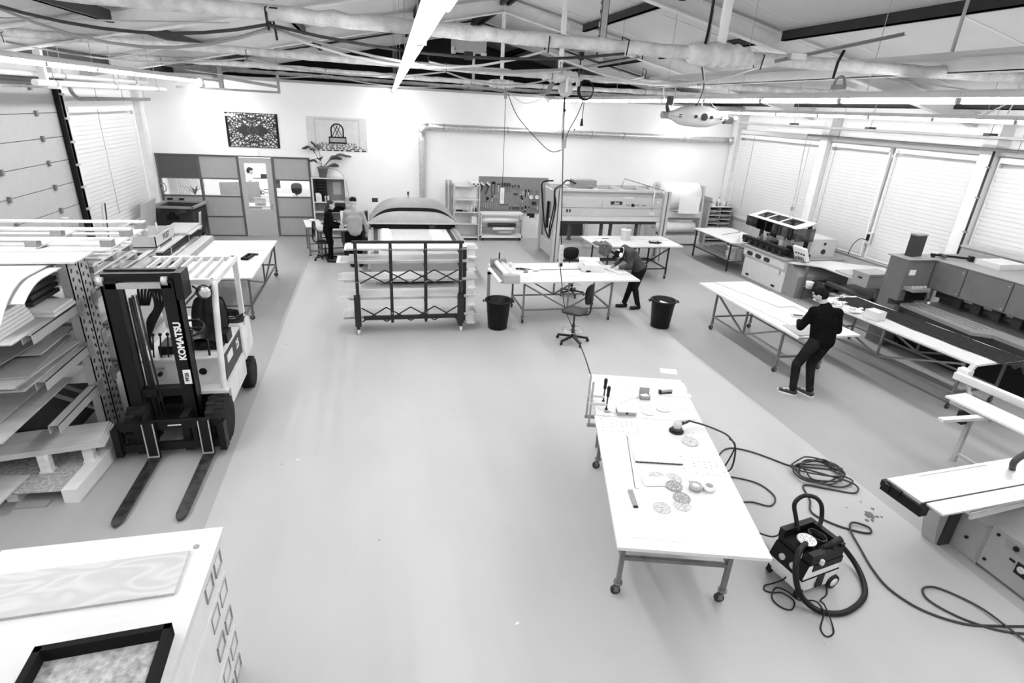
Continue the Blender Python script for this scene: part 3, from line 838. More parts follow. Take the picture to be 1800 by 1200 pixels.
# ---- bookshelf with contents and plant
def bookshelf():
    t = thing('bookshelf', 'grey white open bookshelf against the back wall beside the partition', 'bookshelf', (-1.35, 18.17, 0))
    for x in (-0.47, 0.47): MB().box(x-0.02, -0.16, 0, x+0.02, 0.16, 1.82).build('side', 'pale_grey', t)
    for z in (0.06, 0.50, 0.80, 1.10, 1.80): MB().box(-0.45, -0.16, z-0.015, 0.45, 0.15, z+0.015).build('shelf', 'pale_grey', t)
    MB().box(-0.45, 0.14, 0, 0.45, 0.16, 1.80).build('back_panel', 'mid_grey', t)
    MB().box(0.10, 0.13, 1.30, 0.33, 0.138, 1.66).build('pinned_sheet', 'light_grey', t)
    for k, z in enumerate((1.40, 1.48, 1.56, 1.64)):
        pass
    s = thing('document_tray_stack', 'black letter tray stack on the top bookshelf compartment', 'trays', (-1.58, 18.12, 1.115))
    for i in range(7):
        MB().box(-0.15, -0.1, 0.09+i*0.09, 0.15, 0.14, 0.10+i*0.09).build('tray', 'black', s)
    for x in (-0.15, 0.15): MB().box(x-0.008, -0.1, 0, x+0.008, 0.14, 0.66).build('side', 'black', s)
    s = thing('canister', 'white jerrycan standing on the bookshelf', 'canister', (-1.66, 18.06, 1.115))
    m = MB().prism([(-0.08, 0), (0.08, 0), (0.08, 0.2), (0.03, 0.26), (-0.08, 0.26)], -0.05, 0.05, 'xz'); m.build('body', 'white', s)
    MB().cyl((0.05, 0, 0.22), (0.065, 0, 0.28), 0.025, n=10).build('cap', 'black', s)
    MB().box(-0.05, -0.053, 0.05, 0.05, -0.05, 0.16).build('label_sheet', 'paper', s)
    for i, (x, c) in enumerate(((-1.52, 'black'), (-1.47, 'white'), (-1.40, 'white'))):
        s = thing('bottle', 'small %s bottle on the bookshelf, %s of three beside the jerrycan' % (c, ['first', 'second', 'third'][i]), 'bottle', (x, 18.06, 1.115), group='bottles on the bookshelf')
        MB().lathe([(0.03, 0), (0.03, 0.14), (0.012, 0.18), (0.012, 0.2)], n=12).build('body', c, s)
        MB().cyl((0, 0, 0.2), (0, 0, 0.225), 0.014, n=10).build('cap', 'black', s)
    s = thing('tool_bag', 'black tool bag on the middle bookshelf compartment', 'bag', (-1.15, 18.08, 0.815))
    m = MB().grid(lambda u, v: (-0.2+0.4*u, 0.09*math.cos(PI*v), 0.17*math.sin(PI*v)**0.6*(0.8+0.2*math.sin(PI*u))), 10, 10); m.build('body', 'cloth_black', s)
    MB().tube(smooth_path([(-0.1, 0, 0.15), (0, -0.02, 0.22), (0.1, 0, 0.15)], 5), 0.01, 6).build('handle', 'black', s)
    s = thing('stacked_papers', 'loose papers lying on the bookshelf above the tool bag', 'papers', (-1.1, 18.05, 1.115))
    for i in range(3): MB().obox((0.02*i, 0, 0.004+i*0.008), 0.24, 0.17, 0.007, rz=0.1*i).build('sheet', 'paper', s)
    s = thing('folder', 'dark ring folder lying on the lower bookshelf compartment', 'folder', (-1.35, 18.06, 0.515))
    MB().box(-0.15, -0.12, 0, 0.15, 0.12, 0.06).build('cover', 'dark_grey', s); MB().box(-0.14, -0.125, 0.008, 0.14, 0.11, 0.052).build('pages', 'paper', s)
    p = thing('potted_plant', 'big leaved plant in a terracotta pot on top of the bookshelf', 'plant', (-1.50, 18.15, 1.815))
    MB().lathe([(0.105, 0), (0.145, 0.26), (0.16, 0.26), (0.16, 0.30), (0.14, 0.30), (0.135, 0.24), (0.0, 0.24)], n=20).build('pot', 'terracotta', p)
    specs = [(2.9, 0.55, 0.62, 0.10), (2.3, 0.30, 0.72, 0.17), (3.4, 0.40, 0.25, 0.13), (0.3, 0.6, 0.34, 0.14), (-0.3, 0.5, 0.12, 0.13), (0.1, 0.85, 0.42, 0.10), (4.5, 0.4, 0.35, 0.12)]
    for a, l, h, wd in specs:
        m = MB()
        path = lambda v: Vector((math.cos(a)*l*v, math.sin(a)*l*0.45*v-0.03*v, 0.24+h*math.sin(min(1, v*1.25)*PI*0.62)))
        def leaf(u, v):
            vv = 0.35+0.65*v; c = path(vv); sd = Vector((-math.sin(a), math.cos(a), 0.35))
            return c + sd*((u-0.5)*2*wd*math.sin(PI*min(1, v*0.97+0.03))**0.7) - Vector((0, 0, 0.04*(1-abs(2*u-1))))
        m.grid(leaf, 4, 12); lf = m.build('leaf', 'leaf', p)
        MB().tube([path(0.42*i/5) for i in range(6)], 0.008, 5).build('stem', 'leaf', lf)
    # drooping cable/vine
    v = thing('hanging_cable', 'thin cable drooping from the plant pot to the boxes below', 'cable', (-1.1, 18.1, 1.9))
    MB().tube(smooth_path([(-0.25, 0, 0.2), (0.05, 0, 0.12), (0.22, 0, -0.1), (0.30, 0, -0.5), (0.33, -0.1, -0.75)], 5), 0.008, 5).build('cord', 'mid_grey', v)
bookshelf()

# ---- pegboard and tools
def pegboard():
    t = thing('pegboard', 'grey perforated tool board on the back wall', 'tool board', (4.42, YB-0.02, 0.80))
    MB().box(-1.16, -0.015, 0, 1.16, 0.015, 1.15).build('board', 'peg_grey', t)
    me = MB().cyl((0, -0.0165, 0), (0, -0.0155, 0), 0.008, n=6).mesh('hole', 'dark_grey')
    rnd = random.Random(11)
    y = YB-0.036
    G = 'tools on the grey tool board'
    PX = lambda u: 3.26+(u-50)/1665*2.33        # from board left edge
    PZ = lambda v: 1.95-(v-65)/870*1.14
    def tl(name, label, cat, u, v): return thing(name, label, cat, (PX(u), y, PZ(v)), 0, G)
    for k, u in enumerate((130, 270)):
        s = tl('hand_brush', 'hand brush hung on the tool board, %s from the left' % ('first', 'second')[k], 'brush', u, 240)
        MB().obox((0, -0.02, 0), 0.14, 0.04, 0.06, ry=R(40)).build('block', 'pale_grey', s)
        MB().obox((-0.03, -0.02, -0.045), 0.14, 0.035, 0.045, ry=R(40)).build('bristles', 'black', s)
        MB().bar((0.03, -0.02, -0.03), (-0.08+0.13*0, -0.02, -0.32), 0.025).build('handle', 'dark_grey', s)
    s = tl('hacksaw', 'u-shaped hacksaw frame on the tool board', 'saw', 390, 330)
    m = MB().box(-0.06, -0.02, 0.12, 0.06, 0, 0.19); m.build('handle', 'black', s)
    m = MB(); m.box(-0.06, -0.015, -0.19, -0.045, 0, 0.13); m.box(0.045, -0.015, -0.19, 0.06, 0, 0.13); m.box(-0.06, -0.015, -0.2, 0.06, 0, -0.185); m.build('frame', 'dark_grey', s)
    for k, u in enumerate((510, 930)):
        s = tl('hammer', ('claw hammer with pale handle beside the hacksaw on the tool board', 'large mallet with dark handle in the middle of the tool board')[k], 'hammer', u, (240, 470)[k])
        MB().box(-0.05-0.02*k, -0.03, -0.02, 0.05+0.02*k, 0, 0.015).build('head', 'dark_steel', s)
        MB().box(-0.012+0.03*k, -0.025, -0.26, 0.012+0.03*k, -0.005, -0.02).build('handle', ('light_grey', 'mid_grey')[k], s)
    for k in range(5):
        s = tl('file_tool', 'dark handled file number %s of five on the tool board' % ('one','two','three','four','five')[k], 'file', 600+45*k, 250)
        MB().box(-0.012, -0.02, -0.05, 0.012, 0, 0.06).build('handle', 'black', s); MB().box(-0.007, -0.012, -0.24, 0.007, -0.002, -0.05).build('blade', 'mid_steel', s)
    for k, (u, v) in enumerate(((870, 290), (920, 280), (1010, 280))):
        s = tl('clamp', 'small steel clamp number %s in the cluster at the top of the tool board' % ('one', 'two', 'three')[k], 'clamp', u, v)
        MB().box(-0.04, -0.02, 0.02, 0.04, 0, 0.04).build('bar', 'mid_steel', s); MB().box(-0.04, -0.04, -0.04, -0.02, 0, 0.04).build('jaw', 'dark_steel', s); MB().cyl((0.03, -0.02, -0.08), (0.03, -0.02, 0.03), 0.012, n=6).build('screw', 'light_steel', s)
    s = tl('putty_knife', 'broad putty knife with pale blade on the tool board', 'knife', 368, 590)
    MB().box(-0.014, -0.02, 0.02, 0.014, 0, 0.11).build('handle', 'black', s); m = MB().prism([(-0.015, 0.02), (0.015, 0.02), (0.035, -0.1), (-0.035, -0.1)], -0.01, -0.005, 'xz'); m.build('blade', 'light_steel', s)
    for k, u in enumerate((430, 495)):
        s = tl('chisel', 'narrow chisel, %s of the two beside the putty knife' % ('left', 'right')[k], 'chisel', u, 580)
        MB().box(-0.01, -0.018, 0.0, 0.01, 0, 0.1).build('handle', 'light_grey', s); MB().box(-0.007, -0.012, -0.1, 0.007, -0.004, 0).build('blade', 'mid_steel', s)
    s = tl('tape_measure', 'round black tape measure on the tool board', 'tape measure', 260, 595)
    MB().lathe([(0.02, -0.035), (0.045, -0.035), (0.045, 0), (0.02, 0)], axis='y', n=16).build('case', 'black', s)
    MB().box(0.03, -0.03, -0.045, 0.06, -0.01, -0.035).build('tab', 'light_steel', s)
    for k in range(8):
        s = tl('spanner', 'steel spanner number %s of eight in the bottom row of the tool board' % ('one','two','three','four','five','six','seven','eight')[k], 'spanner', 115+53*k, 710)
        l = 0.10+0.012*k
        MB().box(-0.007, -0.01, -l, 0.007, -0.002, 0).build('shaft', 'light_steel', s)
        m = MB().lathe([(0.008, -0.012), (0.016, -0.012), (0.016, -0.002), (0.008, -0.002)], (0, 0, -l-0.01), n=10, axis='y'); m.box(-0.016, -0.012, 0, -0.006, -0.002, 0.02); m.box(0.006, -0.012, 0, 0.016, -0.002, 0.02); m.build('jaw', 'light_steel', s)
    for k in range(4):
        s = tl('screwdriver', 'short dark screwdriver number %s of four on the tool board' % ('one','two','three','four')[k], 'screwdriver', 585+55*k, 740)
        MB().cyl((0, -0.012, -0.02), (0, -0.012, 0.03), 0.013, n=8).build('handle', 'black', s); MB().cyl((0, -0.012, 0.03), (0, -0.012, 0.09), 0.005, n=6).build('shaft', 'light_steel', s)
    for k, u in enumerate((805, 885, 945, 1010, 1110)):
        s = tl('pliers', 'pair of pliers number %s of five in the bottom row of the tool board' % ('one','two','three','four','five')[k], 'pliers', u, 780)
        m = MB(); m.bar((-0.008, -0.012, 0.0), (-0.03, -0.012, -0.1), 0.014); m.bar((0.008, -0.012, 0.0), (0.03, -0.012, -0.1), 0.014); m.build('grips', ('dark_grey', 'black')[k % 2], s)
        m = MB().prism([(-0.02, 0), (0.02, 0), (0.008, 0.06), (-0.008, 0.06)], -0.018, -0.006, 'xz'); m.build('jaws', 'light_steel', s)
    for k, u in enumerate((1310, 1450)):
        s = tl('tape_roll', 'white tape roll on a wire hook, %s of two on the tool board' % ('left', 'right')[k], 'tape', u, 540)
        MB().lathe([(0.03, -0.05), (0.065, -0.05), (0.065, -0.005), (0.03, -0.005), (0.03, -0.05)], axis='y', n=20).build('roll', 'white', s)
        MB().tube(smooth_path([(-0.03, -0.03, 0.05), (-0.03, -0.03, 0.18), (0.0, -0.03, 0.22), (0.03, -0.03, 0.18), (0.03, -0.03, 0.05)], 4), 0.006, 5).build('hook', 'mid_steel', s)
    s = tl('sanding_block', 'square black sanding block below the white tape rolls', 'block', 1390, 680)
    MB().box(-0.07, -0.05, -0.06, 0.07, 0, 0.03).build('block', 'black', s); MB().box(-0.07, -0.055, -0.06, 0.07, -0.05, 0.03).build('pad', 'dark_grey', s)
    s = tl('caulking_gun', 'long steel bar clamp lying sideways low on the tool board', 'clamp', 1400, 790)
    m = MB().box(-0.17, -0.02, -0.008, 0.12, -0.005, 0.008); m.build('bar', 'light_steel', s); MB().box(0.1, -0.04, -0.09, 0.13, 0, 0.04).build('jaw', 'pale_grey', s); MB().box(-0.19, -0.03, -0.02, -0.16, 0, 0.02).build('end_stop', 'black', s)
    s = tl('rasp', 'black and white utility knife low on the tool board', 'knife', 1185, 820)
    MB().box(-0.018, -0.03, -0.02, 0.018, 0, 0.08).build('handle', 'black', s); MB().box(-0.02, -0.03, -0.06, 0.02, 0, -0.02).build('blade_cover', 'pale_grey', s); MB().box(-0.02, -0.03, -0.11, 0.02, 0, -0.06).build('end_cap', 'black', s)
    for k, (u, l) in enumerate(((1170, 0.25), (1240, 0.2), (1100, 0.14))):
        s = tl('scraper', ('long dark scraper', 'white bladed scraper', 'short white marker brush')[k]+' hung right of centre on the tool board', 'scraper', u, (400, 400, 600)[k])
        MB().box(-0.018, -0.025, -0.02, 0.018, 0, 0.06).build('handle', 'black', s); MB().box(-0.01, -0.012, -l+0.05, 0.01, -0.004, -0.02).build('blade', ('dark_steel', 'white', 'white')[k], s)
    s = tl('shears', 'large tin shears with ring handle on the tool board', 'shears', 1080, 460)
    MB().tube(smooth_path([(0.0, -0.02, 0.02), (0.05, -0.02, 0.06), (0.06, -0.02, 0.0), (0.02, -0.02, -0.03), (-0.06, -0.02, -0.03), (-0.07, -0.02, -0.01)], 4), 0.012, 6).build('loop', 'light_grey', s)
    MB().box(-0.03, -0.02, -0.16, 0.0, -0.004, -0.04).build('blade', 'black', s)
    s = thing('wall_socket_box', 'black cable socket box under the right end of the tool board', 'socket', (5.05, YB-0.04, 0.72), 0)
    MB().box(-0.12, -0.04, -0.06, 0.12, 0.04, 0.06).build('box', 'black', s); MB().box(-0.08, -0.045, -0.03, 0.08, -0.04, 0.03).build('face', 'dark_grey', s)
pegboard()
def metal_shelf():
    t = thing('metal_shelving', 'white metal shelving rack against the back wall left of the tool board', 'shelving', (2.79, 17.98, 0))
    for x in (-0.40, 0.40):
        for y in (-0.24, 0.24): MB().box(x-0.018, y-0.018, 0, x+0.018, y+0.018, 1.75).build('upright', 'light_grey', t)
    for z in (0.10, 0.53, 0.90, 1.29, 1.70): MB().box(-0.39, -0.24, z-0.02, 0.39, 0.24, z+0.01).build('shelf', 'pale_grey', t)
    MB().box(-0.39, 0.23, 0.1, 0.39, 0.24, 1.7).build('back_sheet', 'white', t)
    for k in range(2):
        s = thing('tall_plank', 'tall grey plank leaning beside the metal shelving, %s of two' % ('left', 'right')[k], 'plank', (2.19+0.12*k, 18.0, 0))
        MB().obox((0, 0.05, 0.92), 0.075, 0.03, 1.84, rx=R(-4)).build('board', 'grey', s)
        MB().obox((0, 0.03, 0.95), 0.03, 0.012, 1.6, rx=R(-4)).build('groove', 'mid_grey', s)
        s = thing('paper_roll', 'small white paper roll on top of the metal shelving, %s of two' % ('left', 'right')[k], 'roll', (2.98+0.14*k, 17.95, 1.78), group='paper rolls on the shelving')
        MB().lathe([(0.025, -0.3), (0.062, -0.3), (0.062, 0.3), (0.025, 0.3), (0.025, -0.3)], axis='y', n=20).build('paper', 'white', s)
        MB().lathe([(0.02, -0.302), (0.026, -0.302), (0.026, 0.302), (0.02, 0.302)], axis='y', n=14).build('core', 'black', s)
    s = thing('putty_trowel', 'black trowel lying on the third shelf of the metal shelving', 'trowel', (2.62, 17.85, 0.91))
    MB().box(-0.16, -0.04, 0, 0.05, 0.04, 0.05).build('handle', 'black', s); MB().box(0.05, -0.05, 0.01, 0.2, 0.05, 0.025).build('blade', 'mid_steel', s)
    for k, x in enumerate((2.92, 3.02, 3.10)):
        s = thing('glue_bottle', 'small glue bottle on the third shelf, %s of three' % ('left', 'middle', 'right')[k], 'bottle', (x, 17.85, 0.91), group='glue bottles on the shelving')
        MB().lathe([(0.03, 0), (0.03, 0.09), (0.012, 0.12), (0.01, 0.15)], n=10).build('body', ('light_grey', 'mid_grey', 'black')[k], s); MB().cyl((0, 0, 0.15), (0, 0, 0.17), 0.012, n=8).build('cap', 'black', s)
    s = thing('canister', 'white plastic canister on the lower shelf of the metal shelving', 'canister', (3.05, 17.85, 0.54))
    MB().box(-0.08, -0.06, 0, 0.08, 0.06, 0.22).build('body', 'white', s, 0.01); MB().cyl((0.03, 0, 0.22), (0.03, 0, 0.27), 0.025, n=10).build('cap', 'pale_grey', s)
metal_shelf()
def roll_cart():
    t = thing('roll_trolley', 'pale trolley holding foil rolls below the tool board', 'trolley', (3.94, 17.9, 0))
    for x in (-0.68, 0.68):
        for y in (-0.2, 0.2): MB().box(x-0.02, y-0.02, 0.08, x+0.02, y+0.02, 0.86).build('post', 'pale_grey', t)
    MB().box(-0.70, -0.22, 0.83, 0.70, 0.22, 0.88).build('top_tray', 'white', t)
    MB().box(-0.70, -0.22, 0.10, 0.70, 0.22, 0.17).build('base', 'white', t)
    for z in (0.42, 0.64):
        MB().cyl((-0.68, -0.1, z), (0.68, -0.1, z), 0.012, n=6).build('axle', 'mid_grey', t)
    for x in (-0.62, 0.62):
        for y in (-0.17, 0.17):
            MB().cyl((x, y-0.015, 0.045), (x, y+0.015, 0.045), 0.045, n=12).build('caster', 'dark_grey', t)
    for k, (l, r_, z, c) in enumerate(((0.6, 0.085, 0.66, 'white'), (0.46, 0.06, 0.50, 'dark_grey'), (0.36, 0.055, 0.38, 'white'), (0.25, 0.05, 0.26, 'grey'))):
        s = thing('film_roll', ('thick white film roll on the trolley, uppermost', 'dark film roll on the trolley, second from top', 'short white film roll on the trolley, third from top', 'grey film roll at the bottom of the trolley')[k], 'roll', (3.94+0.06*k-0.05, 17.78, z))
        MB().lathe([(0.02, -l), (r_, -l), (r_, l), (0.02, l), (0.02, -l)], axis='x', n=20).build('film', c, s)
        MB().lathe([(0.0, -l-0.02), (0.03, -l-0.02), (0.03, l+0.02), (0, l+0.02)], axis='x', n=10).build('core', 'mid_grey', s)
    for k in range(3):
        s = thing('leaning_sheet', 'white offcut sheet leaning on the wall right of the roll trolley, number %s' % ('one', 'two', 'three')[k], 'sheet', (4.85+0.2*k, 18.15, 0), R(4*k-4))
        MB().obox((0, 0.02, 0.36-0.03*k), 0.24, 0.015, 0.72-0.06*k, rx=R(-8)).build('sheet', 'white', s)
roll_cart()
# ================================================================== WORK TABLES
def caster(parent, x, y, r=0.05, name='caster'):
    m = MB().cyl((x-0.014, y+0.015, r), (x+0.014, y+0.015, r), r, n=14)
    c = m.build(name, 'dark_grey', parent)
    m = MB().cyl((x, y, 2*r-0.005), (x, y, 2*r+0.045), 0.018, n=8); m.box(x-0.022, y-0.01, r-0.01, x-0.016, y+0.03, 2*r); m.box(x+0.016, y-0.01, r-0.01, x+0.022, y+0.03, 2*r)
    m.build('fork', 'mid_steel', c)
    MB().cyl((x, y, 2*r+0.035), (x, y, 2*r+0.05), 0.042, n=12).build('plate', 'mid_steel', c)
    return c
def table(name, label, loc, rz, L, W, h, ix=0.3, iy=0.12, m_leg='leg_steel', casters=True, low=0.28, braces='V', tops=None, th=0.03, lw=0.035, group='white topped workshop tables', mid=True, lx=None):
    t = thing(name, label, 'table', loc, rz, group)
    if tops is None: tops = [(-L/2, L/2, -W/2, W/2)]
    for (a, b, c, d) in tops: MB().box(a, c, h-th, b, d, h).build('tabletop', 'table_white', t)
    xl, yl = L/2-ix, W/2-iy
    z0 = 0.14 if casters else 0.0
    if lx is None: lx = (-xl, xl)
    XA, XB = lx; XC = (XA+XB)/2
    for sxx in lx:
        sx, xl = 1, sxx
        for sy in (-1, 1):
            MB().bar((sx*xl, sy*yl, z0), (sx*xl, sy*yl, h-th), lw).build('leg', m_leg, t)
            if casters: caster(t, sx*xl, sy*yl, 0.045)
            else: MB().cyl((sx*xl, sy*yl, 0), (sx*xl, sy*yl, 0.02), 0.03, n=10).build('foot', 'black', t)
        MB().bar((sx*xl, -yl, low), (sx*xl, yl, low), lw*0.85).build('stretcher', m_leg, t)
        MB().bar((sx*xl, -yl, h-th-lw/2), (sx*xl, yl, h-th-lw/2), lw*0.85).build('top_rail', m_leg, t)
    for sy in (-1, 1):
        MB().bar((XA, sy*yl, low), (XB, sy*yl, low), lw*0.85).build('stretcher', m_leg, t)
        MB().bar((XA, sy*yl, h-th-lw/2), (XB, sy*yl, h-th-lw/2), lw*0.85).build('top_rail', m_leg, t)
        if braces == 'V':
            for sxx in lx: MB().bar((sxx, sy*yl, h-th-0.05), (XC+(0.02 if sxx > XC else -0.02), sy*yl, low+0.02), lw*0.8).build('brace', m_leg, t)
            if mid: MB().bar((XC, sy*yl, low), (XC, sy*yl, h-th), lw*0.85).build('mid_post', m_leg, t)
    return t
table('work_table', 'white work table on casters behind the forklift', (-2.98, 12.42, 0), PI/2, 3.10, 1.36, 0.85, 0.06, 0.08)
table('work_table', 'white work table with the roller press and cartons, in front of the leaning man', (3.72, 10.72, 0), 0, 2.86, 1.28, 0.90, 0.50, 0.16, 'mid_steel', tops=[(-1.43, 1.0, -0.60, 0.82), (1.003, 1.48, -0.60, 0.60)])
table('work_table', 'white work table with bucket and rag in front of the large press', (6.60, 13.70, 0), 0, 2.42, 1.26, 0.90, 0.36, 0.08, 'dark_steel')
table('work_table', 'long white work table at which the man in black stands', (7.10, 8.52, 0), PI/2, 3.03, 1.20, 0.85, 0.50, 0.15, 'mid_steel')
table('work_table', 'long narrow work table covered by dark cloth beside the grey shear', (8.99, 7.34, 0), R(94.5), 3.15, 1.08, 0.85, 0.20, 0.06, 'mid_steel')

def sheet_on(name, label, cat, pts, z, th, m='paper'):
    """a flat sheet lying at height z with the given corner points"""
    c = Vector((sum(p[0] for p in pts)/len(pts), sum(p[1] for p in pts)/len(pts), 0))
    o = MB().prism([(p[0]-c.x, p[1]-c.y) for p in pts], 0, th, 'xy').build(name, m)
    o.location = (c.x, c.y, z)
    return tag(o, label, cat)

# boards and things on the man-in-black table
sheet_on('board', 'thin grey board lying along the left edge of the long white table', 'board', [(6.52, 9.98), (6.80, 9.98), (7.03, 7.55), (6.75, 7.52)], 0.852, 0.012, 'paper')
sheet_on('board', 'large white panel lying on the far half of the long white table', 'board', [(6.84, 10.0), (7.60, 10.02), (7.58, 8.42), (7.2, 8.40)], 0.852, 0.018, 'paper_grey' if False else 'table_white')
sheet_on('board', 'narrow grey strip on the right edge of the long white table', 'board', [(7.55, 9.3), (7.68, 9.3), (7.66, 8.05), (7.52, 8.05)], 0.852, 0.02, 'pale_grey')
sheet_on('cutting_mat', 'grey glass cutting plate on the near end of the long white table', 'cutting mat', [(6.62, 7.55), (7.12, 7.55), (7.06, 7.08), (6.56, 7.06)], 0.852, 0.008, 'grey')
t = thing('utility_knife', 'small dark knife lying before the man in black', 'knife', (7.30, 7.75, 0.852), R(30))
MB().box(-0.09, -0.02, 0, 0.06, 0.02, 0.025).build('handle', 'dark_grey', t); MB().prism([(0.06, -0.012), (0.12, 0.0), (0.06, 0.012)], 0.008, 0.012, 'xy').build('blade', 'chrome', t)
t = thing('marker_tray', 'shallow pale tray with pencils before the man in black', 'tray', (7.22, 7.92, 0.852), R(-20))
MB().box(-0.11, -0.05, 0, 0.11, 0.05, 0.02).build('tray', 'light_grey', t)
for k in range(3): MB().cyl((-0.08, -0.02+0.02*k, 0.026), (0.08, -0.02+0.018*k, 0.026), 0.005, n=6).build('pencil', 'dark_grey', t)

# things on the table behind the forklift
t = thing('staple_gun', 'dark staple gun on the table behind the forklift', 'staple gun', (-2.62, 12.35, 0.852), R(80))
m = MB(); m.box(-0.20, -0.05, 0, 0.18, -0.02, 0.05); m.box(-0.20, 0.05, 0, 0.16, 0.085, 0.05); m.box(-0.21, -0.05, 0, -0.16, 0.085, 0.05); m.box(0.12, -0.05, 0, 0.18, 0.085, 0.055); m.build('body', 'black', t)
MB().box(0.18, -0.11, 0, 0.23, -0.02, 0.04).build('nose', 'dark_grey', t)
sheet_on('paper_sheet', 'pale paper sheet on the far right corner of the table behind the forklift', 'paper', [(-2.75, 13.45), (-2.40, 13.42), (-2.44, 12.95), (-2.80, 12.98)], 0.852, 0.004, 'paper')
sheet_on('paper_sheet', 'pale paper sheet beside the staple gun', 'paper', [(-3.05, 12.75), (-2.75, 12.7), (-2.72, 12.38), (-3.02, 12.35)], 0.852, 0.004, 'paper')
sheet_on('paper_sheet', 'pale paper sheet right of the staple gun', 'paper', [(-2.55, 12.62), (-2.36, 12.6), (-2.36, 12.15), (-2.52, 12.15)], 0.852, 0.004, 'paper')

# things on the middle table
def roller_press():
    t = thing('roller_laminator', 'bench roller laminator clamped to the left end of the middle table', 'laminator', (2.46, 10.62, 0.90), R(2))
    for y in (-0.52, 0.55): MB().box(-0.16, y-0.06, 0, 0.16, y+0.06, 0.16 if y < 0 else 0.20).build('end_plate', 'light_steel' if y < 0 else 'mid_grey', t)
    MB().cyl((-0.05, -0.46, 0.13), (-0.05, 0.49, 0.13), 0.055, n=16).build('roller', 'white', t)
    MB().cyl((0.08, -0.46, 0.11), (0.08, 0.49, 0.11), 0.05, n=16).build('roller', 'pale_grey', t)
    MB().box(-0.15, -0.46, 0, 0.14, 0.49, 0.03).build('bed', 'mid_grey', t)
    MB().cyl((0.02, 0.55, 0.2), (0.02, 0.55, 0.33), 0.015, n=8).build('crank', 'black', t)
    MB().obox((-0.20, 0, 0.02), 0.06, 1.0, 0.012, ry=R(-25)).build('feed_guide', 'alu', t)
roller_press()
t = thing('side_extension_leg', 'grey folding support leg at the left end of the middle table', 'support', (2.22, 11.0, 0))
MB().box(-0.03, -0.03, 0.20, 0.03, 0.03, 0.88).build('post', 'grey', t); MB().box(-0.03, -0.03, 0.82, 0.18, 0.03, 0.868).build('bracket', 'grey', t)
MB().cyl((0, 0, 0), (0, 0, 0.2), 0.02, n=8).build('foot', 'grey', t)
t = thing('cup', 'small white cup beside the roller laminator', 'cup', (2.72, 11.25, 0.90)); MB().lathe([(0.03, 0), (0.042, 0.09), (0.038, 0.09), (0.028, 0.01), (0, 0.01)], n=14).build('body', 'white', t); MB().tube(smooth_path([(0.04, 0, 0.07), (0.07, 0, 0.05), (0.036, 0, 0.025)], 4), 0.006, 6).build('handle', 'white', t)
def open_carton(name, label, loc, rz, w, d, h, flap=True, m='paper_grey'):
    t = thing(name, label, 'carton', loc, rz)
    mb = MB(); th = 0.006
    mb.box(-w/2, -d/2, 0, w/2, d/2, th); mb.box(-w/2, -d/2, 0, w/2, -d/2+th, h); mb.box(-w/2, d/2-th, 0, w/2, d/2, h); mb.box(-w/2, -d/2, 0, -w/2+th, d/2, h); mb.box(w/2-th, -d/2, 0, w/2, d/2, h)
    mb.build('box', m, t)
    if flap: MB().obox((0, d/2+h*0.28, h*1.15), w, th, h*0.75, rx=R(-50)).build('lid', m, t)
    return t
t = open_carton('carton', 'open white carton with papers next to the leaning man', (4.45, 10.98, 0.90), R(-8), 0.46, 0.42, 0.14, True, 'paper')
MB().obox((0, 0, 0.11), 0.34, 0.3, 0.03, rz=0.3, rx=0.1).build('paper_contents', 'paper', t)
sheet_on('drawing_board', 'white board on which the leaning man writes', 'board', [(4.72, 11.10), (5.16, 10.98), (5.12, 10.55), (4.92, 10.52)], 0.903, 0.02, 'table_white')
t = thing('steel_ruler', 'long steel straightedge on the middle table', 'ruler', (3.85, 10.98, 0.902), R(1)); MB().box(-0.55, -0.02, 0, 0.55, 0.02, 0.006).build('blade', 'grey', t); MB().box(-0.55, -0.006, 0.006, 0.55, 0.006, 0.012).build('grip', 'mid_grey', t)
for k, (x, y, rz_, l) in enumerate(((3.02, 11.05, -0.5, 0.14), (2.95, 10.98, -0.7, 0.12), (3.20, 10.88, 0.1, 0.07), (2.96, 10.80, 0.2, 0.05), (2.84, 11.05, 0, 0.04), (4.32, 10.78, 0.0, 0.05))):
    t = thing('hand_tool', ('slim dark pen left on the middle table, longer of the pair', 'slim dark pen left on the middle table, shorter of the pair', 'small grey scraper near the middle of the table', 'tiny dark blade holder on the middle table', 'small black tape block beside the laminator', 'small black eraser near the carton')[k], 'tool', (x, y, 0.902), rz_)
    MB().box(-l, -0.012-0.01*(k > 1), 0, l*0.6, 0.012+0.01*(k > 1), 0.014+0.012*(k > 3)).build('body', 'black' if k != 2 else 'mid_grey', t)
    MB().prism([(l*0.6, -0.01), (l, 0), (l*0.6, 0.01)], 0.002, 0.01, 'xy').build('tip', 'mid_grey', t)
for k, pts in enumerate(([(3.5, 10.8), (3.95, 10.8), (3.95, 10.5), (3.5, 10.5)], [(2.75, 10.75), (3.1, 10.78), (3.1, 10.4), (2.75, 10.38)], [(4.0, 11.3), (4.35, 11.28), (4.3, 11.1), (4.0, 11.12)])):
    sheet_on('paper_sheet', ('blank paper sheet at the front of the middle table', 'blank paper sheet before the laminator on the middle table', 'blank paper sheet behind the straightedge on the middle table')[k], 'paper', pts, 0.9025, 0.003, 'paper')

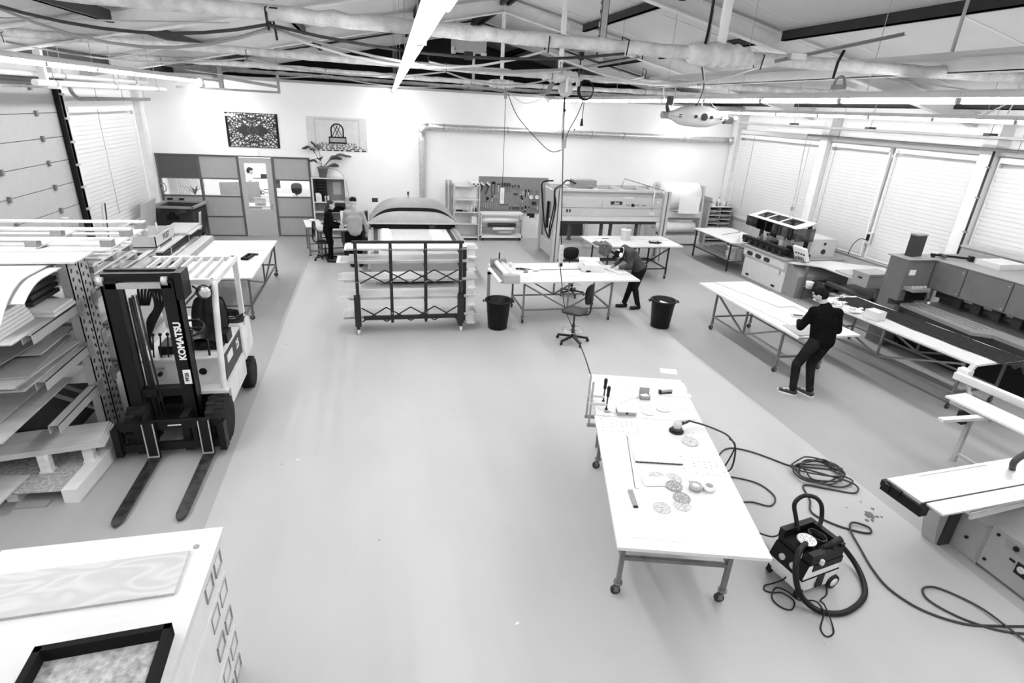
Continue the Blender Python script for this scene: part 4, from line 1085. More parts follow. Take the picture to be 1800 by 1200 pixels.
# things on the far table
t = thing('bucket', 'white plastic bucket with lid on the table by the large press', 'bucket', (6.50, 13.85, 0.90))
MB().lathe([(0.115, 0), (0.13, 0.26), (0.138, 0.26), (0.138, 0.28), (0.0, 0.28)], n=22).build('body', 'white', t)
MB().tube(smooth_path([(-0.135, 0, 0.27), (-0.1, -0.1, 0.30), (0, -0.14, 0.31), (0.1, -0.1, 0.30), (0.135, 0, 0.27)], 5), 0.004, 5).build('handle', 'mid_steel', t); MB().cyl((0.02, 0, 0.28), (0.02, 0, 0.30), 0.03, n=10).build('lid_knob', 'mid_grey', t)
t = thing('rag', 'crumpled dark cloth hanging over the left end of the far table', 'cloth', (5.55, 13.35, 0.90))
def ragf(u, v):
    x = -0.15+0.42*u; yy = -0.2+0.35*v
    z = 0.03+0.05*noise.noise(Vector((u*5, v*5, 1)))
    if x < -0.02 or yy < -0.12: z -= 0.0
    return (x, yy, max(0.006, z))
MB().grid(ragf, 16, 14).build('cloth_top', 'rag', t)
MB().grid(lambda u, v: (-0.12+0.36*u+0.03*noise.noise(Vector((u*4, v*3, 3))), -0.305-0.03*noise.noise(Vector((u*6, v*4, 7))), 0.03-0.28*v*(0.6+0.4*math.sin(3*u))), 14, 10).build('cloth_hang', 'rag', t)
t = thing('scanner_device', 'small dark handheld scanner on the far table', 'device', (7.15, 13.45, 0.90), R(-15)); MB().box(-0.13, -0.08, 0, 0.13, 0.08, 0.045).build('casing', 'black', t); MB().box(-0.10, -0.06, 0.045, 0.07, 0.06, 0.047).build('display', 'grey', t); MB().box(0.13, -0.02, 0.01, 0.20, 0.02, 0.035).build('grip', 'dark_grey', t)
sheet_on('wood_strip', 'long pale strip lying on the far table', 'strip', [(6.6, 14.0), (7.7, 13.75), (7.7, 13.71), (6.6, 13.96)], 0.902, 0.012, 'pale_grey')
sheet_on('wood_strip', 'short pale strip along the front of the far table', 'strip', [(5.95, 13.35), (7.0, 13.30), (7.0, 13.24), (5.95, 13.29)], 0.902, 0.012, 'pale_grey')
t = thing('marker_pen', 'thin dark marker on the far table', 'pen', (5.95, 13.95, 0.91), 0); MB().cyl((-0.08, 0, 0.0), (0.08, 0, 0.0), 0.009, n=8).build('barrel', 'black', t); MB().cyl((0.08, 0, 0), (0.12, 0, 0), 0.01, n=8).build('cap', 'mid_grey', t)

# ---- bins
def bin_(label, loc, rz):
    t = thing('waste_bin', label, 'bin', loc, rz, 'round black waste bins')
    MB().lathe([(0.17, 0), (0.19, 0.01), (0.235, 0.54), (0.262, 0.55), (0.265, 0.585), (0.245, 0.59), (0.228, 0.57), (0.18, 0.02), (0, 0.02)], n=32).build('body', 'black', t)
    for s in (-1, 1):
        m = MB(); m.box(s*0.25-0.02, -0.05, 0.545, s*0.25+0.02+s*0.03, 0.05, 0.575); m.cyl((s*0.29, -0.05, 0.55), (s*0.29, 0.05, 0.55), 0.014, n=8); m.build('handle', 'black', t)
    return t
bin_('round black waste bin left of the middle table', (2.24, 10.06, 0), R(-10))
b2 = bin_('round black waste bin with white paper inside, right of the leaning man', (5.62, 9.80, 0), R(-15))
t = thing('waste_paper', 'white paper scraps inside the right waste bin', 'paper', (5.62, 9.80, 0.42)); MB().obox((0.05, 0, 0.05), 0.22, 0.16, 0.02, rx=0.4, ry=0.3).build('scrap', 'paper', t); MB().obox((-0.06, 0.04, 0.02), 0.18, 0.14, 0.02, rx=-0.3, ry=0.2).build('scrap', 'paper', t)
swivel_chair('swivel_stool', 'black swivel work chair with chrome foot ring in front of the middle table', (3.50, 9.20, 0), R(48), 0.64, 'black', ring=True, back_h=0.36)
t = swivel_chair('swivel_stool', 'black swivel chair behind the middle table, only its back showing', (4.42, 12.0, 0), R(180), 0.62, 'black', ring=True, back_h=0.30)

# ================================================================== VENEER PRESS
def veneer_press():
    t = thing('veneer_press', 'large pale grey hydraulic veneer press with control panel', 'press', (6.53, 15.7, 0))
    A, B = -1.73, 1.73                       # local x of the frame posts
    for s in (-1, 1):
        for y in (-0.72, 0.68):
            m = MB(); m.box(s*1.64-0.10, y-0.05, 0, s*1.64+0.10, y-0.035, 2.03); m.box(s*1.64-0.10, y+0.035, 0, s*1.64+0.10, y+0.05, 2.03); m.box(s*1.64-0.012, y-0.05, 0, s*1.64+0.012, y+0.05, 2.03); m.box(s*1.64-0.11, y-0.055, 0, s*1.64+0.11, y+0.055, 0.02)
            m.box(s*1.64-0.10, y-0.04, 0, s*1.64-0.085, y+0.04, 2.03); m.box(s*1.64+0.085, y-0.04, 0, s*1.64+0.1, y+0.04, 2.03)
            m.build('post', 'press_grey', t)
        for z0, z1 in ((0.10, 0.48), (1.15, 1.95)):
            MB().box(s*1.64-0.03, -0.67, z0, s*1.64+0.03, 0.63, z1).build('side_plate', 'press_grey', t)
        MB().box(s*1.64-0.05, -0.67, 0.46, s*1.64+0.05, 0.63, 0.50).build('side_flange', 'press_grey', t)
    m = MB(); m.box(-1.54, -0.60, 1.97, 1.54, -0.48, 2.03); m.box(-1.54, 0.50, 1.97, 1.54, 0.62, 2.03); m.box(-1.54, -0.50, 1.66, 1.54, -0.44, 1.97); m.box(-1.54, 0.5, 1.2, 1.54, 0.56, 1.97)
    for x in (-1.2, -0.4, 0.4, 1.2): m.box(x-0.03, -0.5, 1.95, x+0.03, 0.55, 2.02)
    m.build('upper_frame', 'press_grey', t)
    MB().box(-1.53, -0.70, 1.55, -0.33, -0.45, 1.83).build('cover_panel', 'press_grey', t)
    cp = MB().box(-0.325, -0.71, 1.55, 1.53, -0.45, 1.83).build('control_panel', 'press_grey', t)
    MB().box(-0.08, -0.722, 1.645, 0.27, -0.71, 1.735).build('maker_plate', 'dark_grey', cp)
    text('maker_lettering', 'Joos', 0.085, 'white', cp, (0.10, -0.724, 1.69), (PI/2, 0, 0), 0.001, shear=0.3, bold=0.002)
    MB().lathe([(0.045, -0.03), (0.045, 0)], (0.60, -0.71, 1.635), n=16, axis='y').build('selector_knob', 'black', cp)
    for x in (0.42, 0.48, 0.68, 0.74, 0.93, 0.99): MB().lathe([(0.014, -0.015), (0.014, 0)], (x, -0.71, 1.635), n=8, axis='y').build('button', 'dark_grey', cp)
    MB().lathe([(0.05, -0.02), (0.05, 0)], (0.82, -0.71, 1.64), n=16, axis='y').build('gauge', 'light_steel', cp)
    MB().lathe([(0.045, -0.012), (0.045, 0)], (1.38, -0.71, 1.73), n=16, axis='y').build('gauge', 'pale_grey', cp)
    MB().box(0.3, -0.72, 1.83, 0.62, -0.62, 1.845).build('note_strip', 'white', cp)
    MB().box(-1.53, -0.70, 1.32, 1.53, -0.44, 1.54).build('upper_platen_front', 'press_grey', t)
    MB().box(-1.53, -0.68, 1.17, 1.53, 0.55, 1.315).build('upper_platen', 'pale_grey', t)
    MB().box(-1.50, -0.64, 1.08, 1.44, 0.52, 1.17).build('heating_plate', 'dark_grey', t)
    for k, x in enumerate((-1.35, -1.27)): MB().box(x-0.025, -0.71, 1.42, x+0.025, -0.70, 1.50).build('switch', 'dark_grey', t)
    for k, x in enumerate((-0.95, 0.05, 0.35, 1.2)):
        m = MB().cyl((x, 0.1, 0.42), (x, 0.1, 1.08), 0.055, n=14); m.cyl((x, 0.1, 0.42), (x, 0.1, 0.5), 0.09, n=14); m.build('hydraulic_ram', 'mid_steel', t)
    for x in (-0.72, 1.02): MB().box(x-0.04, -0.64, 0.42, x+0.04, -0.55, 1.1).build('guide_bar', 'light_steel', t)
    MB().box(-1.53, -0.62, 0.40, 1.53, 0.6, 0.47).build('lower_platen', 'press_grey', t)
    MB().box(-1.53, -0.60, 0.05, 1.53, -0.55, 0.40).build('skirt', 'press_grey', t); MB().box(-1.53, -0.68, 0.02, 1.53, -0.60, 0.05).build('foot_rail', 'dark_grey', t)
    MB().box(-1.0, -0.1, 2.03, -0.32, 0.3, 2.22).build('electrical_box', 'mid_grey', t)
    m = MB().tube([(0.55, 0.1, 2.03), (0.62, 0.1, 2.27), (1.75, -0.3, 2.0)], 0.014, 6); m.build('stay_rod', 'mid_grey', t)
    m = MB().tube([(1.22, -0.73, 2.04), (1.22, -0.73, 1.5)], 0.018, 8); m.box(1.16, -0.76, 1.36, 1.28, -0.70, 1.44); m.build('pipe', 'pale_grey', t)
    # black hydraulic hoses on the left side
    for k, off in enumerate((0, 0.05)):
        pts = [(-0.95, -0.1+off, 2.12), (-1.25, -0.2, 2.22), (-1.5, -0.5, 2.12), (-1.78, -0.76-off, 2.02), (-1.72-off, -0.79, 1.6), (-1.80-off, -0.78, 1.0), (-1.70, -0.3-off, 0.62), (-1.72, 0.15, 0.9), (-1.74, 0.45+off, 1.6), (-1.76, 0.5, 2.05), (-1.5, 0.3, 2.14)]
        MB().tube(smooth_path(pts, 6), 0.022, 8).build('hydraulic_hose', 'black', t)
    MB().obox((-1.74, -0.15, 1.25), 0.06, 0.1, 0.75).build('valve_cylinder', 'black', t)
veneer_press()
t = thing('leaning_board_pile', 'dark boards standing behind the press, seen through its opening', 'boards', (6.35, 17.95, 0))
for k in range(4): MB().obox((0.1*k, 0.02*k, 0.45), 0.9-0.18*k, 0.03, 0.9, rx=R(-10)).build('board', ('dark_grey', 'black', 'grey', 'pale_grey')[k], t)

def roll_stand():
    t = thing('paper_roll_stand', 'steel stand carrying huge white paper rolls right of the press', 'stand', (9.85, 17.1, 0))
    for x in (-0.82, 0.82):
        m = MB().box(x-0.05, -0.1, 0, x+0.05, 0.5, 0.12); m.prism([(-0.1, 0.12), (0.45, 0.12), (0.3, 1.95), (0.05, 1.95)], x-0.03, x+0.03, 'yz'); m.build('side_frame', 'light_grey', t)
    MB().box(-0.8, -0.12, 0.06, 0.8, -0.04, 0.34).build('front_panel', 'pale_grey', t)
    MB().box(-0.8, -0.02, 0.92, 0.8, 0.10, 1.12).build('cross_beam', 'pale_grey', t)
    MB().box(-0.8, 0.0, 0.84, 0.8, 0.3, 0.88).build('tray', 'mid_grey', t); MB().box(-0.8, -0.1, 0.34, 0.8, 0.3, 0.38).build('tray', 'mid_grey', t)
    MB().cyl((-0.9, 0.2, 1.6), (0.95, 0.2, 1.6), 0.04, n=10).build('axle', 'mid_steel', t)
    s = thing('paper_roll', 'huge white paper roll on the stand beside the press', 'roll', (9.75, 17.3, 1.60))
    MB().lathe([(0.05, -0.72), (0.44, -0.72), (0.44, 0.68), (0.05, 0.68)], axis='x', n=40).build('paper', 'white', s)
    MB().grid(lambda u, v: (-0.1+0.75*u, -0.44-0.02*v, 0.05-0.55*v), 4, 6).build('loose_end', 'white', s)
    s = thing('paper_roll', 'smaller white paper roll low on the stand beside the press', 'roll', (9.75, 17.12, 0.60))
    MB().lathe([(0.04, -0.72), (0.17, -0.72), (0.17, 0.70), (0.04, 0.70)], axis='x', n=28).build('paper', 'white', s); MB().lathe([(0.0, -0.8), (0.04, -0.8), (0.04, 0.8), (0, 0.8)], axis='x', n=10).build('core', 'mid_grey', s)
roll_stand()
def pigeonhole():
    t = thing('pigeonhole_cabinet', 'grey pigeonhole cabinet in the back right corner', 'cabinet', (11.65, 17.75, 0), R(0))
    for x in (-0.45, 0.0, 0.45): MB().box(x-0.012, -0.25, 0.1, x+0.012, 0.25, 1.22).build('upright', 'mid_grey', t)
    for i in range(9): MB().box(-0.45, -0.25, 0.1+i*0.14-0.008, 0.45, 0.25, 0.1+i*0.14+0.008).build('shelf', 'pale_grey', t)
    MB().box(-0.46, 0.23, 0.1, 0.46, 0.25, 1.22).build('back_panel', 'dark_grey', t)
    for x in (-0.4, 0.4):
        for y in (-0.2, 0.2): MB().cyl((x-0.012, y, 0.05), (x+0.012, y, 0.05), 0.05, n=12).build('caster', 'black', t)
    for k in range(7): MB().obox((-0.22+0.45*(k % 2), -0.05, 0.13+0.14*(k+0.4)), 0.34, 0.3, 0.015, rz=0.05*k).build('paper_contents', 'paper', t)
    for k in range(9):
        x = -0.4+0.1*k; h = (0.14, 0.22, 0.1, 0.18, 0.26, 0.12, 0.2, 0.15, 0.12)[k]
        s = thing('spray_can', 'small %s container, number %s in the row on top of the pigeonhole cabinet' % (('white', 'dark')[k % 2], ('one','two','three','four','five','six','seven','eight','nine')[k]), 'bottle', (11.65+x, 17.65+0.06*(k % 3), 1.23), group='bottles on the pigeonhole cabinet')
        MB().lathe([(0.032, 0), (0.032, h*0.75), (0.014, h*0.9), (0.014, h)], n=10).build('body', ('white', 'mid_grey')[k % 2], s); MB().cyl((0, 0, h), (0, 0, h+0.03), 0.012, n=8).build('cap', ('black', 'white')[k % 2], s)
    s = thing('tall_board', 'narrow grey board standing at the left of the pigeonhole cabinet', 'board', (11.12, 17.6, 0)); MB().box(-0.05, -0.25, 0.0, 0.03, 0.25, 1.55).build('board', 'grey', s); MB().box(-0.055, -0.25, 1.4, 0.035, 0.25, 1.43).build('strap', 'mid_grey', s)
pigeonhole()

# ================================================================== FLATBED PRINTER/CUTTER
def flatbed():
    t = thing('laser_cutter', 'wide flatbed cutter with curved grey hood behind the sheet cart', 'machine', (0.98, 15.3, 0))
    # hood: arched cover, front at y=+0.3 back at +1.0
    def arch(u, rise): 
        x = -1.17+2.34*u; k = 1-abs(2*u-1)**2.6
        return x, 1.02+rise*k**0.8
    def prof(y, rise, base):
        return [(-1.17+2.34*i/24, y, base+(rise)*(1-abs(2*i/24-1)**4)) for i in range(25)]
    m = MB()
    ring = [prof(0.32, 0.40, 0.98), prof(0.36, 0.46, 1.02), prof(0.55, 0.58, 1.02), prof(1.0, 0.55, 1.0), prof(1.25, 0.40, 0.9)]
    vs = [p for r_ in ring for p in r_]
    fs = [(j*25+i, j*25+i+1, (j+1)*25+i+1, (j+1)*25+i) for j in range(4) for i in range(24)]
    m.add(vs, fs, True)
    for s in (0, 24):
        x = ring[0][s][0]; m.box(x-0.02, 0.32, 0.2, x+0.02, 1.25, 1.02)
    m.build('hood', 'mid_grey', t)
    m = MB(); m.add([p for p in prof(0.26, 0.26, 0.98)]+[p for p in prof(0.34, 0.28, 1.0)], [(i, i+1, 26+i, 25+i) for i in range(24)], True)
    m.add([p for p in prof(0.26, 0.26, 0.98)]+[(p[0], 0.24, 0.96) for p in prof(0.26, 0, 0.98)], [(i, i+1, 26+i, 25+i) for i in range(24)], True)
    m.build('hood_visor', 'grey', t)
    m = MB(); m.add([p for p in prof(0.345, 0.26, 1.0)]+[p for p in prof(0.335, 0.41, 0.98)], [(i, i+1, 26+i, 25+i) for i in range(24)], True); m.build('hood_gap', 'black', t)
    m = MB(); m.add([p for p in prof(1.25, 0.40, 0.9)]+[(p[0], 1.25, 0.2) for p in prof(1.25, 0.40, 0.9)], [(i, i+1, 26+i, 25+i) for i in range(24)], False); m.build('hood_back', 'mid_grey', t)
    MB().box(-1.22, 0.22, 0.945, 1.22, 0.34, 0.985).build('hood_lip', 'light_grey', t)
    MB().box(-1.10, 0.34, 0.74, 1.10, 0.60, 0.945).build('dark_opening', 'black', t)
    g = MB().box(-1.04, 0.24, 0.70, 1.08, 0.33, 0.745).build('gantry', 'light_steel', t)
    MB().box(0.42, 0.16, 0.72, 0.58, 0.27, 0.92).build('cutting_head', 'dark_grey', g)
    for s in (-1, 1):
        MB().box(s*1.12-0.09, -2.5, 0.45, s*1.12+0.09, 0.6, 0.80).build('side_beam', 'grey', t)
        MB().box(s*1.10-0.03, -2.5, 0.80, s*1.10+0.03, 0.5, 0.84).build('guide_rail', 'mid_grey', t)
        MB().box(s*0.98-0.10, -2.45, 0.795, s*0.98+0.02, 0.4, 0.806).build('bed_margin', 'dark_grey', t)
    MB().box(-1.03, -2.5, 0.40, 1.03, 0.4, 0.80).build('bed', 'grey', t)
    MB().box(-1.15, -2.52, 0.35, 1.15, -2.48, 0.78).build('front_panel', 'mid_grey', t)
    MB().box(0.65, -2.55, 0.66, 0.85, -2.52, 0.74).build('rating_plate', 'pale_grey', t)
    for sx in (-1, 1):
        for y in (-2.2, -0.4, 0.9): MB().box(sx*1.0-0.05, y-0.05, 0, sx*1.0+0.05, y+0.05, 0.42).build('leg', 'mid_grey', t)
    MB().box(-0.85, -2.3, 0.08, 0.85, 0.8, 0.36).build('suction_box', 'dark_grey', t)
    m = MB().cyl((-0.1, 0.75, 1.58), (-0.1, 0.75, 1.66), 0.012, n=6); m.build('lamp_post', 'black', t)
    MB().cyl((-0.1, 0.75, 1.66), (-0.1, 0.75, 1.74), 0.03, n=10).build('signal_lamp', 'dark_grey', t)
    MB().obox((-1.0, 0.95, 1.47), 0.16, 0.1, 0.10).build('camera_unit', 'dark_grey', t)
    for k, (x0, x1, y0, y1, c) in enumerate(((-0.9, 0.88, -2.2, 0.15, 'pale_grey'), (-0.6, 0.35, -1.2, 0.12, 'light_grey'), (0.4, 0.72, -2.0, 0.05, 'white'), (-0.86, -0.66, -2.1, 0.1, 'white'))):
        o = MB().box(x0, y0, 0, x1, y1, 0.012).build('cut_sheet', c); o.location = (0.98, 15.3, 0.808+0.013*k)
        tag(o, ('large pale sheet covering the flatbed of the cutter', 'grey sheet on the middle of the flatbed', 'white strip on the right of the flatbed', 'white strip on the left of the flatbed')[k], 'sheet')
flatbed()

# ================================================================== SHEET CART
def sheet_cart():
    t = thing('sheet_cart', 'black steel sheet cart with zigzag braces in front of the flatbed cutter', 'cart', (0.53, 9.98, 0))
    X = lambda x: x-0.53
    for k, x in enumerate((-0.385, 0.215, 0.835, 1.475)):
        m = MB().box(X(x)-0.028, -0.03, 0.24 if k in (1, 2) else 0.2, X(x)+0.028, 0.03, 1.74); p = m.build('upright', 'dark_steel', t)
        for i in range(11): MB().cyl((X(x), -0.034, 0.4+i*0.12), (X(x), -0.03, 0.4+i*0.12), 0.011, n=8).build('bolt', 'light_steel' if i % 5 == 0 else 'black', p)
        for z in (0.22, 0.58, 0.92, 1.26, 1.50): MB().bar((X(x), 0.0, z), (X(x), 0.55, z+0.02), 0.045, 0.04).build('arm', 'dark_steel', p)
    MB().box(X(-0.44), -0.025, 1.70, X(1.53), 0.025, 1.745).build('top_bar', 'dark_steel', t)
    MB().box(X(-0.3), -0.02, 0.27, X(1.42), 0.04, 0.34).build('bottom_bar', 'dark_steel', t)
    for (z0, z1) in ((0.98, 1.22), (0.25, 0.52)):
        xs = [-0.33+i*1.76/4 for i in range(5)]
        for o in (0, 1):
            for i in range(4):
                if (i % 2 == 0): a, b = (z1, z0) if o else (z0, z1)
                else: a, b = (z0, z1) if o else (z1, z0)
                if z0 < 0.5 and o and i in (0, 7): pass
                if (o == 0 and i in (0, 1, 2, 3, 4, 5, 6, 7)) or (o == 1 and i in (0, 1, 6, 7, 2, 3, 4, 5)):
                    MB().bar((X(xs[i]), -0.035-0.012*o, a), (X(xs[i+1]), -0.035-0.012*o, b), 0.012, 0.022).build('zigzag_brace', 'dark_steel', t)
    for x in (-0.40, 1.49):
        MB().box(X(x)-0.055, -0.05, 0.16, X(x)+0.055, 0.06, 0.74).build('corner_sleeve', 'dark_steel', t)
        MB().box(X(x)-0.03, -0.05, 0.10, X(x)+0.03, 0.75, 0.16).build('foot_beam', 'dark_steel', t)
        for y in (-0.04, 0.68):
            m = MB().cyl((X(x)-0.02, y, 0.05), (X(x)+0.02, y, 0.05), 0.05, n=14); c = m.build('caster', 'pale_grey', t)
            m = MB().box(X(x)-0.03, y-0.03, 0.05, X(x)-0.022, y+0.03, 0.12); m.box(X(x)+0.022, y-0.03, 0.05, X(x)+0.03, y+0.03, 0.12); m.build('fork', 'light_steel', c)
    rnd = random.Random(5); n = 0
    for z, cnt in ((1.54, 2), (1.30, 4), (0.955, 4), (0.62, 4), (0.255, 4)):
        for k in range(cnt):
            dx0, dx1 = rnd.uniform(-0.12, 0.12), rnd.uniform(-0.10, 0.12)
            th = 0.016
            c = ('table_white', 'paper', 'plywood_light', 'paper_grey')[(k+n) % 4]
            o = MB().box(-1.14+dx0, -0.24, 0, 1.18+dx1, 0.24, th).build('long_board', c)
            o.location = (0.53, 10.31-0.012*k, z+0.01+k*0.0175)
            tag(o, 'long pale board on the sheet cart, %s from below on the %s level' % (('first', 'second', 'third', 'fourth')[k], {1.54: 'top', 1.30: 'second', 0.955: 'third', 0.62: 'fourth', 0.255: 'bottom'}[z]), 'board', 'boards on the sheet cart'); n += 1
    for z in (1.44, 1.2, 0.86, 0.52, 0.16):
        m = MB().box(X(1.60), 0.10, z, X(1.76), 0.115, z+0.20); m.box(X(1.60), -0.06, z, X(1.76), 0.11, z+0.012); m.build('end_bracket', 'pale_grey', t)
    m = MB().box(X(1.53), 0.09, 0.16, X(1.60), 0.12, 1.6); m.build('end_post', 'dark_steel', t)
sheet_cart()
# ================================================================== FORKLIFT
def forklift():
    OX, OY = -2.40, 7.40
    t = thing('forklift', 'old electric forklift with white overhead guard and dark mast', 'forklift', (OX, OY, 0))
    X = lambda x: x-OX
    Yy = lambda y: y-OY
    B = lambda m, x0, y0, z0, x1, y1, z1: m.box(X(x0), Yy(y0), z0, X(x1), Yy(y1), z1)
    # forks
    for x in (-2.62, -2.045):
        m = MB()
        pts = [(6.24, 0.04, 0.045), (5.35, 0.038, 0.03), (5.12, 0.036, 0.022)]
        w = 0.055
        m.hexa([(X(x)-w, Yy(5.2), 0.02), (X(x)+w, Yy(5.2), 0.02), (X(x)+w, Yy(6.27), 0.02), (X(x)-w, Yy(6.27), 0.02)],
               [(X(x)-w, Yy(5.2), 0.045), (X(x)+w, Yy(5.2), 0.045), (X(x)+w, Yy(6.27), 0.065), (X(x)-w, Yy(6.27), 0.065)])
        poly = [(X(x)+w*math.cos(a), Yy(5.2)-0.13*math.sin(a)) for a in [PI*i/10 for i in range(11)]]
        m.prism(poly, 0.02, 0.044, 'xy')
        f = m.build('fork', 'fork_steel', t)
        m = MB(); B(m, x-w, 6.22, 0.02, x+w, 6.28, 0.50); m.build('fork_shank', 'black', f)
        m = MB()
        for s in (-1, 1): B(m, x+s*w-0.006, 6.212, 0.06, x+s*w+0.006, 6.22, 0.50)
        B(m, x-w, 6.205, 0.055, x+w, 6.22, 0.075)
        m.build('worn_edge', 'light_steel', f)
    # carriage
    m = MB()
    B(m, -2.98, 6.29, 0.38, -1.90, 6.34, 0.48); B(m, -2.98, 6.29, 0.10, -1.90, 6.34, 0.20)
    for x in (-2.98, -2.66, -2.20, -1.94): B(m, x, 6.30, 0.12, x+0.05, 6.36, 0.46)
    B(m, -3.02, 6.26, 0.06, -2.95, 6.40, 0.42); B(m, -1.92, 6.26, 0.06, -1.85, 6.40, 0.42)
    for x in (-2.78, -2.28): B(m, x-0.04, 6.34, 0.05, x+0.04, 6.62, 0.5)
    m.build('carriage', 'black', t)
    m = MB(); B(m, -2.44, 6.283, 0.425, -2.30, 6.29, 0.435); m.build('scale_mark', 'white', t)
    # mast
    for k, x in enumerate((-2.83, -2.25)):
        s = 1 if k == 0 else -1
        m = MB()
        B(m, x-0.075, 6.56, 0.08, x+0.075, 6.585, 2.08); B(m, x-0.075, 6.73, 0.08, x+0.075, 6.755, 2.08); B(m, x-s*0.075, 6.56, 0.08, x-s*0.05, 6.755, 2.08)
        m.build('mast_channel', 'black', t)
        m = MB(); B(m, x+s*0.03-0.03, 6.60, 0.1, x+s*0.03+0.04, 6.72, 2.04); m.build('inner_mast', 'dark_grey', t)
    m = MB(); B(m, -2.90, 6.60, 2.06, -2.16, 6.70, 2.15); B(m, -2.90, 6.70, 2.10, -2.16, 6.76, 2.17); m.build('mast_crosshead', 'black', t)
    m = MB(); B(m, -2.86, 6.56, 1.99, -2.22, 6.60, 2.05); m.build('mast_tie', 'grey', t)
    m = MB(); B(m, -2.18, 6.54, 1.86, -2.10, 6.80, 2.17); m.build('mast_head_plate', 'black', t)
    for x in (-2.90, -2.28): MB().cyl((X(x)-0.03, Yy(6.58), 2.07), (X(x)+0.03, Yy(6.58), 2.07), 0.05, n=14).build('sheave', 'light_steel', t)
    m = MB(); B(m, -2.76, 6.60, 0.65, -2.32, 6.72, 0.75); m.build('mast_crossmember', 'black', t); m = MB(); B(m, -2.76, 6.62, 0.25, -2.32, 6.72, 0.38); m.build('mast_crossmember', 'black', t)
    m = MB().cyl((X(-2.68), Yy(6.68), 0.1), (X(-2.68), Yy(6.68), 1.85), 0.03, n=10); m.build('lift_cylinder', 'dark_steel', t)
    for x in (-2.64, -2.60): MB().tube([(X(x), Yy(6.62), 1.9), (X(x)+0.02, Yy(6.6), 1.2), (X(x)+0.05, Yy(6.58), 0.4)], 0.011, 6).build('lift_chain', 'dark_steel', t)
    for k in range(5):
        a = 0.04*k
        pts = [(X(-2.62)+a*0.5, Yy(6.72), 1.75), (X(-2.58)+a, Yy(6.66), 1.98), (X(-2.48)+a, Yy(6.66), 2.0-a), (X(-2.46)+a*0.5, Yy(6.68), 1.75), (X(-2.58), Yy(6.7), 1.55-a), (X(-2.60), Yy(6.72), 1.2)]
        MB().tube(smooth_path(pts, 5), 0.013, 6).build('hydraulic_hose', 'black', t)
    text('mast_lettering', 'KOMATSU', 0.10, 'white', t, (X(-2.235), Yy(6.556), 1.36), (PI/2, -PI/2, 0), 0.001, bold=0.004)
    m = MB(); B(m, -2.27, 6.553, 0.82, -2.19, 6.56, 1.0); m.build('model_plate', 'white', t)
    text('model_lettering', 'FB25', 0.055, 'black', t, (X(-2.23), Yy(6.55), 0.91), (PI/2, -PI/2, 0), 0.001, bold=0.002)
    # body
    m = MB(); B(m, -2.80, 6.93, 0.50, -1.98, 7.02, 0.96); m.build('front_cowl', 'truck_white', t)
    m = MB(); B(m, -2.84, 6.90, 0.96, -1.94, 7.95, 0.99); m.build('deck', 'truck_white', t)
    MB().lathe([(0.045, -0.01), (0.045, 0)], (X(-2.17), Yy(6.93), 0.80), n=16, axis='y').build('cowl_port', 'black', t)
    m = MB(); B(m, -2.70, 6.90, 0.86, -2.58, 6.93, 0.88); m.build('tow_bracket', 'light_steel', t)
    MB().cyl((X(-2.64), Yy(6.93), 0.80), (X(-2.64), Yy(6.88), 0.80), 0.025, n=10).build('tow_eye', 'dark_steel', t)
    m = MB(); B(m, -2.82, 7.02, 0.62, -1.935, 8.05, 0.96); m.build('battery_cover', 'dark_grey', t)
    m = MB(); B(m, -1.935, 7.15, 0.80, -1.925, 7.42, 0.90); m.build('side_plate', 'pale_grey', t)
    text('side_number', '25', 0.16, 'white', t, (X(-1.93), Yy(7.72), 0.83), (PI/2, 0, PI/2), 0.001, bold=0.004)
    m = MB(); B(m, -2.84, 6.98, 0.30, -1.90, 7.88, 0.62); B(m, -2.86, 6.74, 0.58, -1.88, 7.0, 0.62); m.build('chassis_side', 'truck_white', t)
    m = MB(); B(m, -2.68, 6.76, 0.18, -2.12, 8.3, 0.46); m.build('underframe', 'black', t)
    m = MB(); m.prism([(Yy(7.95), 0.46), (Yy(8.42), 0.46), (Yy(8.52), 0.55), (Yy(8.48), 0.95), (Yy(8.30), 1.04), (Yy(7.95), 1.02)], X(-2.84), X(-1.90), 'yz'); m.build('counterweight', 'truck_white', t, 0.03)
    # wheels with lugs
    def wheel(x, y, r, w, n):
        c = MB().lathe([(r*0.55, -w/2), (r*0.93, -w/2), (r, -w*0.32), (r, w*0.32), (r*0.93, w/2), (r*0.55, w/2)], (X(x), Yy(y), r), axis='x', n=28).build('wheel', 'rubber', t)
        MB().lathe([(0.0, -w*0.30), (r*0.35, -w*0.34), (r*0.56, -w*0.42), (r*0.56, w*0.42), (r*0.35, w*0.34), (0, w*0.30)], (X(x), Yy(y), r), axis='x', n=20).build('rim', 'dark_grey', c)
        MB().lathe([(0.0, w*0.3), (r*0.2, w*0.3), (r*0.2, w*0.45), (0, w*0.45)], (X(x), Yy(y), r), axis='x', n=12).build('hub', 'mid_steel', c)
        me = MB().box(-w*0.46, -0.022, r*0.95, w*0.04, 0.022, r*1.045).mesh('lug', 'rubber')
        for i in range(n):
            for s in (0, 1):
                o = inst('lug', me, c, (X(x), Yy(y), r), (2*PI*(i+0.5*s)/n, 0, 0 if s == 0 else 0))
                if s: o.scale = (-1, 1, 1)
    wheel(-1.98, 6.64, 0.285, 0.21, 16); wheel(-2.82, 6.64, 0.285, 0.21, 16)
    wheel(-1.93, 8.08, 0.225, 0.16, 14); wheel(-2.78, 8.08, 0.225, 0.16, 14)
    # overhead guard
    gz = 1.97
    FR, FL, RR, RL = (-1.87, 6.86), (-2.88, 6.86), (-1.87, 7.95), (-2.88, 7.95)
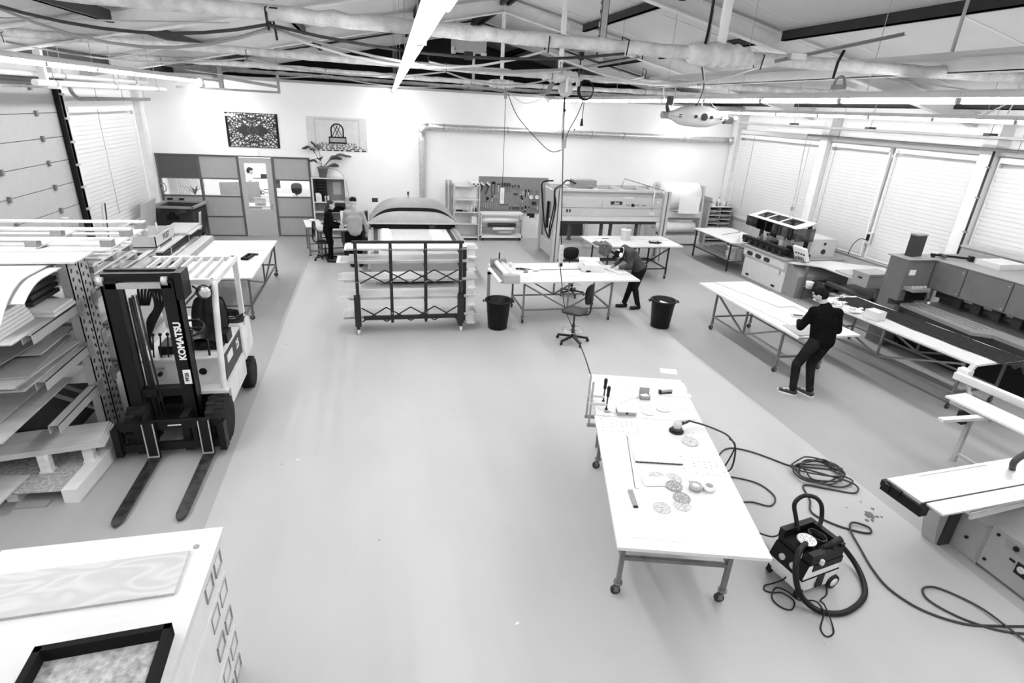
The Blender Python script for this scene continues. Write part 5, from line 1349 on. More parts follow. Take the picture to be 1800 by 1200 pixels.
    for (x, y), (x2, y2), z2 in ((FR, (-1.93, 6.80), 0.55), (FL, (-2.86, 6.80), 0.55)):
        MB().tube(smooth_path([(X(x), Yy(y)+0.06, gz-0.01), (X(x), Yy(y), gz-0.06), (X(x2+(x-x2)*0.5), Yy(y2+0.02), 1.3), (X(x2), Yy(y2), z2)], 5), 0.036, 8).build('guard_pillar', 'truck_white', t)
    for (x, y) in (RR, RL): MB().bar((X(x), Yy(y), gz), (X(x)+(-0.03 if x > -2.4 else 0.03), Yy(y+0.12), 0.98), 0.06, 0.06).build('guard_pillar', 'truck_white', t)
    for x in (-1.87, -2.88): MB().bar((X(x), Yy(6.86), gz), (X(x), Yy(7.97), gz), 0.07, 0.06).build('guard_side_rail', 'truck_white', t)
    for y in (6.88, 7.94): MB().bar((X(-2.88), Yy(y), gz), (X(-1.87), Yy(y), gz), 0.06, 0.06).build('guard_cross_rail', 'truck_white', t)
    for i in range(7):
        x = -2.74+i*0.124
        MB().bar((X(x), Yy(6.9), gz), (X(x), Yy(7.92), gz), 0.02, 0.05).build('guard_bar', 'truck_white', t)
    # lamp
    l = MB().lathe([(0.0, 0.05), (0.06, 0.04), (0.085, 0.0), (0.085, -0.03)], (X(-1.97), Yy(6.80), 1.87), n=20, axis='y').build('head_lamp', 'black', t)
    MB().lathe([(0.0, -0.045), (0.05, -0.04), (0.08, -0.03), (0.08, -0.02)], (X(-1.97), Yy(6.80), 1.87), n=20, axis='y').build('lens', 'chrome', l)
    MB().tube(smooth_path([(X(-2.1), Yy(6.84), 1.93), (X(-2.0), Yy(6.85), 1.86), (X(-1.9), Yy(6.86), 1.92)], 5), 0.012, 6).build('lamp_cable', 'black', t)
    # driver's place
    m = MB().box(X(-2.36), Yy(7.15), 0.99, X(-1.98), Yy(7.62), 1.08); m.build('seat_base', 'black', t)
    m = MB(); m.grid(lambda u, v: (X(-2.42)+0.44*u, Yy(7.12)+0.5*v, 1.13+0.03*math.cos(2*PI*(u-0.5))+0.02*v), 8, 8); m.grid(lambda u, v: (X(-2.42)+0.44*u, Yy(7.12)+0.5*v, 1.06), 2, 2)
    m.box(X(-2.42), Yy(7.12), 1.06, X(-1.98), Yy(7.62), 1.11); m.build('seat_cushion', 'black_gloss', t)
    m = MB(); m.grid(lambda u, v: (X(-2.20)+(u-0.5)*0.44*(1-0.25*v**3), Yy(7.60)+0.08*v-0.05*math.sin(PI*u), 1.13+0.40*v-0.04*abs(2*u-1)**3*v), 8, 8)
    m.grid(lambda u, v: (X(-2.20)+(u-0.5)*0.44*(1-0.25*v**3), Yy(7.66)+0.08*v, 1.13+0.40*v-0.04*abs(2*u-1)**3*v), 8, 8); m.build('seat_back', 'black_gloss', t)
    m = MB().cyl((X(-2.28), Yy(6.98), 0.99), (X(-2.28), Yy(7.08), 1.30), 0.03, n=10); m.build('steering_column', 'black', t)
    pts = [(X(-2.28)+0.16*math.cos(2*PI*i/24), Yy(7.08)+0.15*math.sin(2*PI*i/24), 1.32+0.05*math.sin(2*PI*i/24)) for i in range(24)]
    m = MB().tube(pts, 0.015, 6, closed=True); 
    for i in range(3): m.cyl((X(-2.28), Yy(7.08), 1.32), pts[i*8], 0.012, n=6)
    m.build('steering_wheel', 'black', t)
    MB().sphere((X(-2.2), Yy(7.18), 1.38), 0.025, nu=8, nv=6).build('steering_knob', 'black', t)
    for i, x in enumerate((-2.70, -2.62, -2.54)):
        m = MB().cyl((X(x), Yy(6.98), 0.99), (X(x)+0.03, Yy(7.0), 1.26), 0.009, n=6); m.sphere((X(x)+0.03, Yy(7.0), 1.28), 0.022, nu=8, nv=6); m.build('control_lever', 'black', t)
    m = MB().cyl((X(-2.08), Yy(6.98), 0.99), (X(-2.08), Yy(6.99), 1.2), 0.014, n=6); m.build('control_lever', 'black', t)
    m = MB(); B(m, -2.66, 7.05, 0.99, -2.42, 7.35, 1.10); m.build('instrument_box', 'black', t)
    m = MB(); B(m, -2.02, 7.35, 0.99, -1.95, 7.6, 1.12); m.build('side_lever_box', 'black', t)
forklift()
c = thing('cable_bundle', 'bundle of coiled black cable lying on the rear of the forklift', 'cable', (-2.12, 8.08, 1.06))
rnd = random.Random(4)
for k in range(9):
    pts = [(0.22*math.cos(a)*(1+0.1*rnd.random())+0.02*rnd.random(), 0.16*math.sin(a)*(1+0.15*rnd.random()), 0.0+0.011*k+0.01*math.sin(3*a+k)) for a in [2*PI*i/14+k*0.2 for i in range(14)]]
    MB().tube(smooth_path(pts, 3, True), 0.011, 6, closed=True).build('loop', 'black' if k != 6 else 'light_grey', c)

# ================================================================== STORAGE RACK AT THE LEFT
def rack():
    t = thing('pallet_rack', 'tall grey perforated steel rack full of sheet material at the left', 'rack', (-3.27, 6.9, 0))
    hole = MB().obox((0, 0, 0), 0.004, 0.022, 0.045, rx=R(-25)).mesh('slot', 'black')
    hole2 = MB().obox((0, 0, 0), 0.004, 0.022, 0.045, rx=R(25)).mesh('slot', 'black')
    for (y0, y1) in ((-0.11, 0.115), (0.13, 0.335)):
        for xb in (0, -1.05):
            m = MB(); m.box(xb-0.10, y0, 0, xb, y0+0.008, 2.22); m.box(xb-0.10, y1-0.008, 0, xb, y1, 2.22); m.box(xb-0.012, y0, 0, xb, y1, 2.22); m.box(xb-0.13, y0-0.03, 0, xb+0.03, y1+0.03, 0.012)
            m.box(xb-0.09, y0+0.02, 0, xb-0.02, y1-0.02, 2.215)
            u = m.build('upright', 'grey', t)
            if xb == 0:
                for i in range(21):
                    z = 0.16+i*0.098
                    inst('slot', hole, u, (0.0025, y0+0.055, z)); inst('slot', hole2, u, (0.0025, y1-0.055, z+0.049))
    for z in (0.35, 0.95, 1.55): 
        MB().bar((-0.05, 0.0, z), (-1.1, 0.0, z+0.55), 0.035).build('frame_brace', 'mid_grey', t)
        MB().bar((-0.05, 0.23, z), (-1.1, 0.23, z+0.55), 0.035).build('frame_brace', 'mid_grey', t)
    for z in (1.76, 1.26, 0.76):
        for xb in (-0.0, -1.10):
            m = MB(); m.box(xb-0.10, -1.03, z-0.008, xb, -0.11, z); m.box(xb-0.008, -1.03, z-0.10, xb, -0.11, z); m.box(xb-0.10, -1.03, z-0.10, xb-0.092, -0.11, z); m.build('beam', 'grey', t)
            m = MB(); m.box(xb-0.10, 0.335, z-0.008, xb, 2.4, z); m.box(xb-0.008, 0.335, z-0.10, xb, 2.4, z); m.build('beam', 'grey', t)
        MB().box(-0.03, -0.13, z-0.14, 0.012, -0.02, z+0.04).build('beam_hook', 'mid_grey', t)
        MB().box(-0.03, 0.24, z-0.14, 0.012, 0.345, z+0.04).build('beam_hook', 'mid_grey', t)
    for y0 in (2.4,):
        for xb in (-1.05,):
            m = MB(); m.box(xb-0.10, y0, 0, xb, y0+0.10, 2.22); m.build('upright', 'grey', t)
rack()
def sheet(name, label, x0, y0, x1, y1, z, th, m, cat='board', bend=None, rz=0, group=None):
    o = thing(name, label, cat, ((x0+x1)/2, (y0+y1)/2, z), rz, group) if False else None
    w, d = x1-x0, y1-y0
    mb = MB()
    if bend:
        n = 10
        f = lambda u: bend*(max(0, (0.55-u)/0.55))**2
        for (zz) in (0, th):
            mb.grid(lambda u, v: (-w/2+w*u, -d/2+d*v, zz-f(v)), 2, n, False)
        for j in range(n):
            v0, v1 = j/n, (j+1)/n
            for s in (-1, 1): mb.add([(s*w/2, -d/2+d*v0, -f(v0)), (s*w/2, -d/2+d*v1, -f(v1)), (s*w/2, -d/2+d*v1, th-f(v1)), (s*w/2, -d/2+d*v0, th-f(v0))], [(0, 1, 2, 3)])
        for v in (0, 1): mb.add([(-w/2, -d/2+d*v, -f(v)), (w/2, -d/2+d*v, -f(v)), (w/2, -d/2+d*v, th-f(v)), (-w/2, -d/2+d*v, th-f(v))], [(0, 1, 2, 3)])
    else: mb.box(-w/2, -d/2, 0, w/2, d/2, th)
    o = mb.build(name, m)
    o.location = ((x0+x1)/2, (y0+y1)/2, z); o.rotation_euler = (0, 0, rz)
    return tag(o, label, cat, group)
GR = 'sheet material in the left rack'
# top level
sheet('plywood_sheet', 'large pale plywood sheet on the very top of the left rack', -5.6, 6.72, -3.16, 7.62, 2.232, 0.018, 'plywood_light', group=GR)
sheet('plywood_sheet', 'pale plywood sheet sagging off the front top of the left rack', -5.3, 5.75, -3.42, 6.80, 2.225-0.02, 0.012, 'plywood_light', bend=0.30, group=GR)
sheet('plywood_sheet', 'second pale plywood sheet sagging below the first at the rack front', -5.6, 5.95, -3.30, 6.74, 2.18, 0.012, 'white_paint', bend=0.14, group=GR)
for k in range(6):
    sheet('foam_sheet', 'thick white foam sheet in the stack on the upper rack level, %s from below' % ('first', 'second', 'third', 'fourth', 'fifth', 'sixth')[k], -5.5+0.03*k, 5.55+0.03*(k % 3), -3.44-0.012*k, 6.30, 1.775+k*0.031, 0.029, 'white_paint', 'foam sheet', group=GR)
sheet('particle_board', 'white coated board behind the foam stack on the upper rack level', -4.6, 6.32, -3.27, 6.78, 1.775, 0.03, 'white_paint', group=GR)
sheet('particle_board', 'second white coated board on top of that behind the foam stack', -4.5, 6.36, -3.29, 6.78, 1.807, 0.025, 'paper', group=GR)
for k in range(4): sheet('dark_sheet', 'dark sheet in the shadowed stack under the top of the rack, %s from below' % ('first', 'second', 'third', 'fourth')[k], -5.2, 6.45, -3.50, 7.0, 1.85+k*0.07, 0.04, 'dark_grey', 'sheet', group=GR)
sheet('hardboard', 'grey hardboard projecting from the upper rack beams', -5.4, 5.60, -3.30, 6.35, 1.762, 0.010, 'grey', group=GR)
# middle level
for k in range(5): sheet('fibre_sheet', 'grey ragged sheet on the middle rack level, %s from below' % ('first', 'second', 'third', 'fourth', 'fifth')[k], -5.4+0.05*k, 5.65+0.04*(k % 3), -3.34-0.05*(k % 3), 6.78, 1.263+k*0.022, 0.018, ('plywood_dark', 'mid_grey', 'dark_grey', 'grey', 'mid_grey')[k], 'sheet', rz=R((0, -2, 3, -4, 5)[k]), group=GR)
sheet('fibre_sheet', 'raised grey sheet slanting above the middle rack level', -5.0, 5.9, -3.58, 6.75, 1.44, 0.014, 'mid_grey', 'sheet', rz=R(-6), group=GR)
sheet('fibre_sheet', 'pale board standing out under the raised grey sheet of the rack', -4.9, 6.2, -3.45, 7.0, 1.395, 0.018, 'grey', 'sheet', rz=R(2), group=GR)
# lower level
sheet('plywood_sheet', 'grey plywood board on the lower rack level', -5.3, 5.55, -3.60, 6.98, 0.765, 0.018, 'plywood', group=GR)
sheet('plywood_sheet', 'second plywood board on the lower rack level, lying left', -5.5, 5.35, -3.80, 6.9, 0.79, 0.018, 'plywood', group=GR)
# floor pallet with boards
p = thing('pallet', 'wooden pallet with chipboard deck on the floor under the rack', 'pallet', (-3.72, 6.15, 0), R(-3))
MB().box(-0.55, -0.52, 0.125, 0.50, 0.60, 0.145).build('deck', 'osb', p)
for x in (-0.5, 0.0): MB().box(x-0.05, -0.5, 0.0, x+0.05, 0.58, 0.125).build('bearer', 'timber', p)
MB().box(0.49, -0.55, 0.0, 0.63, 0.66, 0.16).build('bearer', 'pale_grey', p)
MB().box(-0.55, -0.6, 0.0, 0.35, -0.5, 0.02).build('bottom_board', 'mid_grey', p)
for k in range(3): sheet('plywood_sheet', 'thick plywood panel resting on the floor pallet, %s from below' % ('first', 'second', 'third')[k], -5.0, 5.88, -3.02-0.02*k, 6.35, 0.36+k*0.021, 0.02, 'plywood', rz=R(9), group=GR)
for k, (x, y) in enumerate(((-3.55, 5.98), (-3.2, 6.12), (-4.3, 5.9))):
    o = thing('spacer_block', 'pale wooden spacer block between pallet and plywood panels, number %s' % ('one', 'two', 'three')[k], 'block', (x, y, 0.147)); MB().box(-0.05, -0.04, 0, 0.05, 0.04, 0.213).build('block', 'timber', o); MB().box(-0.06, -0.05, 0.0, 0.06, 0.05, 0.02).build('shim', 'timber', o)
sheet('chipboard_panel', 'grey chipboard panel leaning low in front of the pallet', -5.0, 5.45, -3.70, 5.95, 0.15, 0.02, 'plywood', rz=R(-4), group=GR)
o = thing('crumpled_paper', 'crumpled paper ball in the dark bottom of the rack', 'paper', (-3.72, 6.75, 0.146)); MB().sphere((0, 0, 0.05), 0.09, 0.07, 0.05, 10, 6).build('ball', 'grey', o); MB().sphere((0.05, 0.02, 0.06), 0.04, 0.05, 0.04, 8, 5).build('fold', 'grey', o)
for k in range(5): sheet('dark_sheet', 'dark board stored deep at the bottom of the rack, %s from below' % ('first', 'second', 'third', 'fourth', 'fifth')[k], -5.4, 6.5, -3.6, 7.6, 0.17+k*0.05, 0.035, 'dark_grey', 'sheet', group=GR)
# second bay: pallets lying on the beams and slat pallet on top
def pallet(label, loc, rz, L, W, slats, blocks, m='timber', flip=False, zs=1):
    t = thing('pallet', label, 'pallet', loc, rz)
    n = slats
    for i in range(n):
        y = -W/2+0.05+i*(W-0.1)/(n-1)
        MB().box(-L/2, y-0.045, 0.115, L/2, y+0.045, 0.137).build('slat', m, t)
    for j in range(blocks):
        x = -L/2+0.06+j*(L-0.12)/(blocks-1)
        for i in range(3):
            y = -W/2+0.05+i*(W-0.1)/2
            MB().box(x-0.055, y-0.05, 0.022, x+0.055, y+0.05, 0.095).build('block', 'chip_block', t)
        MB().box(x-0.05, -W/2, 0.095, x+0.05, W/2, 0.115).build('cross_board', m, t)
        MB().box(x-0.05, -W/2, 0, x+0.05, W/2, 0.022).build('bottom_board', m, t)
    return t
def slat_pallet():
    t = thing('slat_pallet', 'upturned pallet of long pale slats with chip blocks on top of the rack', 'pallet', (-4.4, 7.78, 2.252))
    for y in (-0.55, -0.28, 0.02, 0.30, 0.55): MB().box(-1.7, y-0.045, 0.0, 1.42, y+0.045, 0.02).build('slat', 'timber', t)
    for y in (-0.5, 0.05, 0.52): 
        MB().box(-1.7, y-0.05, 0.115, 1.42, y+0.05, 0.135).build('slat', 'timber', t)
        for x in (-1.5, -0.75, 0.62, 1.36): MB().box(x-0.06, y-0.05, 0.04, x+0.06, y+0.05, 0.115).build('block', 'chip_block', t)
    for x in (-1.5, -0.75, 0.62, 1.36): MB().box(x-0.05, -0.58, 0.02, x+0.05, 0.58, 0.04).build('cross_board', 'timber', t)
    return t
slat_pallet()
pallet('grey weathered pallet lying on the second rack bay behind the mast', (-3.78, 8.0, 1.77), 0, 1.0, 1.35, 6, 3, 'pale_grey')
pallet('pale pallet directly under the plywood top in the second rack bay', (-3.78, 7.95, 1.93), 0, 1.02, 1.2, 6, 3, 'timber')
for k in range(3): sheet('fibre_sheet', 'grey board on the second bay of the rack, %s from below' % ('first', 'second', 'third')[k], -4.35, 7.35, -3.20-0.06*k, 9.0, 1.262+0.03*k, 0.025, ('grey', 'mid_grey', 'light_grey')[k], 'sheet', group=GR)
for k in range(3): sheet('fibre_sheet', 'grey board low in the second bay of the rack, %s from below' % ('first', 'second', 'third')[k], -4.35, 7.35, -3.12-0.05*k, 8.9, 0.765+0.03*k, 0.025, ('light_grey', 'mid_grey', 'grey')[k], 'sheet', group=GR)

# ================================================================== STACKS BY THE SECTIONAL DOOR
def board_stack():
    p = pallet('pallet under the strapped stack of dark boards by the left wall', (-5.25, 15.0, 0.30), PI/2, 2.6, 1.25, 7, 4, 'pale_grey')
    o = thing('timber_bearer', 'two long bearers carrying the strapped board stack pallet', 'timber', (-5.25, 15.0, 0))
    for x in (-0.5, 0.45): MB().box(x-0.08, -1.25, 0, x+0.08, 1.25, 0.30).build('bearer', 'grey', o)
    for k in range(6):
        sheet('coated_board', 'dark edged board in the strapped stack by the left wall, %s from below' % ('first', 'second', 'third', 'fourth', 'fifth', 'sixth')[k], -5.85, 13.75, -4.72+0.02*(k % 2), 16.2, 0.44+k*0.036, 0.034, 'dark_grey' if k < 5 else 'white_paint', group='boards in the strapped stack')
    o = thing('strapping_band', 'pale packing band around the dark board stack', 'band', (-4.70, 14.3, 0.43)); MB().box(0, -0.012, 0, 0.012, 0.012, 0.235).build('band', 'pale_grey', o); MB().box(0.0, -0.02, 0.12, 0.016, 0.02, 0.16).build('buckle', 'light_steel', o)
    o = thing('strapping_band', 'second packing band nearer the dumpster on the board stack', 'band', (-4.70, 15.7, 0.43)); MB().box(0, -0.012, 0, 0.012, 0.012, 0.235).build('band', 'pale_grey', o); MB().box(0.0, -0.02, 0.12, 0.016, 0.02, 0.16).build('buckle', 'light_steel', o)
    for k in range(2): sheet('coated_board', ('white board', 'smaller white board')[k]+' overhanging the far end of the strapped stack', -5.4+0.1*k, 15.4, -4.55-0.1*k, 16.5+0.2*k, 0.67+0.03*k, 0.02, 'white_paint')
    # crate with lettering
    t = thing('wooden_crate', 'open white crate with black stencil lettering on the board stack', 'crate', (-5.30, 14.45, 0.662), 0)
    m = MB(); m.box(-0.48, -0.62, 0.05, 0.48, -0.60, 0.30); m.box(-0.48, 0.60, 0.05, 0.48, 0.62, 0.30); m.box(-0.48, -0.62, 0.05, -0.46, 0.62, 0.30); m.box(0.46, -0.62, 0.05, 0.48, 0.62, 0.30); m.box(-0.48, -0.62, 0.05, 0.48, 0.62, 0.07); m.build('box', 'white_paint', t)
    for y in (-0.5, 0.5): MB().box(-0.48, y-0.08, 0, 0.48, y+0.08, 0.05).build('skid', 'pale_grey', t)
    text('stencil_lettering', 'F/LIST', 0.17, 'black', t, (0.482, 0.08, 0.19), (PI/2, 0, PI/2), 0.001, bold=0.003)
    MB().box(-0.1, 0.0, 0.07, 0.05, 0.2, 0.32).build('inner_block', 'grey', t); MB().cyl((0.2, 0.4, 0.07), (0.2, 0.4, 0.42), 0.02, n=8).build('dowel', 'pale_grey', t)
    # white wrapped beam on floor
    t = thing('packed_panel', 'long white packed panel lying on bearers beside the board stack', 'panel', (-4.55, 15.35, 0))
    m = MB(); m.prism([(-1.2, 0.1), (1.05, 0.1), (1.2, 0.20), (1.12, 0.42), (-1.2, 0.42)], -0.06, 0.22, 'yz'); m.build('panel', 'white_paint', t)
    for y in (-0.9, 0.0, 0.9): MB().box(-0.06, y-0.04, 0, 0.24, y+0.04, 0.1).build('bearer', 'mid_grey', t)
    t = thing('leaning_board', 'grey board with a small printed card leaning at the left wall', 'board', (-5.72, 16.15, 0.0), 0)
    MB().obox((0, 0, 0.72), 0.03, 1.0, 1.3, ry=R(8)).build('board', 'grey', t); MB().obox((0.03, 0.25, 1.12), 0.012, 0.22, 0.18, ry=R(8)).build('printed_card', 'mid_grey', t); MB().obox((0.038, 0.25, 1.12), 0.012, 0.14, 0.1, ry=R(8)).build('card_picture', 'dark_grey', t)
    t = thing('white_plank', 'narrow white plank leaning beside the sectional door track', 'plank', (-5.75, 13.75, 0)); MB().obox((0, 0, 0.85), 0.03, 0.12, 1.7, ry=R(6)).build('plank', 'white_paint', t); MB().obox((0.02, 0.05, 0.85), 0.02, 0.03, 1.7, ry=R(6)).build('edge_strip', 'dark_grey', t)
board_stack()
def dumpster():
    t = thing('waste_container', 'large dark wheeled waste container before the partition', 'container', (-5.36, 17.62, 0), R(-6))
    b = [(-0.42, -0.42, 0.22), (0.42, -0.42, 0.22), (0.42, 0.42, 0.22), (-0.42, 0.42, 0.22)]
    tp = [(-0.52, -0.50, 1.03), (0.52, -0.50, 1.03), (0.52, 0.50, 1.03), (-0.52, 0.50, 1.03)]
    m = MB(); vs = b+tp+[(x*0.95, y*0.95, z-0.005 if z > 1 else z+0.03) for x, y, z in tp]+[(x*0.93, y*0.93, 0.26) for x, y, z in b]
    m.add(vs, [(0, 3, 2, 1), (0, 1, 5, 4), (1, 2, 6, 5), (2, 3, 7, 6), (3, 0, 4, 7), (4, 5, 9, 8), (5, 6, 10, 9), (6, 7, 11, 10), (7, 4, 8, 11), (8, 9, 13, 12), (9, 10, 14, 13), (10, 11, 15, 14), (11, 8, 12, 15), (12, 13, 14, 15)]); m.build('body', 'dark_grey', t, fix=False)
    m = MB()
    for (x0, y0, x1, y1) in ((-0.56, -0.54, 0.56, -0.48), (-0.56, 0.48, 0.56, 0.54), (-0.56, -0.54, -0.50, 0.54), (0.50, -0.54, 0.56, 0.54)): m.box(x0, y0, 1.02, x1, y1, 1.08)
    m.build('rim', 'mid_grey', t)
    for i in range(8): MB().box(0.50, -0.44+i*0.12, 0.94, 0.53, -0.41+i*0.12, 1.02).build('rib', 'dark_grey', t)
    for x in (-0.38, 0.28): MB().box(x-0.1, -0.56, 0.90, x+0.1, -0.49, 1.02).build('lifting_lug', 'dark_grey', t)
    MB().obox((-0.02, -0.49, 0.78), 0.30, 0.05, 0.12).build('handle', 'black', t); MB().obox((-0.02, -0.50, 0.86), 0.12, 0.07, 0.12).build('handle_mount', 'black', t)
    for x in (-0.46, -0.15): MB().box(x-0.06, 0.50, 1.06, x+0.06, 0.58, 1.13).build('hinge', 'black', t)
    MB().obox((0.492, -0.05, 0.62), 0.012, 0.16, 0.5, ry=R(7)).build('label_sheet', 'paper', t); MB().obox((0.499, -0.05, 0.62), 0.006, 0.09, 0.4, ry=R(7)).build('label_print', 'light_grey', t)
    for x in (-0.38, 0.38):
        for y in (-0.36, 0.36):
            c = MB().cyl((x-0.025, y, 0.10), (x+0.025, y, 0.10), 0.10, n=16).build('caster', 'black', t); MB().cyl((x-0.03, y, 0.10), (x+0.03, y, 0.10), 0.055, n=12).build('hub', 'light_steel', c); MB().box(x-0.04, y-0.04, 0.15, x+0.04, y+0.04, 0.24).build('fork', 'dark_grey', c)
dumpster()

# ================================================================== FLAT FILE CABINET, FRONT LEFT
def flat_file():
    t = thing('drawer_cabinet', 'pale plywood drawer cabinet in the front left corner', 'cabinet', (-1.75, 2.45, 0), R(0))
    MB().box(-0.66, -0.98, 0.0, 0.60, 0.86, 1.21).build('carcass', 'white_paint', t)
    MB().box(-0.64, -1.0, 1.21, 0.645, 0.93, 1.262).build('worktop', 'plywood_light', t)
    MB().box(-0.95, -1.0, 1.10, -0.66, 0.86, 1.235).build('side_unit_top', 'plywood_light', t)
    MB().box(-0.94, -0.98, 0, -0.67, 0.80, 1.10).build('side_unit', 'white_paint', t)
    zs = [(0.955, 1.205), (0.70, 0.945), (0.445, 0.69), (0.22, 0.435), (0.02, 0.21)]
    for k, (a, b) in enumerate(zs):
        d = MB().box(0.60, -0.98, a, 0.624+0.004*(k % 2), 0.855, b).build('drawer', 'white_paint', t)
        zc = b-0.09
        for y in (0.75, 0.54):
            m = MB()
            for (y0, z0, y1, z1) in ((y-0.075, zc+0.055, y+0.075, zc+0.063), (y-0.075, zc-0.063, y+0.075, zc-0.055), (y-0.075, zc-0.06, y-0.068, zc+0.06), (y+0.068, zc-0.06, y+0.075, zc+0.06)): m.box(0.622, y0, z0, 0.634, y1, z1)
            m.build('slot_frame', 'mid_grey', d)
    MB().lathe([(0.02, 0), (0.02, 0.004)], (0.52, 0.76, 1.262), n=8).build('screw_mark', 'mid_grey', t)
flat_file()
sheet('veneer_board', 'wavy grained plywood board lying on the drawer cabinet', -2.28, 2.80, -1.25, 3.15, 1.265, 0.014, 'veneer', rz=R(1.5))
t = thing('frame_tray', 'shallow black frame lying on the drawer cabinet', 'frame', (-1.455, 2.20, 1.264), R(3))
m = MB(); W2, D2, hh = 0.31, 0.31, 0.09
m.box(-W2, D2-0.035, 0, W2, D2, hh); m.box(-W2, -D2, 0, W2, -D2+0.035, hh); m.box(-W2, -D2, 0, -W2+0.035, D2, hh); m.box(W2-0.035, -D2, 0, W2, D2, hh); m.build('rim', 'black_matte', t)
MB().box(-W2+0.03, -D2+0.03, 0.002, W2-0.03, D2-0.03, 0.012).build('base_sheet', 'osb', t)
# ================================================================== RIGHT SIDE MACHINES
def table_e():
    t = table('glue_table', 'white table with lower shelf between paper rolls and glue machine', (10.32, 14.72, 0), PI/2, 2.1, 1.35, 0.85, 0.12, 0.08, 'dark_steel', casters=False, low=0.30, braces='', mid=False)
    MB().box(-0.95, -0.6, 0.30, 0.95, 0.6, 0.325).build('lower_shelf', 'grey', t)
    for k in range(2): sheet('stored_sheet', ('dark panel', 'smaller dark panel')[k]+' stored on the lower shelf of the corner table', 9.95+0.25*k, 14.4, 10.8, 15.5, 0.328+0.03*k, 0.025, ('mid_grey', 'grey')[k])
    b = thing('bucket', 'white paint bucket with label on the shelf under the corner table', 'bucket', (9.93, 13.95, 0.328)); MB().lathe([(0.14, 0), (0.16, 0.34), (0.17, 0.34), (0.17, 0.36), (0, 0.36)], n=22).build('body', 'white', b); MB().box(-0.172, -0.07, 0.1, -0.15, 0.07, 0.24).build('label_sheet', 'light_grey', b); MB().tube(smooth_path([(0, -0.165, 0.33), (-0.16, -0.1, 0.2), (-0.19, 0, 0.16), (-0.16, 0.1, 0.2), (0, 0.165, 0.33)], 4), 0.004, 5).build('handle', 'mid_steel', b)
    b = thing('bucket', 'plain white bucket beside the labelled one under the corner table', 'bucket', (10.12, 13.88, 0.328)); MB().lathe([(0.12, 0), (0.14, 0.30), (0.15, 0.30), (0.14, 0.32), (0, 0.32)], n=20).build('body', 'pale_grey', b); MB().lathe([(0.15, 0.29), (0.155, 0.30), (0.15, 0.31)], n=20).build('rim', 'light_grey', b)
    s = sheet('board', 'thin dark strip lying on the corner table by the paper rolls', 9.95, 14.9, 10.9, 14.94, 0.852, 0.008, 'mid_grey', rz=R(25))
    b = thing('glue_bottle', 'white glue bottle at the near end of the corner table', 'bottle', (9.95, 13.85, 0.851)); MB().lathe([(0.04, 0), (0.04, 0.16), (0.015, 0.2), (0.012, 0.26)], n=12).build('body', 'white', b); MB().cyl((0, 0, 0.26), (0, 0, 0.29), 0.014, n=8).build('cap', 'black', b)
table_e()
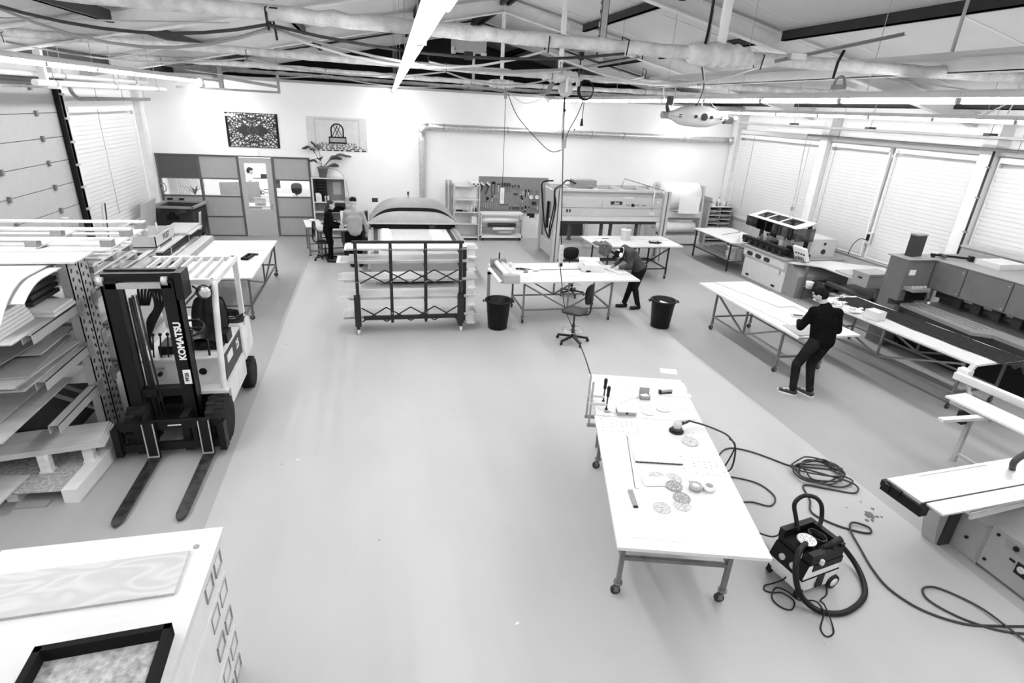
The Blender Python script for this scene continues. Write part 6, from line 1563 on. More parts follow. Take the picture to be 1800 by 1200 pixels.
def gluer():
    t = thing('edge_gluing_machine', 'pale grey machine with raised dark hood and three oval windows', 'machine', (10.85, 12.6, 0))
    X = lambda x: x-10.85
    Yy = lambda y: y-12.6
    def B(m, x0, y0, z0, x1, y1, z1): return m.box(X(x0), Yy(y0), z0, X(x1), Yy(y1), z1)
    m = MB(); m.prism([(X(10.0), 0.0), (X(11.6), 0.0), (X(11.6), 0.82), (X(9.92), 0.82), (X(9.92), 0.62), (X(10.0), 0.52)], Yy(11.75), Yy(13.45), 'xz'); m.build('base', 'pale_grey', t)
    m = MB(); m.prism([(Yy(11.30), 0.0), (Yy(11.75), 0.0), (Yy(11.75), 0.82), (Yy(11.62), 0.82), (Yy(11.30), 0.55)], X(10.02), X(11.5), 'yz'); m.build('end_foot', 'mid_grey', t)
    for k in range(3):
        y = 13.16-0.36*k
        poly = []
        for i in range(16):
            a = 2*PI*i/16; poly.append((Yy(y)+0.06*math.copysign(1, math.cos(a))+0.06*math.cos(a), 0.69+0.055*math.sin(a)))
        MB().prism(poly, X(9.905), X(9.92), 'yz').build('oval_window', 'dark_grey', t)
    for y in (13.2, 12.1): m = MB(); B(m, 9.985, y-0.06, 0.06, 10.0, y+0.06, 0.11); m.build('vent_slot', 'black', t)
    m = MB(); B(m, 9.985, 11.92, 0.42, 10.0, 11.96, 0.58); m.build('door_handle', 'mid_grey', t)
    m = MB(); B(m, 9.86, 11.70, 0.82, 11.65, 13.55, 0.87); m.build('bed_plate', 'mid_grey', t)
    # clamp carriage: beam with ribs
    m = MB(); B(m, 10.0, 11.95, 0.95, 10.16, 13.75, 1.08); m.build('pressure_beam', 'black', t)
    for i in range(7): m = MB(); B(m, 9.97, 12.05+i*0.25, 0.90, 10.06, 12.16+i*0.25, 1.0); m.build('clamp_shoe', 'dark_steel', t)
    m = MB(); B(m, 10.2, 11.9, 0.87, 10.75, 13.6, 0.95); m.build('carriage', 'dark_steel', t)
    for k, (y, z, s_) in enumerate(((13.2, 1.05, 0.16), (12.9, 1.0, 0.2), (12.55, 1.1, 0.14), (12.2, 1.02, 0.18), (13.45, 1.0, 0.12))):
        m = MB(); B(m, 10.3, y-s_/2, 0.95, 10.55, y+s_/2, z+0.08); m.build('tool_block', ('light_steel', 'dark_grey', 'light_grey', 'black', 'mid_grey')[k], t)
        m = MB().cyl((X(10.4), Yy(y), z), (X(10.4), Yy(y), z+0.16), 0.03, n=10); m.build('spindle', 'mid_steel', t)
    for y in (11.97, 12.6, 13.2, 13.75): m = MB(); B(m, 10.55, y-0.04, 0.87, 10.62, y+0.04, 1.68); m.build('hood_post', 'black', t)
    # hood: frame and smoked panes
    hx0, hz0, hx1, hz1 = 10.12, 1.60, 10.66, 1.76
    def HP(x, y): return (X(x), Yy(y), hz0+(hz1-hz0)*(x-hx0)/(hx1-hx0))
    m = MB()
    for (xa, ya, xb, yb) in ((hx0, 11.85, hx1, 12.12), (hx0, 13.66, hx1, 13.86), (hx0, 12.1, hx0+0.12, 13.7), (hx1-0.08, 12.1, hx1, 13.7), (hx0+0.1, 12.65, hx1, 12.72), (hx0+0.1, 13.2, hx1, 13.26)):
        b4 = [HP(xa, ya), HP(xb, ya), HP(xb, yb), HP(xa, yb)]
        m.hexa([(p[0], p[1], p[2]-0.03) for p in b4], b4)
    m.build('hood_frame', 'light_grey', t)
    b4 = [HP(hx0+0.1, 12.1), HP(hx1-0.06, 12.1), HP(hx1-0.06, 13.68), HP(hx0+0.1, 13.68)]
    MB().hexa([(p[0], p[1], p[2]-0.02) for p in b4], [(p[0], p[1], p[2]-0.012) for p in b4]).build('hood_pane', 'smoke_glass', t)
    m = MB(); B(m, 10.1, 11.85, 1.34, 10.12, 13.86, 1.60); m.build('front_visor', 'smoke_glass', t)
    m = MB(); B(m, 10.12, 11.84, 1.3, 10.66, 11.86, 1.62); m.build('side_visor', 'smoke_glass', t)
    for k in range(4): m = MB(); B(m, 10.2, 12.2+0.4*k, 1.30, 10.3, 12.32+0.4*k, 1.55); m.build('hanging_unit', 'black', t)
    # right cabinet and control panel
    m = MB(); B(m, 10.80, 12.02, 0.87, 11.55, 13.55, 1.32); m.build('switch_cabinet', 'light_grey', t)
    for k, (y, z) in enumerate(((11.3, 1.2), (11.3, 1.0))): MB().lathe([(0.035+0.03*k, -0.02), (0.035+0.03*k, 0)], (X(11.2), Yy(12.02), z), n=14, axis='y').build('cabinet_knob', 'dark_grey', t)
    cp = MB().obox((X(10.2), Yy(11.62), 1.06), 0.06, 0.46, 0.34, ry=R(-25)).build('control_panel', 'white', t)
    for r_ in range(3):
        for c_ in range(4 if r_ else 5):
            MB().obox((X(10.155-0.045*r_+0.045), Yy(11.46+0.095*c_), 1.16-0.10*r_), 0.02, 0.035, 0.035, ry=R(-25)).build('button', 'dark_grey' if r_ else 'light_grey', cp)
    m = MB(); B(m, 10.2, 11.5, 0.82, 10.4, 11.72, 0.98); m.build('panel_arm', 'mid_grey', t)
    b = thing('radio', 'small black radio on the sill behind the glue machine', 'radio', (11.6, 14.6, 0.0), 0); MB().box(-0.15, -0.25, 0, 0.35, 0.25, 0.80).build('plinth_cupboard', 'pale_grey', b); MB().box(0.0, -0.05, 0.80, 0.12, 0.08, 1.0).build('casing', 'black', b); MB().box(0.0, 0.12, 0.80, 0.1, 0.22, 0.9).build('adapter', 'black', b)
    b = thing('wall_unit_box', 'white box on the sill behind the glue machine hood', 'box', (12.0, 14.9, 0.9)); MB().box(-0.12, -0.3, 0, 0.12, 0.15, 0.25).build('box', 'white', b); MB().box(-0.125, 0.2, 0.02, 0.02, 0.32, 0.22).build('bracket', 'dark_grey', b)
gluer()
def corner_bench():
    t = thing('corner_bench', 'L-shaped white bench with curved edge between glue machine and shear', 'bench', (10.6, 10.4, 0))
    poly = [(-0.72, 1.20), (-0.55, 1.02), (-0.30, 0.92), (-0.12, 0.72), (-0.12, -0.95), (1.55, -0.95), (1.55, 0.60), (0.9, 1.0), (0.6, 1.28)]
    MB().prism([(p[0], p[1]) for p in poly], 0.82, 0.85, 'xy').build('benchtop', 'table_white', t)
    for (x, y) in ((-0.42, 0.86), (-0.05, -0.88), (1.45, -0.88), (1.45, 0.5)): MB().bar((x, y, 0), (x, y, 0.82), 0.045).build('leg', 'mid_steel', t)
    MB().box(-0.42, -0.9, 0.33, 1.45, 0.86, 0.355).build('lower_shelf', 'mid_grey', t)
    o = sheet('stored_sheet', 'grey panel lying on the corner bench in front of the blinds', 10.50, 9.95, 11.6, 10.75, 0.852, 0.03, 'grey'); o['category'] = 'board'
    o = thing('parts_crate', 'dark crate of parts on the lower shelf of the corner bench', 'crate', (10.45, 10.85, 0.356)); m = MB(); m.box(-0.22, -0.2, 0, 0.22, 0.2, 0.02); m.box(-0.22, -0.2, 0, 0.22, -0.18, 0.2); m.box(-0.22, 0.18, 0, 0.22, 0.2, 0.2); m.box(-0.22, -0.2, 0, -0.2, 0.2, 0.2); m.box(0.2, -0.2, 0, 0.22, 0.2, 0.2); m.build('crate', 'dark_grey', o); MB().box(-0.19, -0.17, 0.02, 0.19, 0.17, 0.12).build('parts_inside', 'mid_grey', o)
    o = thing('waste_pot', 'small pale pot on the lower bench shelf beside the crate', 'pot', (10.12, 11.0, 0.356)); MB().lathe([(0.07, 0), (0.09, 0.16), (0.08, 0.16), (0.06, 0.02), (0, 0.02)], n=14).build('body', 'pale_grey', o); MB().lathe([(0.09, 0.15), (0.095, 0.155), (0.09, 0.165)], n=14).build('rim', 'white', o)
    rnd = random.Random(8)
    for k in range(10):
        o = thing('paper_scrap', 'crumpled white paper scrap on the lower bench shelf, number %s of the heap' % ('one','two','three','four','five','six','seven','eight','nine','ten')[k], 'paper', (10.4+0.5*rnd.random(), 9.75+0.55*rnd.random(), 0.356+0.0*k), rnd.uniform(0, 3), 'paper scraps on the bench shelf')
        s_ = rnd.uniform(0.05, 0.09); MB().grid(lambda u, v: ((u-0.5)*2.4*s_, (v-0.5)*2*s_, 0.03+0.05*noise.noise(Vector((u*3+k, v*3, k)))+0.03*u), 5, 5).build('scrap', 'paper', o)
    b = open_carton('storage_box', 'closed grey archive box with hand hole on the corner bench', (10.40, 9.63, 0.851), R(3), 0.62, 0.42, 0.28, False, 'card')
    MB().box(-0.32, -0.22, 0.25, 0.32, 0.22, 0.30).build('lid', 'card', b); MB().box(-0.321, -0.05, 0.17, -0.31, 0.05, 0.20).build('hand_hole', 'black', b); b['category'] = 'box'
    o = thing('plastic_tub', 'small white tub on the corner bench left of the archive box', 'tub', (10.62, 10.12, 0.883)); MB().lathe([(0.07, 0), (0.085, 0.11), (0.075, 0.11), (0.06, 0.01), (0, 0.01)], n=16).build('body', 'white', o); MB().lathe([(0.085, 0.10), (0.09, 0.105), (0.085, 0.115)], n=16).build('rim', 'white', o)
    o = thing('dark_cylinder_roller', 'dark steel roller lying along the front of the corner bench', 'roller', (10.25, 9.9, 0.60)); MB().cyl((0, -0.55, 0), (0, 0.7, 0), 0.06, n=14).build('roller', 'dark_grey', o); MB().box(-0.05, -0.6, -0.26, 0.05, -0.54, 0.05).build('bracket', 'black', o); MB().box(-0.05, 0.68, -0.25, 0.05, 0.74, 0.05).build('bracket', 'black', o)
corner_bench()
def shear():
    t = thing('sheet_shear', 'big dark grey guillotine shear along the right wall', 'machine', (10.8, 6.6, 0))
    X = lambda x: x-10.8
    Yy = lambda y: y-6.6
    def B(m, x0, y0, z0, x1, y1, z1): return m.box(X(x0), Yy(y0), z0, X(x1), Yy(y1), z1)
    m = MB(); B(m, 9.74, 8.32, 0.95, 10.38, 8.74, 1.75); B(m, 9.74, 8.50, 0.0, 10.38, 8.74, 0.95); B(m, 9.74, 8.32, 0.0, 9.98, 8.5, 0.84); m.build('end_frame', 'machine_grey', t)
    m = MB(); B(m, 9.70, 8.28, 1.75, 10.40, 8.78, 1.765); m.build('end_cap', 'machine_mid', t)
    m = MB(); B(m, 10.38, 3.2, 1.20, 11.7, 8.74, 1.74); m.build('upper_beam', 'machine_grey', t)
    for (a, b) in ((7.68, 8.28), (6.86, 7.66), (6.0, 6.84), (5.1, 5.98), (4.2, 5.08)):
        m = MB(); B(m, 10.355, a, 1.22, 10.38, b, 1.72); p = m.build('front_panel', 'machine_grey', t)
        for z in (1.26, 1.66): MB().lathe([(0.012, -0.03), (0.012, -0.02)], (X(10.38), Yy(a+0.05), z), n=8, axis='x').build('screw', 'light_steel', p)
    m = MB(); B(m, 10.36, 3.2, 1.74, 11.72, 8.76, 1.755); m.build('top_plate', 'machine_mid', t)
    # knife beam with clamps
    m = MB(); B(m, 10.62, 3.2, 1.02, 10.8, 8.3, 1.2); m.build('blade_beam', 'dark_grey', t)
    for i in range(12): m = MB(); B(m, 10.52, 7.7-i*0.36, 0.98, 10.62, 7.86-i*0.36, 1.16); m.build('hold_down', 'dark_steel', t)
    for i in range(9): m = MB(); B(m, 10.56, 7.5-i*0.4, 1.12, 10.64, 7.72-i*0.4, 1.2); m.build('tooth', 'mid_grey', t)
    # bed
    poly = [(9.86, 8.32), (9.76, 6.80), (10.02, 6.62), (9.92, 3.4), (10.9, 3.4), (10.9, 8.32)]
    MB().prism([(X(a), Yy(b)) for a, b in poly], 0.84, 0.90, 'xy').build('bed', 'machine_mid', t)
    for x in (10.0, 10.12, 10.24, 10.36): m = MB(); B(m, x-0.012, 6.9, 0.90, x+0.012, 8.25, 0.908); m.build('bed_rib', 'mid_steel', t)
    MB().prism([(X(a), Yy(b)) for a, b in [(9.90, 8.3), (9.80, 6.82), (10.05, 6.64), (9.96, 3.5), (10.85, 3.5), (10.85, 8.3)]], 0.55, 0.84, 'xy').build('apron', 'dark_grey', t)
    m = MB(); B(m, 10.1, 3.5, 0.0, 10.9, 8.3, 0.55); m.build('lower_body', 'black', t)
    m = MB(); B(m, 10.75, 3.2, 0.86, 11.7, 8.3, 1.2); m.build('rear_body', 'dark_grey', t)
    # hazard stripes
    for i in range(5):
        m = MB(); m.prism([(X(9.98+0.12*i), 0.98), (X(10.03+0.12*i), 0.98), (X(9.97+0.12*i), 1.15), (X(9.92+0.12*i), 1.15)], Yy(8.31), Yy(8.318), 'xz'); m.build('warning_stripe', 'light_grey', t)
    m = MB(); B(m, 9.90, 8.30, 0.95, 10.38, 8.318, 1.20); m.build('warning_panel', 'black', t, fix=True)
    m = MB(); B(m, 9.80, 8.10, 1.18, 10.20, 8.32, 1.24); m.build('tool_ledge', 'machine_mid', t)
    m = MB(); B(m, 9.82, 8.305, 1.46, 9.96, 8.32, 1.56); m.build('notice_sheet', 'paper', t)
    MB().sphere((X(10.2), Yy(8.05), 0.98), 0.03, nu=8, nv=6).build('knob', 'light_grey', t)
    for k in range(4): MB().obox((X(9.9+0.09*k), Yy(8.2), 1.255), 0.05, 0.04, 0.03, rz=k).build('loose_part', 'light_grey', t)
    m = MB(); B(m, 10.02, 5.75, 0.905, 10.4, 6.1, 0.909); m.build('sheet_note', 'pale_grey', t)
    o = thing('speaker_box', 'dark upright box standing on the end of the shear', 'box', (10.10, 8.60, 1.765), R(8)); MB().box(-0.14, -0.07, 0, 0.14, 0.07, 0.42).build('box', 'dark_grey', o); MB().box(-0.145, -0.075, 0.40, 0.145, 0.075, 0.43).build('cap', 'mid_grey', o)
    o = thing('steel_clamp', 'dark adjustable bar lying on the shear top beside the upright box', 'bar', (10.75, 8.35, 1.756), R(-35)); MB().box(-0.35, -0.02, 0.03, 0.35, 0.02, 0.07).build('bar', 'black', o); MB().box(0.27, -0.05, 0, 0.35, 0.05, 0.1).build('jaw', 'black', o); MB().obox((-0.15, 0, 0.05), 0.06, 0.3, 0.03).build('jaw', 'dark_grey', o); MB().box(-0.33, -0.03, 0, -0.27, 0.03, 0.03).build('foot', 'black', o)
    sheet('carton_flat', 'pale flat carton on top of the shear', 10.9, 7.55, 11.5, 8.0, 1.757, 0.10, 'light_grey', 'carton')
    sheet('steel_strip', 'long bright strip on top of the shear near the wall', 11.2, 5.9, 11.28, 7.0, 1.757, 0.03, 'white_paint', 'strip')
    o = thing('grey_shelf_box', 'long grey cupboard behind the shear under the right wall blind', 'cupboard', (11.95, 7.6, 0)); MB().box(-0.2, -1.6, 0, 0.12, 1.4, 1.85).build('carcass', 'mid_grey', o); MB().box(-0.22, -1.62, 1.85, 0.14, 1.42, 1.88).build('top', 'grey', o)
shear()
# dark cloth on the long narrow table
def cloth():
    t = thing('fabric_length', 'dark rumpled fabric spread along the long narrow table', 'fabric', (8.99, 7.34, 0.852), R(94.5))
    def f(u, v):
        x = -1.62+3.1*u; y = 0.12-0.62*v+0.10*noise.noise(Vector((u*4, 0, 2)))
        return (x, y, 0.004+0.022*abs(noise.noise(Vector((u*16, v*5, 0.3))))*(0.3+math.sin(PI*v)))
    MB().grid(f, 60, 12).build('fabric', 'fabric_dark', t)
cloth()
o = thing('fabric_bundle', 'dark fabric bundle hanging off the near end of the long narrow table', 'fabric', (9.28, 5.62, 0.852), R(94.5))
MB().grid(lambda u, v: (-0.30+0.36*u if u < 0.99 else 0.06, 0.36-0.62*v+0.06*noise.noise(Vector((u*3, v*4, 5))), 0.015+0.08*math.sin(PI*min(1, u*1.0))*abs(noise.noise(Vector((u*5, v*5, 9)))+0.6)), 14, 12).build('fabric', 'fabric_dark', o)
MB().grid(lambda u, v: (-0.30-0.05*v+0.05*noise.noise(Vector((u*4, v*3, 2))), 0.34-0.56*u, 0.02-0.42*v*(0.75+0.25*math.sin(5*u))), 12, 10).build('fabric_fold', 'fabric_dark', o)
b = open_carton('carton', 'small pale carton on the long narrow table', (8.62, 7.68, 0.852), R(10), 0.22, 0.26, 0.16, False, 'paper_grey')
MB().obox((0, 0, 0.13), 0.2, 0.24, 0.01, rx=0.05).build('flap', 'paper', b)
rnd = random.Random(21)
for k in range(14):
    o = thing('paper_scrap', 'white paper scrap on the far end of the long narrow table, piece %s' % ('one','two','three','four','five','six','seven','eight','nine','ten','eleven','twelve','thirteen','fourteen')[k], 'paper', (8.42+0.30*rnd.random(), 7.95+0.85*rnd.random(), 0.853), rnd.uniform(0, 3), 'paper scraps on the long narrow table')
    s_ = rnd.uniform(0.03, 0.08); MB().grid(lambda u, v: ((u-0.5)*3*s_, (v-0.5)*1.6*s_, 0.02+0.04*noise.noise(Vector((u*3+k, v*3, k)))+0.05*abs(u-0.5)), 5, 5).build('scrap', 'paper', o)
o = thing('dark_bag', 'black sack standing on the floor at the right frame edge', 'sack', (10.1, 4.75, 0.0)) if False else None

# ---- panel saw at the front right
def panel_saw():
    t = thing('panel_saw', 'sliding table panel saw with grey cabinet at the right edge', 'saw', (6.3, 3.0, 0))
    X = lambda x: x-6.3
    Yy = lambda y: y-3.0
    def B(m, x0, y0, z0, x1, y1, z1): return m.box(X(x0), Yy(y0), z0, X(x1), Yy(y1), z1)
    m = MB(); B(m, 5.76, 3.16, 0.0, 6.6, 3.56, 0.42); m.build('cabinet_end', 'saw_grey', t)
    m = MB(); B(m, 5.74, 1.4, 0.03, 6.6, 3.13, 0.50); m.build('cabinet', 'saw_grey', t)
    m = MB(); B(m, 5.735, 3.13, 0.0, 6.6, 3.16, 0.46); m.build('joint_strip', 'mid_grey', t)
    m = MB(); B(m, 5.80, 1.4, 0.0, 6.55, 3.5, 0.03); m.build('plinth', 'black', t)
    m = MB(); m.prism([(X(5.80), 0.42), (X(6.6), 0.42), (X(6.6), 0.78), (X(6.1), 0.78)], Yy(1.4), Yy(3.5), 'xz'); m.build('upper_body', 'saw_grey', t)
    # curved end shield
    m = MB(); poly = [(0, 0)]+[(-0.04-0.10*math.sin(PI*i/12)*0.9, 0.0+0.78*i/12) for i in range(13)]+[(0.12, 0.78), (0.12, 0.0)]
    m.prism([(X(5.62)+a, b) for a, b in poly[1:]], Yy(3.44), Yy(3.60), 'xz'); m.build('end_shield', 'saw_grey', t)
    m = MB(); B(m, 5.60, 3.42, 0.0, 5.74, 3.44, 0.70); m.build('shield_side', 'dark_grey', t)
    for (y, z) in ((3.30, 0.20), (3.08, 0.12), (3.06, 0.44)): MB().lathe([(0.016, -0.015), (0.016, 0)], (X(5.745), Yy(y), z), n=10, axis='x').build('lock_knob', 'black', t)
    m = MB(); B(m, 5.728, 2.80, 0.38, 5.742, 2.98, 0.47); p = m.build('recess_handle', 'mid_grey', t); MB().lathe([(0.025, -0.02), (0.025, 0)], (X(5.73), Yy(2.88), 0.43), n=12, axis='x').build('latch', 'black', p)
    m = MB(); B(m, 5.728, 2.55, 0.20, 5.742, 2.83, 0.32); p = m.build('badge', 'black', t)
    for y in (2.78, 2.70): MB().lathe([(0.022, -0.006), (0.034, -0.006), (0.034, 0), (0.022, 0)], (X(5.728), Yy(y), 0.265), n=16, axis='x').build('badge_ring', 'light_grey', p)
    m = MB(); B(m, 5.73, 2.85, 0.285, 5.742, 2.90, 0.305); m.build('badge_arrow', 'black', t)
    # sliding table
    ang = R(3.0)
    s = MB()
    def S(x0, y0, z0, x1, y1, z1):
        s.obox((0, 0, 0), 0.0001, 0.0001, 0.0001)
    m = MB(); m.obox((X(6.25), Yy(3.40), 0.885), 3.1, 0.36, 0.03, rz=ang); m.build('sliding_table', 'alu', t)
    m = MB(); m.obox((X(6.30), Yy(3.125), 0.885), 3.1, 0.16, 0.02, rz=ang); m.build('table_strip', 'alu', t)
    m = MB(); m.obox((X(6.25), Yy(3.215), 0.88), 3.1, 0.012, 0.025, rz=ang); m.build('slot', 'dark_grey', t)
    m = MB(); m.obox((X(5.5), Yy(3.50), 0.902), 0.9, 0.012, 0.004, rz=ang); m.build('groove', 'grey', t)
    m = MB(); m.obox((X(6.25), Yy(3.38), 0.80), 3.0, 0.24, 0.13, rz=ang); m.build('guide_beam', 'mid_grey', t)
    m = MB(); m.obox((X(4.72), Yy(3.31), 0.82), 0.09, 0.42, 0.10, rz=ang); m.obox((X(4.68), Yy(3.42), 0.85), 0.05, 0.2, 0.06, rz=ang); m.build('end_cap', 'black', t)
    m = MB(); m.obox((X(4.655), Yy(3.44), 0.84), 0.04, 0.05, 0.08, rz=ang); m.build('end_catch', 'black', t)
    # rip fence rail and fence
    m = MB(); m.obox((X(5.98), Yy(3.13), 0.79), 1.6, 0.07, 0.035, rz=R(5)); m.obox((X(5.98), Yy(3.09), 0.77), 1.6, 0.02, 0.06, rz=R(5)); m.build('fence_rail', 'alu', t)
    m = MB(); B(m, 6.05, 1.4, 0.78, 7.9, 3.02, 0.84); m.build('saw_table', 'light_steel', t)
    m = MB(); B(m, 5.86, 2.35, 0.50, 6.15, 2.85, 0.78); m.build('hand_wheel_housing', 'black', t)
    MB().lathe([(0.08, -0.03), (0.10, -0.03), (0.10, 0.0), (0.08, 0.0)], (X(5.84), Yy(2.6), 0.65), n=18, axis='x').build('hand_wheel', 'black', t)
    m = MB().tube(smooth_path([(X(6.15), Yy(3.42), 0.90), (X(6.10), Yy(3.40), 1.02), (X(6.3), Yy(3.42), 1.12), (X(6.6), Yy(3.5), 1.2)], 5), 0.03, 8); m.build('clamp_arm', 'dark_grey', t)
panel_saw()
def crosscut():
    t = thing('crosscut_table', 'crosscut outrigger table with white fence at the right edge', 'machine', (7.6, 4.3, 0))
    X = lambda x: x-7.6
    Yy = lambda y: y-4.3
    m = MB(); m.obox((X(7.22), Yy(4.33), 0.885), 0.36, 1.15, 0.025, rz=R(4)); m.build('support_board', 'table_white', t)
    m = MB(); m.obox((X(6.82), Yy(4.44), 0.84), 0.75, 0.075, 0.035, rz=R(-2)); m.obox((X(6.82), Yy(4.44), 0.815), 0.75, 0.02, 0.03, rz=R(-2)); m.build('outrigger_bar', 'alu', t)
    m = MB(); m.obox((X(7.66), Yy(4.58), 0.97), 0.09, 1.4, 0.09, rz=R(6)); m.build('fence_tube', 'alu', t)
    m = MB(); m.obox((X(7.70), Yy(5.25), 1.0), 0.12, 0.14, 0.12, rz=R(6)); m.build('fence_end', 'pale_grey', t)
    m = MB(); m.obox((X(7.75), Yy(5.22), 1.10), 0.05, 0.06, 0.14, rx=R(20)); m.build('fence_lever', 'pale_grey', t)
    m = MB(); m.obox((X(7.42), Yy(4.33), 0.84), 0.06, 1.1, 0.05, rz=R(4)); m.build('black_rail', 'black', t)
    m = MB(); m.obox((X(7.15), Yy(4.65), 0.80), 0.05, 0.5, 0.05); m.build('side_rail', 'light_steel', t)
    for y in (4.7, 3.95): m = MB(); m.bar((X(7.30), Yy(y), 0.0), (X(7.30), Yy(y), 0.86), 0.05); m.build('leg', 'grey', t)
    m = MB(); m.obox((X(7.18), Yy(4.72), 0.66), 0.09, 0.09, 0.16); m.build('motor_block', 'black', t)
    m = MB(); m.bar((X(7.3), Yy(4.7), 0.12), (X(7.3), Yy(3.95), 0.12), 0.04); m.build('stretcher', 'grey', t)
    m = MB(); m.bar((X(7.25), Yy(4.7), 0.80), (X(7.7), Yy(5.2), 0.93), 0.04); m.build('fence_bracket', 'mid_grey', t)
crosscut()
# ================================================================== NEAR TABLE
NTZ = 0.86
table('work_table', 'long white work table in the foreground covered with sanding discs and stickers', (2.752, 4.472, 0), R(74.2), 3.14, 1.21, NTZ, casters=True, low=0.42, iy=0.14, m_leg='mid_steel', lx=(-1.2, 0.72), tops=[(-1.57, 0.495, -0.605, 0.605), (0.502, 1.57, -0.605, 0.585)], lw=0.04)
t = thing('trestle', 'plain steel trestle under the far board of the foreground table', 'trestle', (3.07, 5.62, 0), R(-15.8))
for x in (-0.42, 0.42): MB().bar((x, 0, 0), (x, 0, 0.82), 0.035).build('leg', 'mid_steel', t)
MB().bar((-0.42, 0, 0.805), (0.42, 0, 0.805), 0.04).build('rail', 'mid_steel', t); MB().bar((-0.42, 0, 0.3), (0.42, 0, 0.3), 0.03).build('stretcher', 'mid_steel', t)
ZT = NTZ+0.001
A = R(-15.8)
def disc_mat():
    for name, g in (('disc_grey', 0.30), ('disc_pale', 0.50)):
        m, nt, b = _nodes(name)
        tc = nt.nodes.new('ShaderNodeTexCoord'); mp = nt.nodes.new('ShaderNodeMapping'); mp.inputs['Scale'].default_value = (14, 70, 1)
        nt.links.new(tc.outputs['Object'], mp.inputs[0])
        v = nt.nodes.new('ShaderNodeTexNoise'); v.inputs['Scale'].default_value = 1.0; v.inputs['Detail'].default_value = 2
        nt.links.new(mp.outputs[0], v.inputs['Vector'])
        r = nt.nodes.new('ShaderNodeValToRGB'); r.color_ramp.interpolation = 'CONSTANT'
        r.color_ramp.elements[0].color = (g*0.72,)*3+(1,); r.color_ramp.elements[1].position = 0.47; r.color_ramp.elements[1].color = (g,)*3+(1,)
        nt.links.new(v.outputs[0], r.inputs[0]); nt.links.new(r.outputs[0], b.inputs['Base Color']); b.inputs['Roughness'].default_value = 0.9
disc_mat()
def sanding_disc(label, x, y, r=0.078, z=0.0, m='disc_grey', holes=8, rz=0, th=0.003):
    t = thing('sanding_disc', label, 'sanding disc', (x, y, ZT+z), rz, 'sanding discs on the foreground table')
    MB().lathe([(0.009, 0), (r, 0), (r, th), (0.009, th), (0.009, 0)], n=32, smooth=False).build('disc', m, t)
    me = MB().cyl((0, 0, th-0.0004), (0, 0, th+0.0006), 0.0055, n=8).mesh('dust_hole', 'white' if m != 'table_white' else 'mid_grey')
    for i in range(holes): inst('dust_hole', me, t, (r*0.62*math.cos(2*PI*i/holes), r*0.62*math.sin(2*PI*i/holes), 0))
    return t
sanding_disc('pale sanding disc partly under a plastic film, leftmost of the cluster', 2.485, 3.93, m='disc_pale', z=0.0)
sanding_disc('striped sanding disc at the top of the cluster', 2.625, 3.875, m='disc_pale', z=0.004, rz=0.4)
sanding_disc('shiny patterned sanding disc under the film edge, centre of the cluster', 2.572, 3.765, m='disc_grey', z=0.008, rz=1.0)
sanding_disc('dark sanding disc with clear centre hole overlapping another', 2.56, 3.60, m='disc_grey', z=0.004, rz=0.1)
sanding_disc('pale sanding disc beneath the dark one', 2.515, 3.505, m='disc_pale', z=0.0, rz=0.9)
sanding_disc('single striped sanding disc left of the overlapping pair', 2.318, 3.505, m='disc_pale', z=0.0, rz=0.3, holes=0)
sanding_disc('thick pale sanding pad right of the orbital sander', 3.118, 4.434, r=0.085, m='disc_pale', th=0.012)
sanding_disc('white sanding disc half under the air hose', 3.19, 4.60, r=0.08, m='table_white')
sanding_disc('white sanding disc left in the trio on the far board', 2.985, 5.21, m='table_white')
sanding_disc('white sanding disc front in the trio on the far board', 2.955, 5.09, m='table_white', z=0.003)
sanding_disc('white sanding disc right in the trio on the far board', 3.16, 5.13, m='table_white', z=0.003, th=0.008)
def clamp_f(label, x, y):
    t = thing('bar_clamp', label, 'clamp', (x, y, 0), A, 'bar clamps on the foreground table')
    MB().box(-0.012, -0.006, NTZ-0.22, 0.012, 0.006, 1.20).build('bar', 'grey', t)
    m = MB().box(-0.02, -0.012, NTZ-0.24, 0.16, 0.012, NTZ-0.20); m.cyl((0.145, 0, NTZ-0.21), (0.145, 0, NTZ-0.04), 0.012, n=8); m.build('fixed_jaw', 'mid_grey', t)
    m = MB().box(-0.03, -0.014, NTZ+0.05, 0.19, 0.014, NTZ+0.075); m.build('sliding_jaw', 'light_grey', t)
    MB().cyl((0.18, 0, NTZ+0.004), (0.18, 0, NTZ+0.16), 0.009, n=8).build('screw', 'dark_grey', t)
    MB().lathe([(0.012, 0), (0.02, 0.02), (0.017, 0.06), (0.022, 0.12), (0.012, 0.14)], (0.18, 0, NTZ+0.16), n=12).build('handle', 'black', t)
    MB().cyl((0.18, 0, NTZ+0.001), (0.18, 0, NTZ+0.008), 0.02, n=10).build('pressure_plate', 'black', t)
clamp_f('upright bar clamp with black handle at the table edge, farther of two', 2.355, 5.46)
clamp_f('upright bar clamp with black handle at the table edge, nearer of two', 2.315, 5.27)
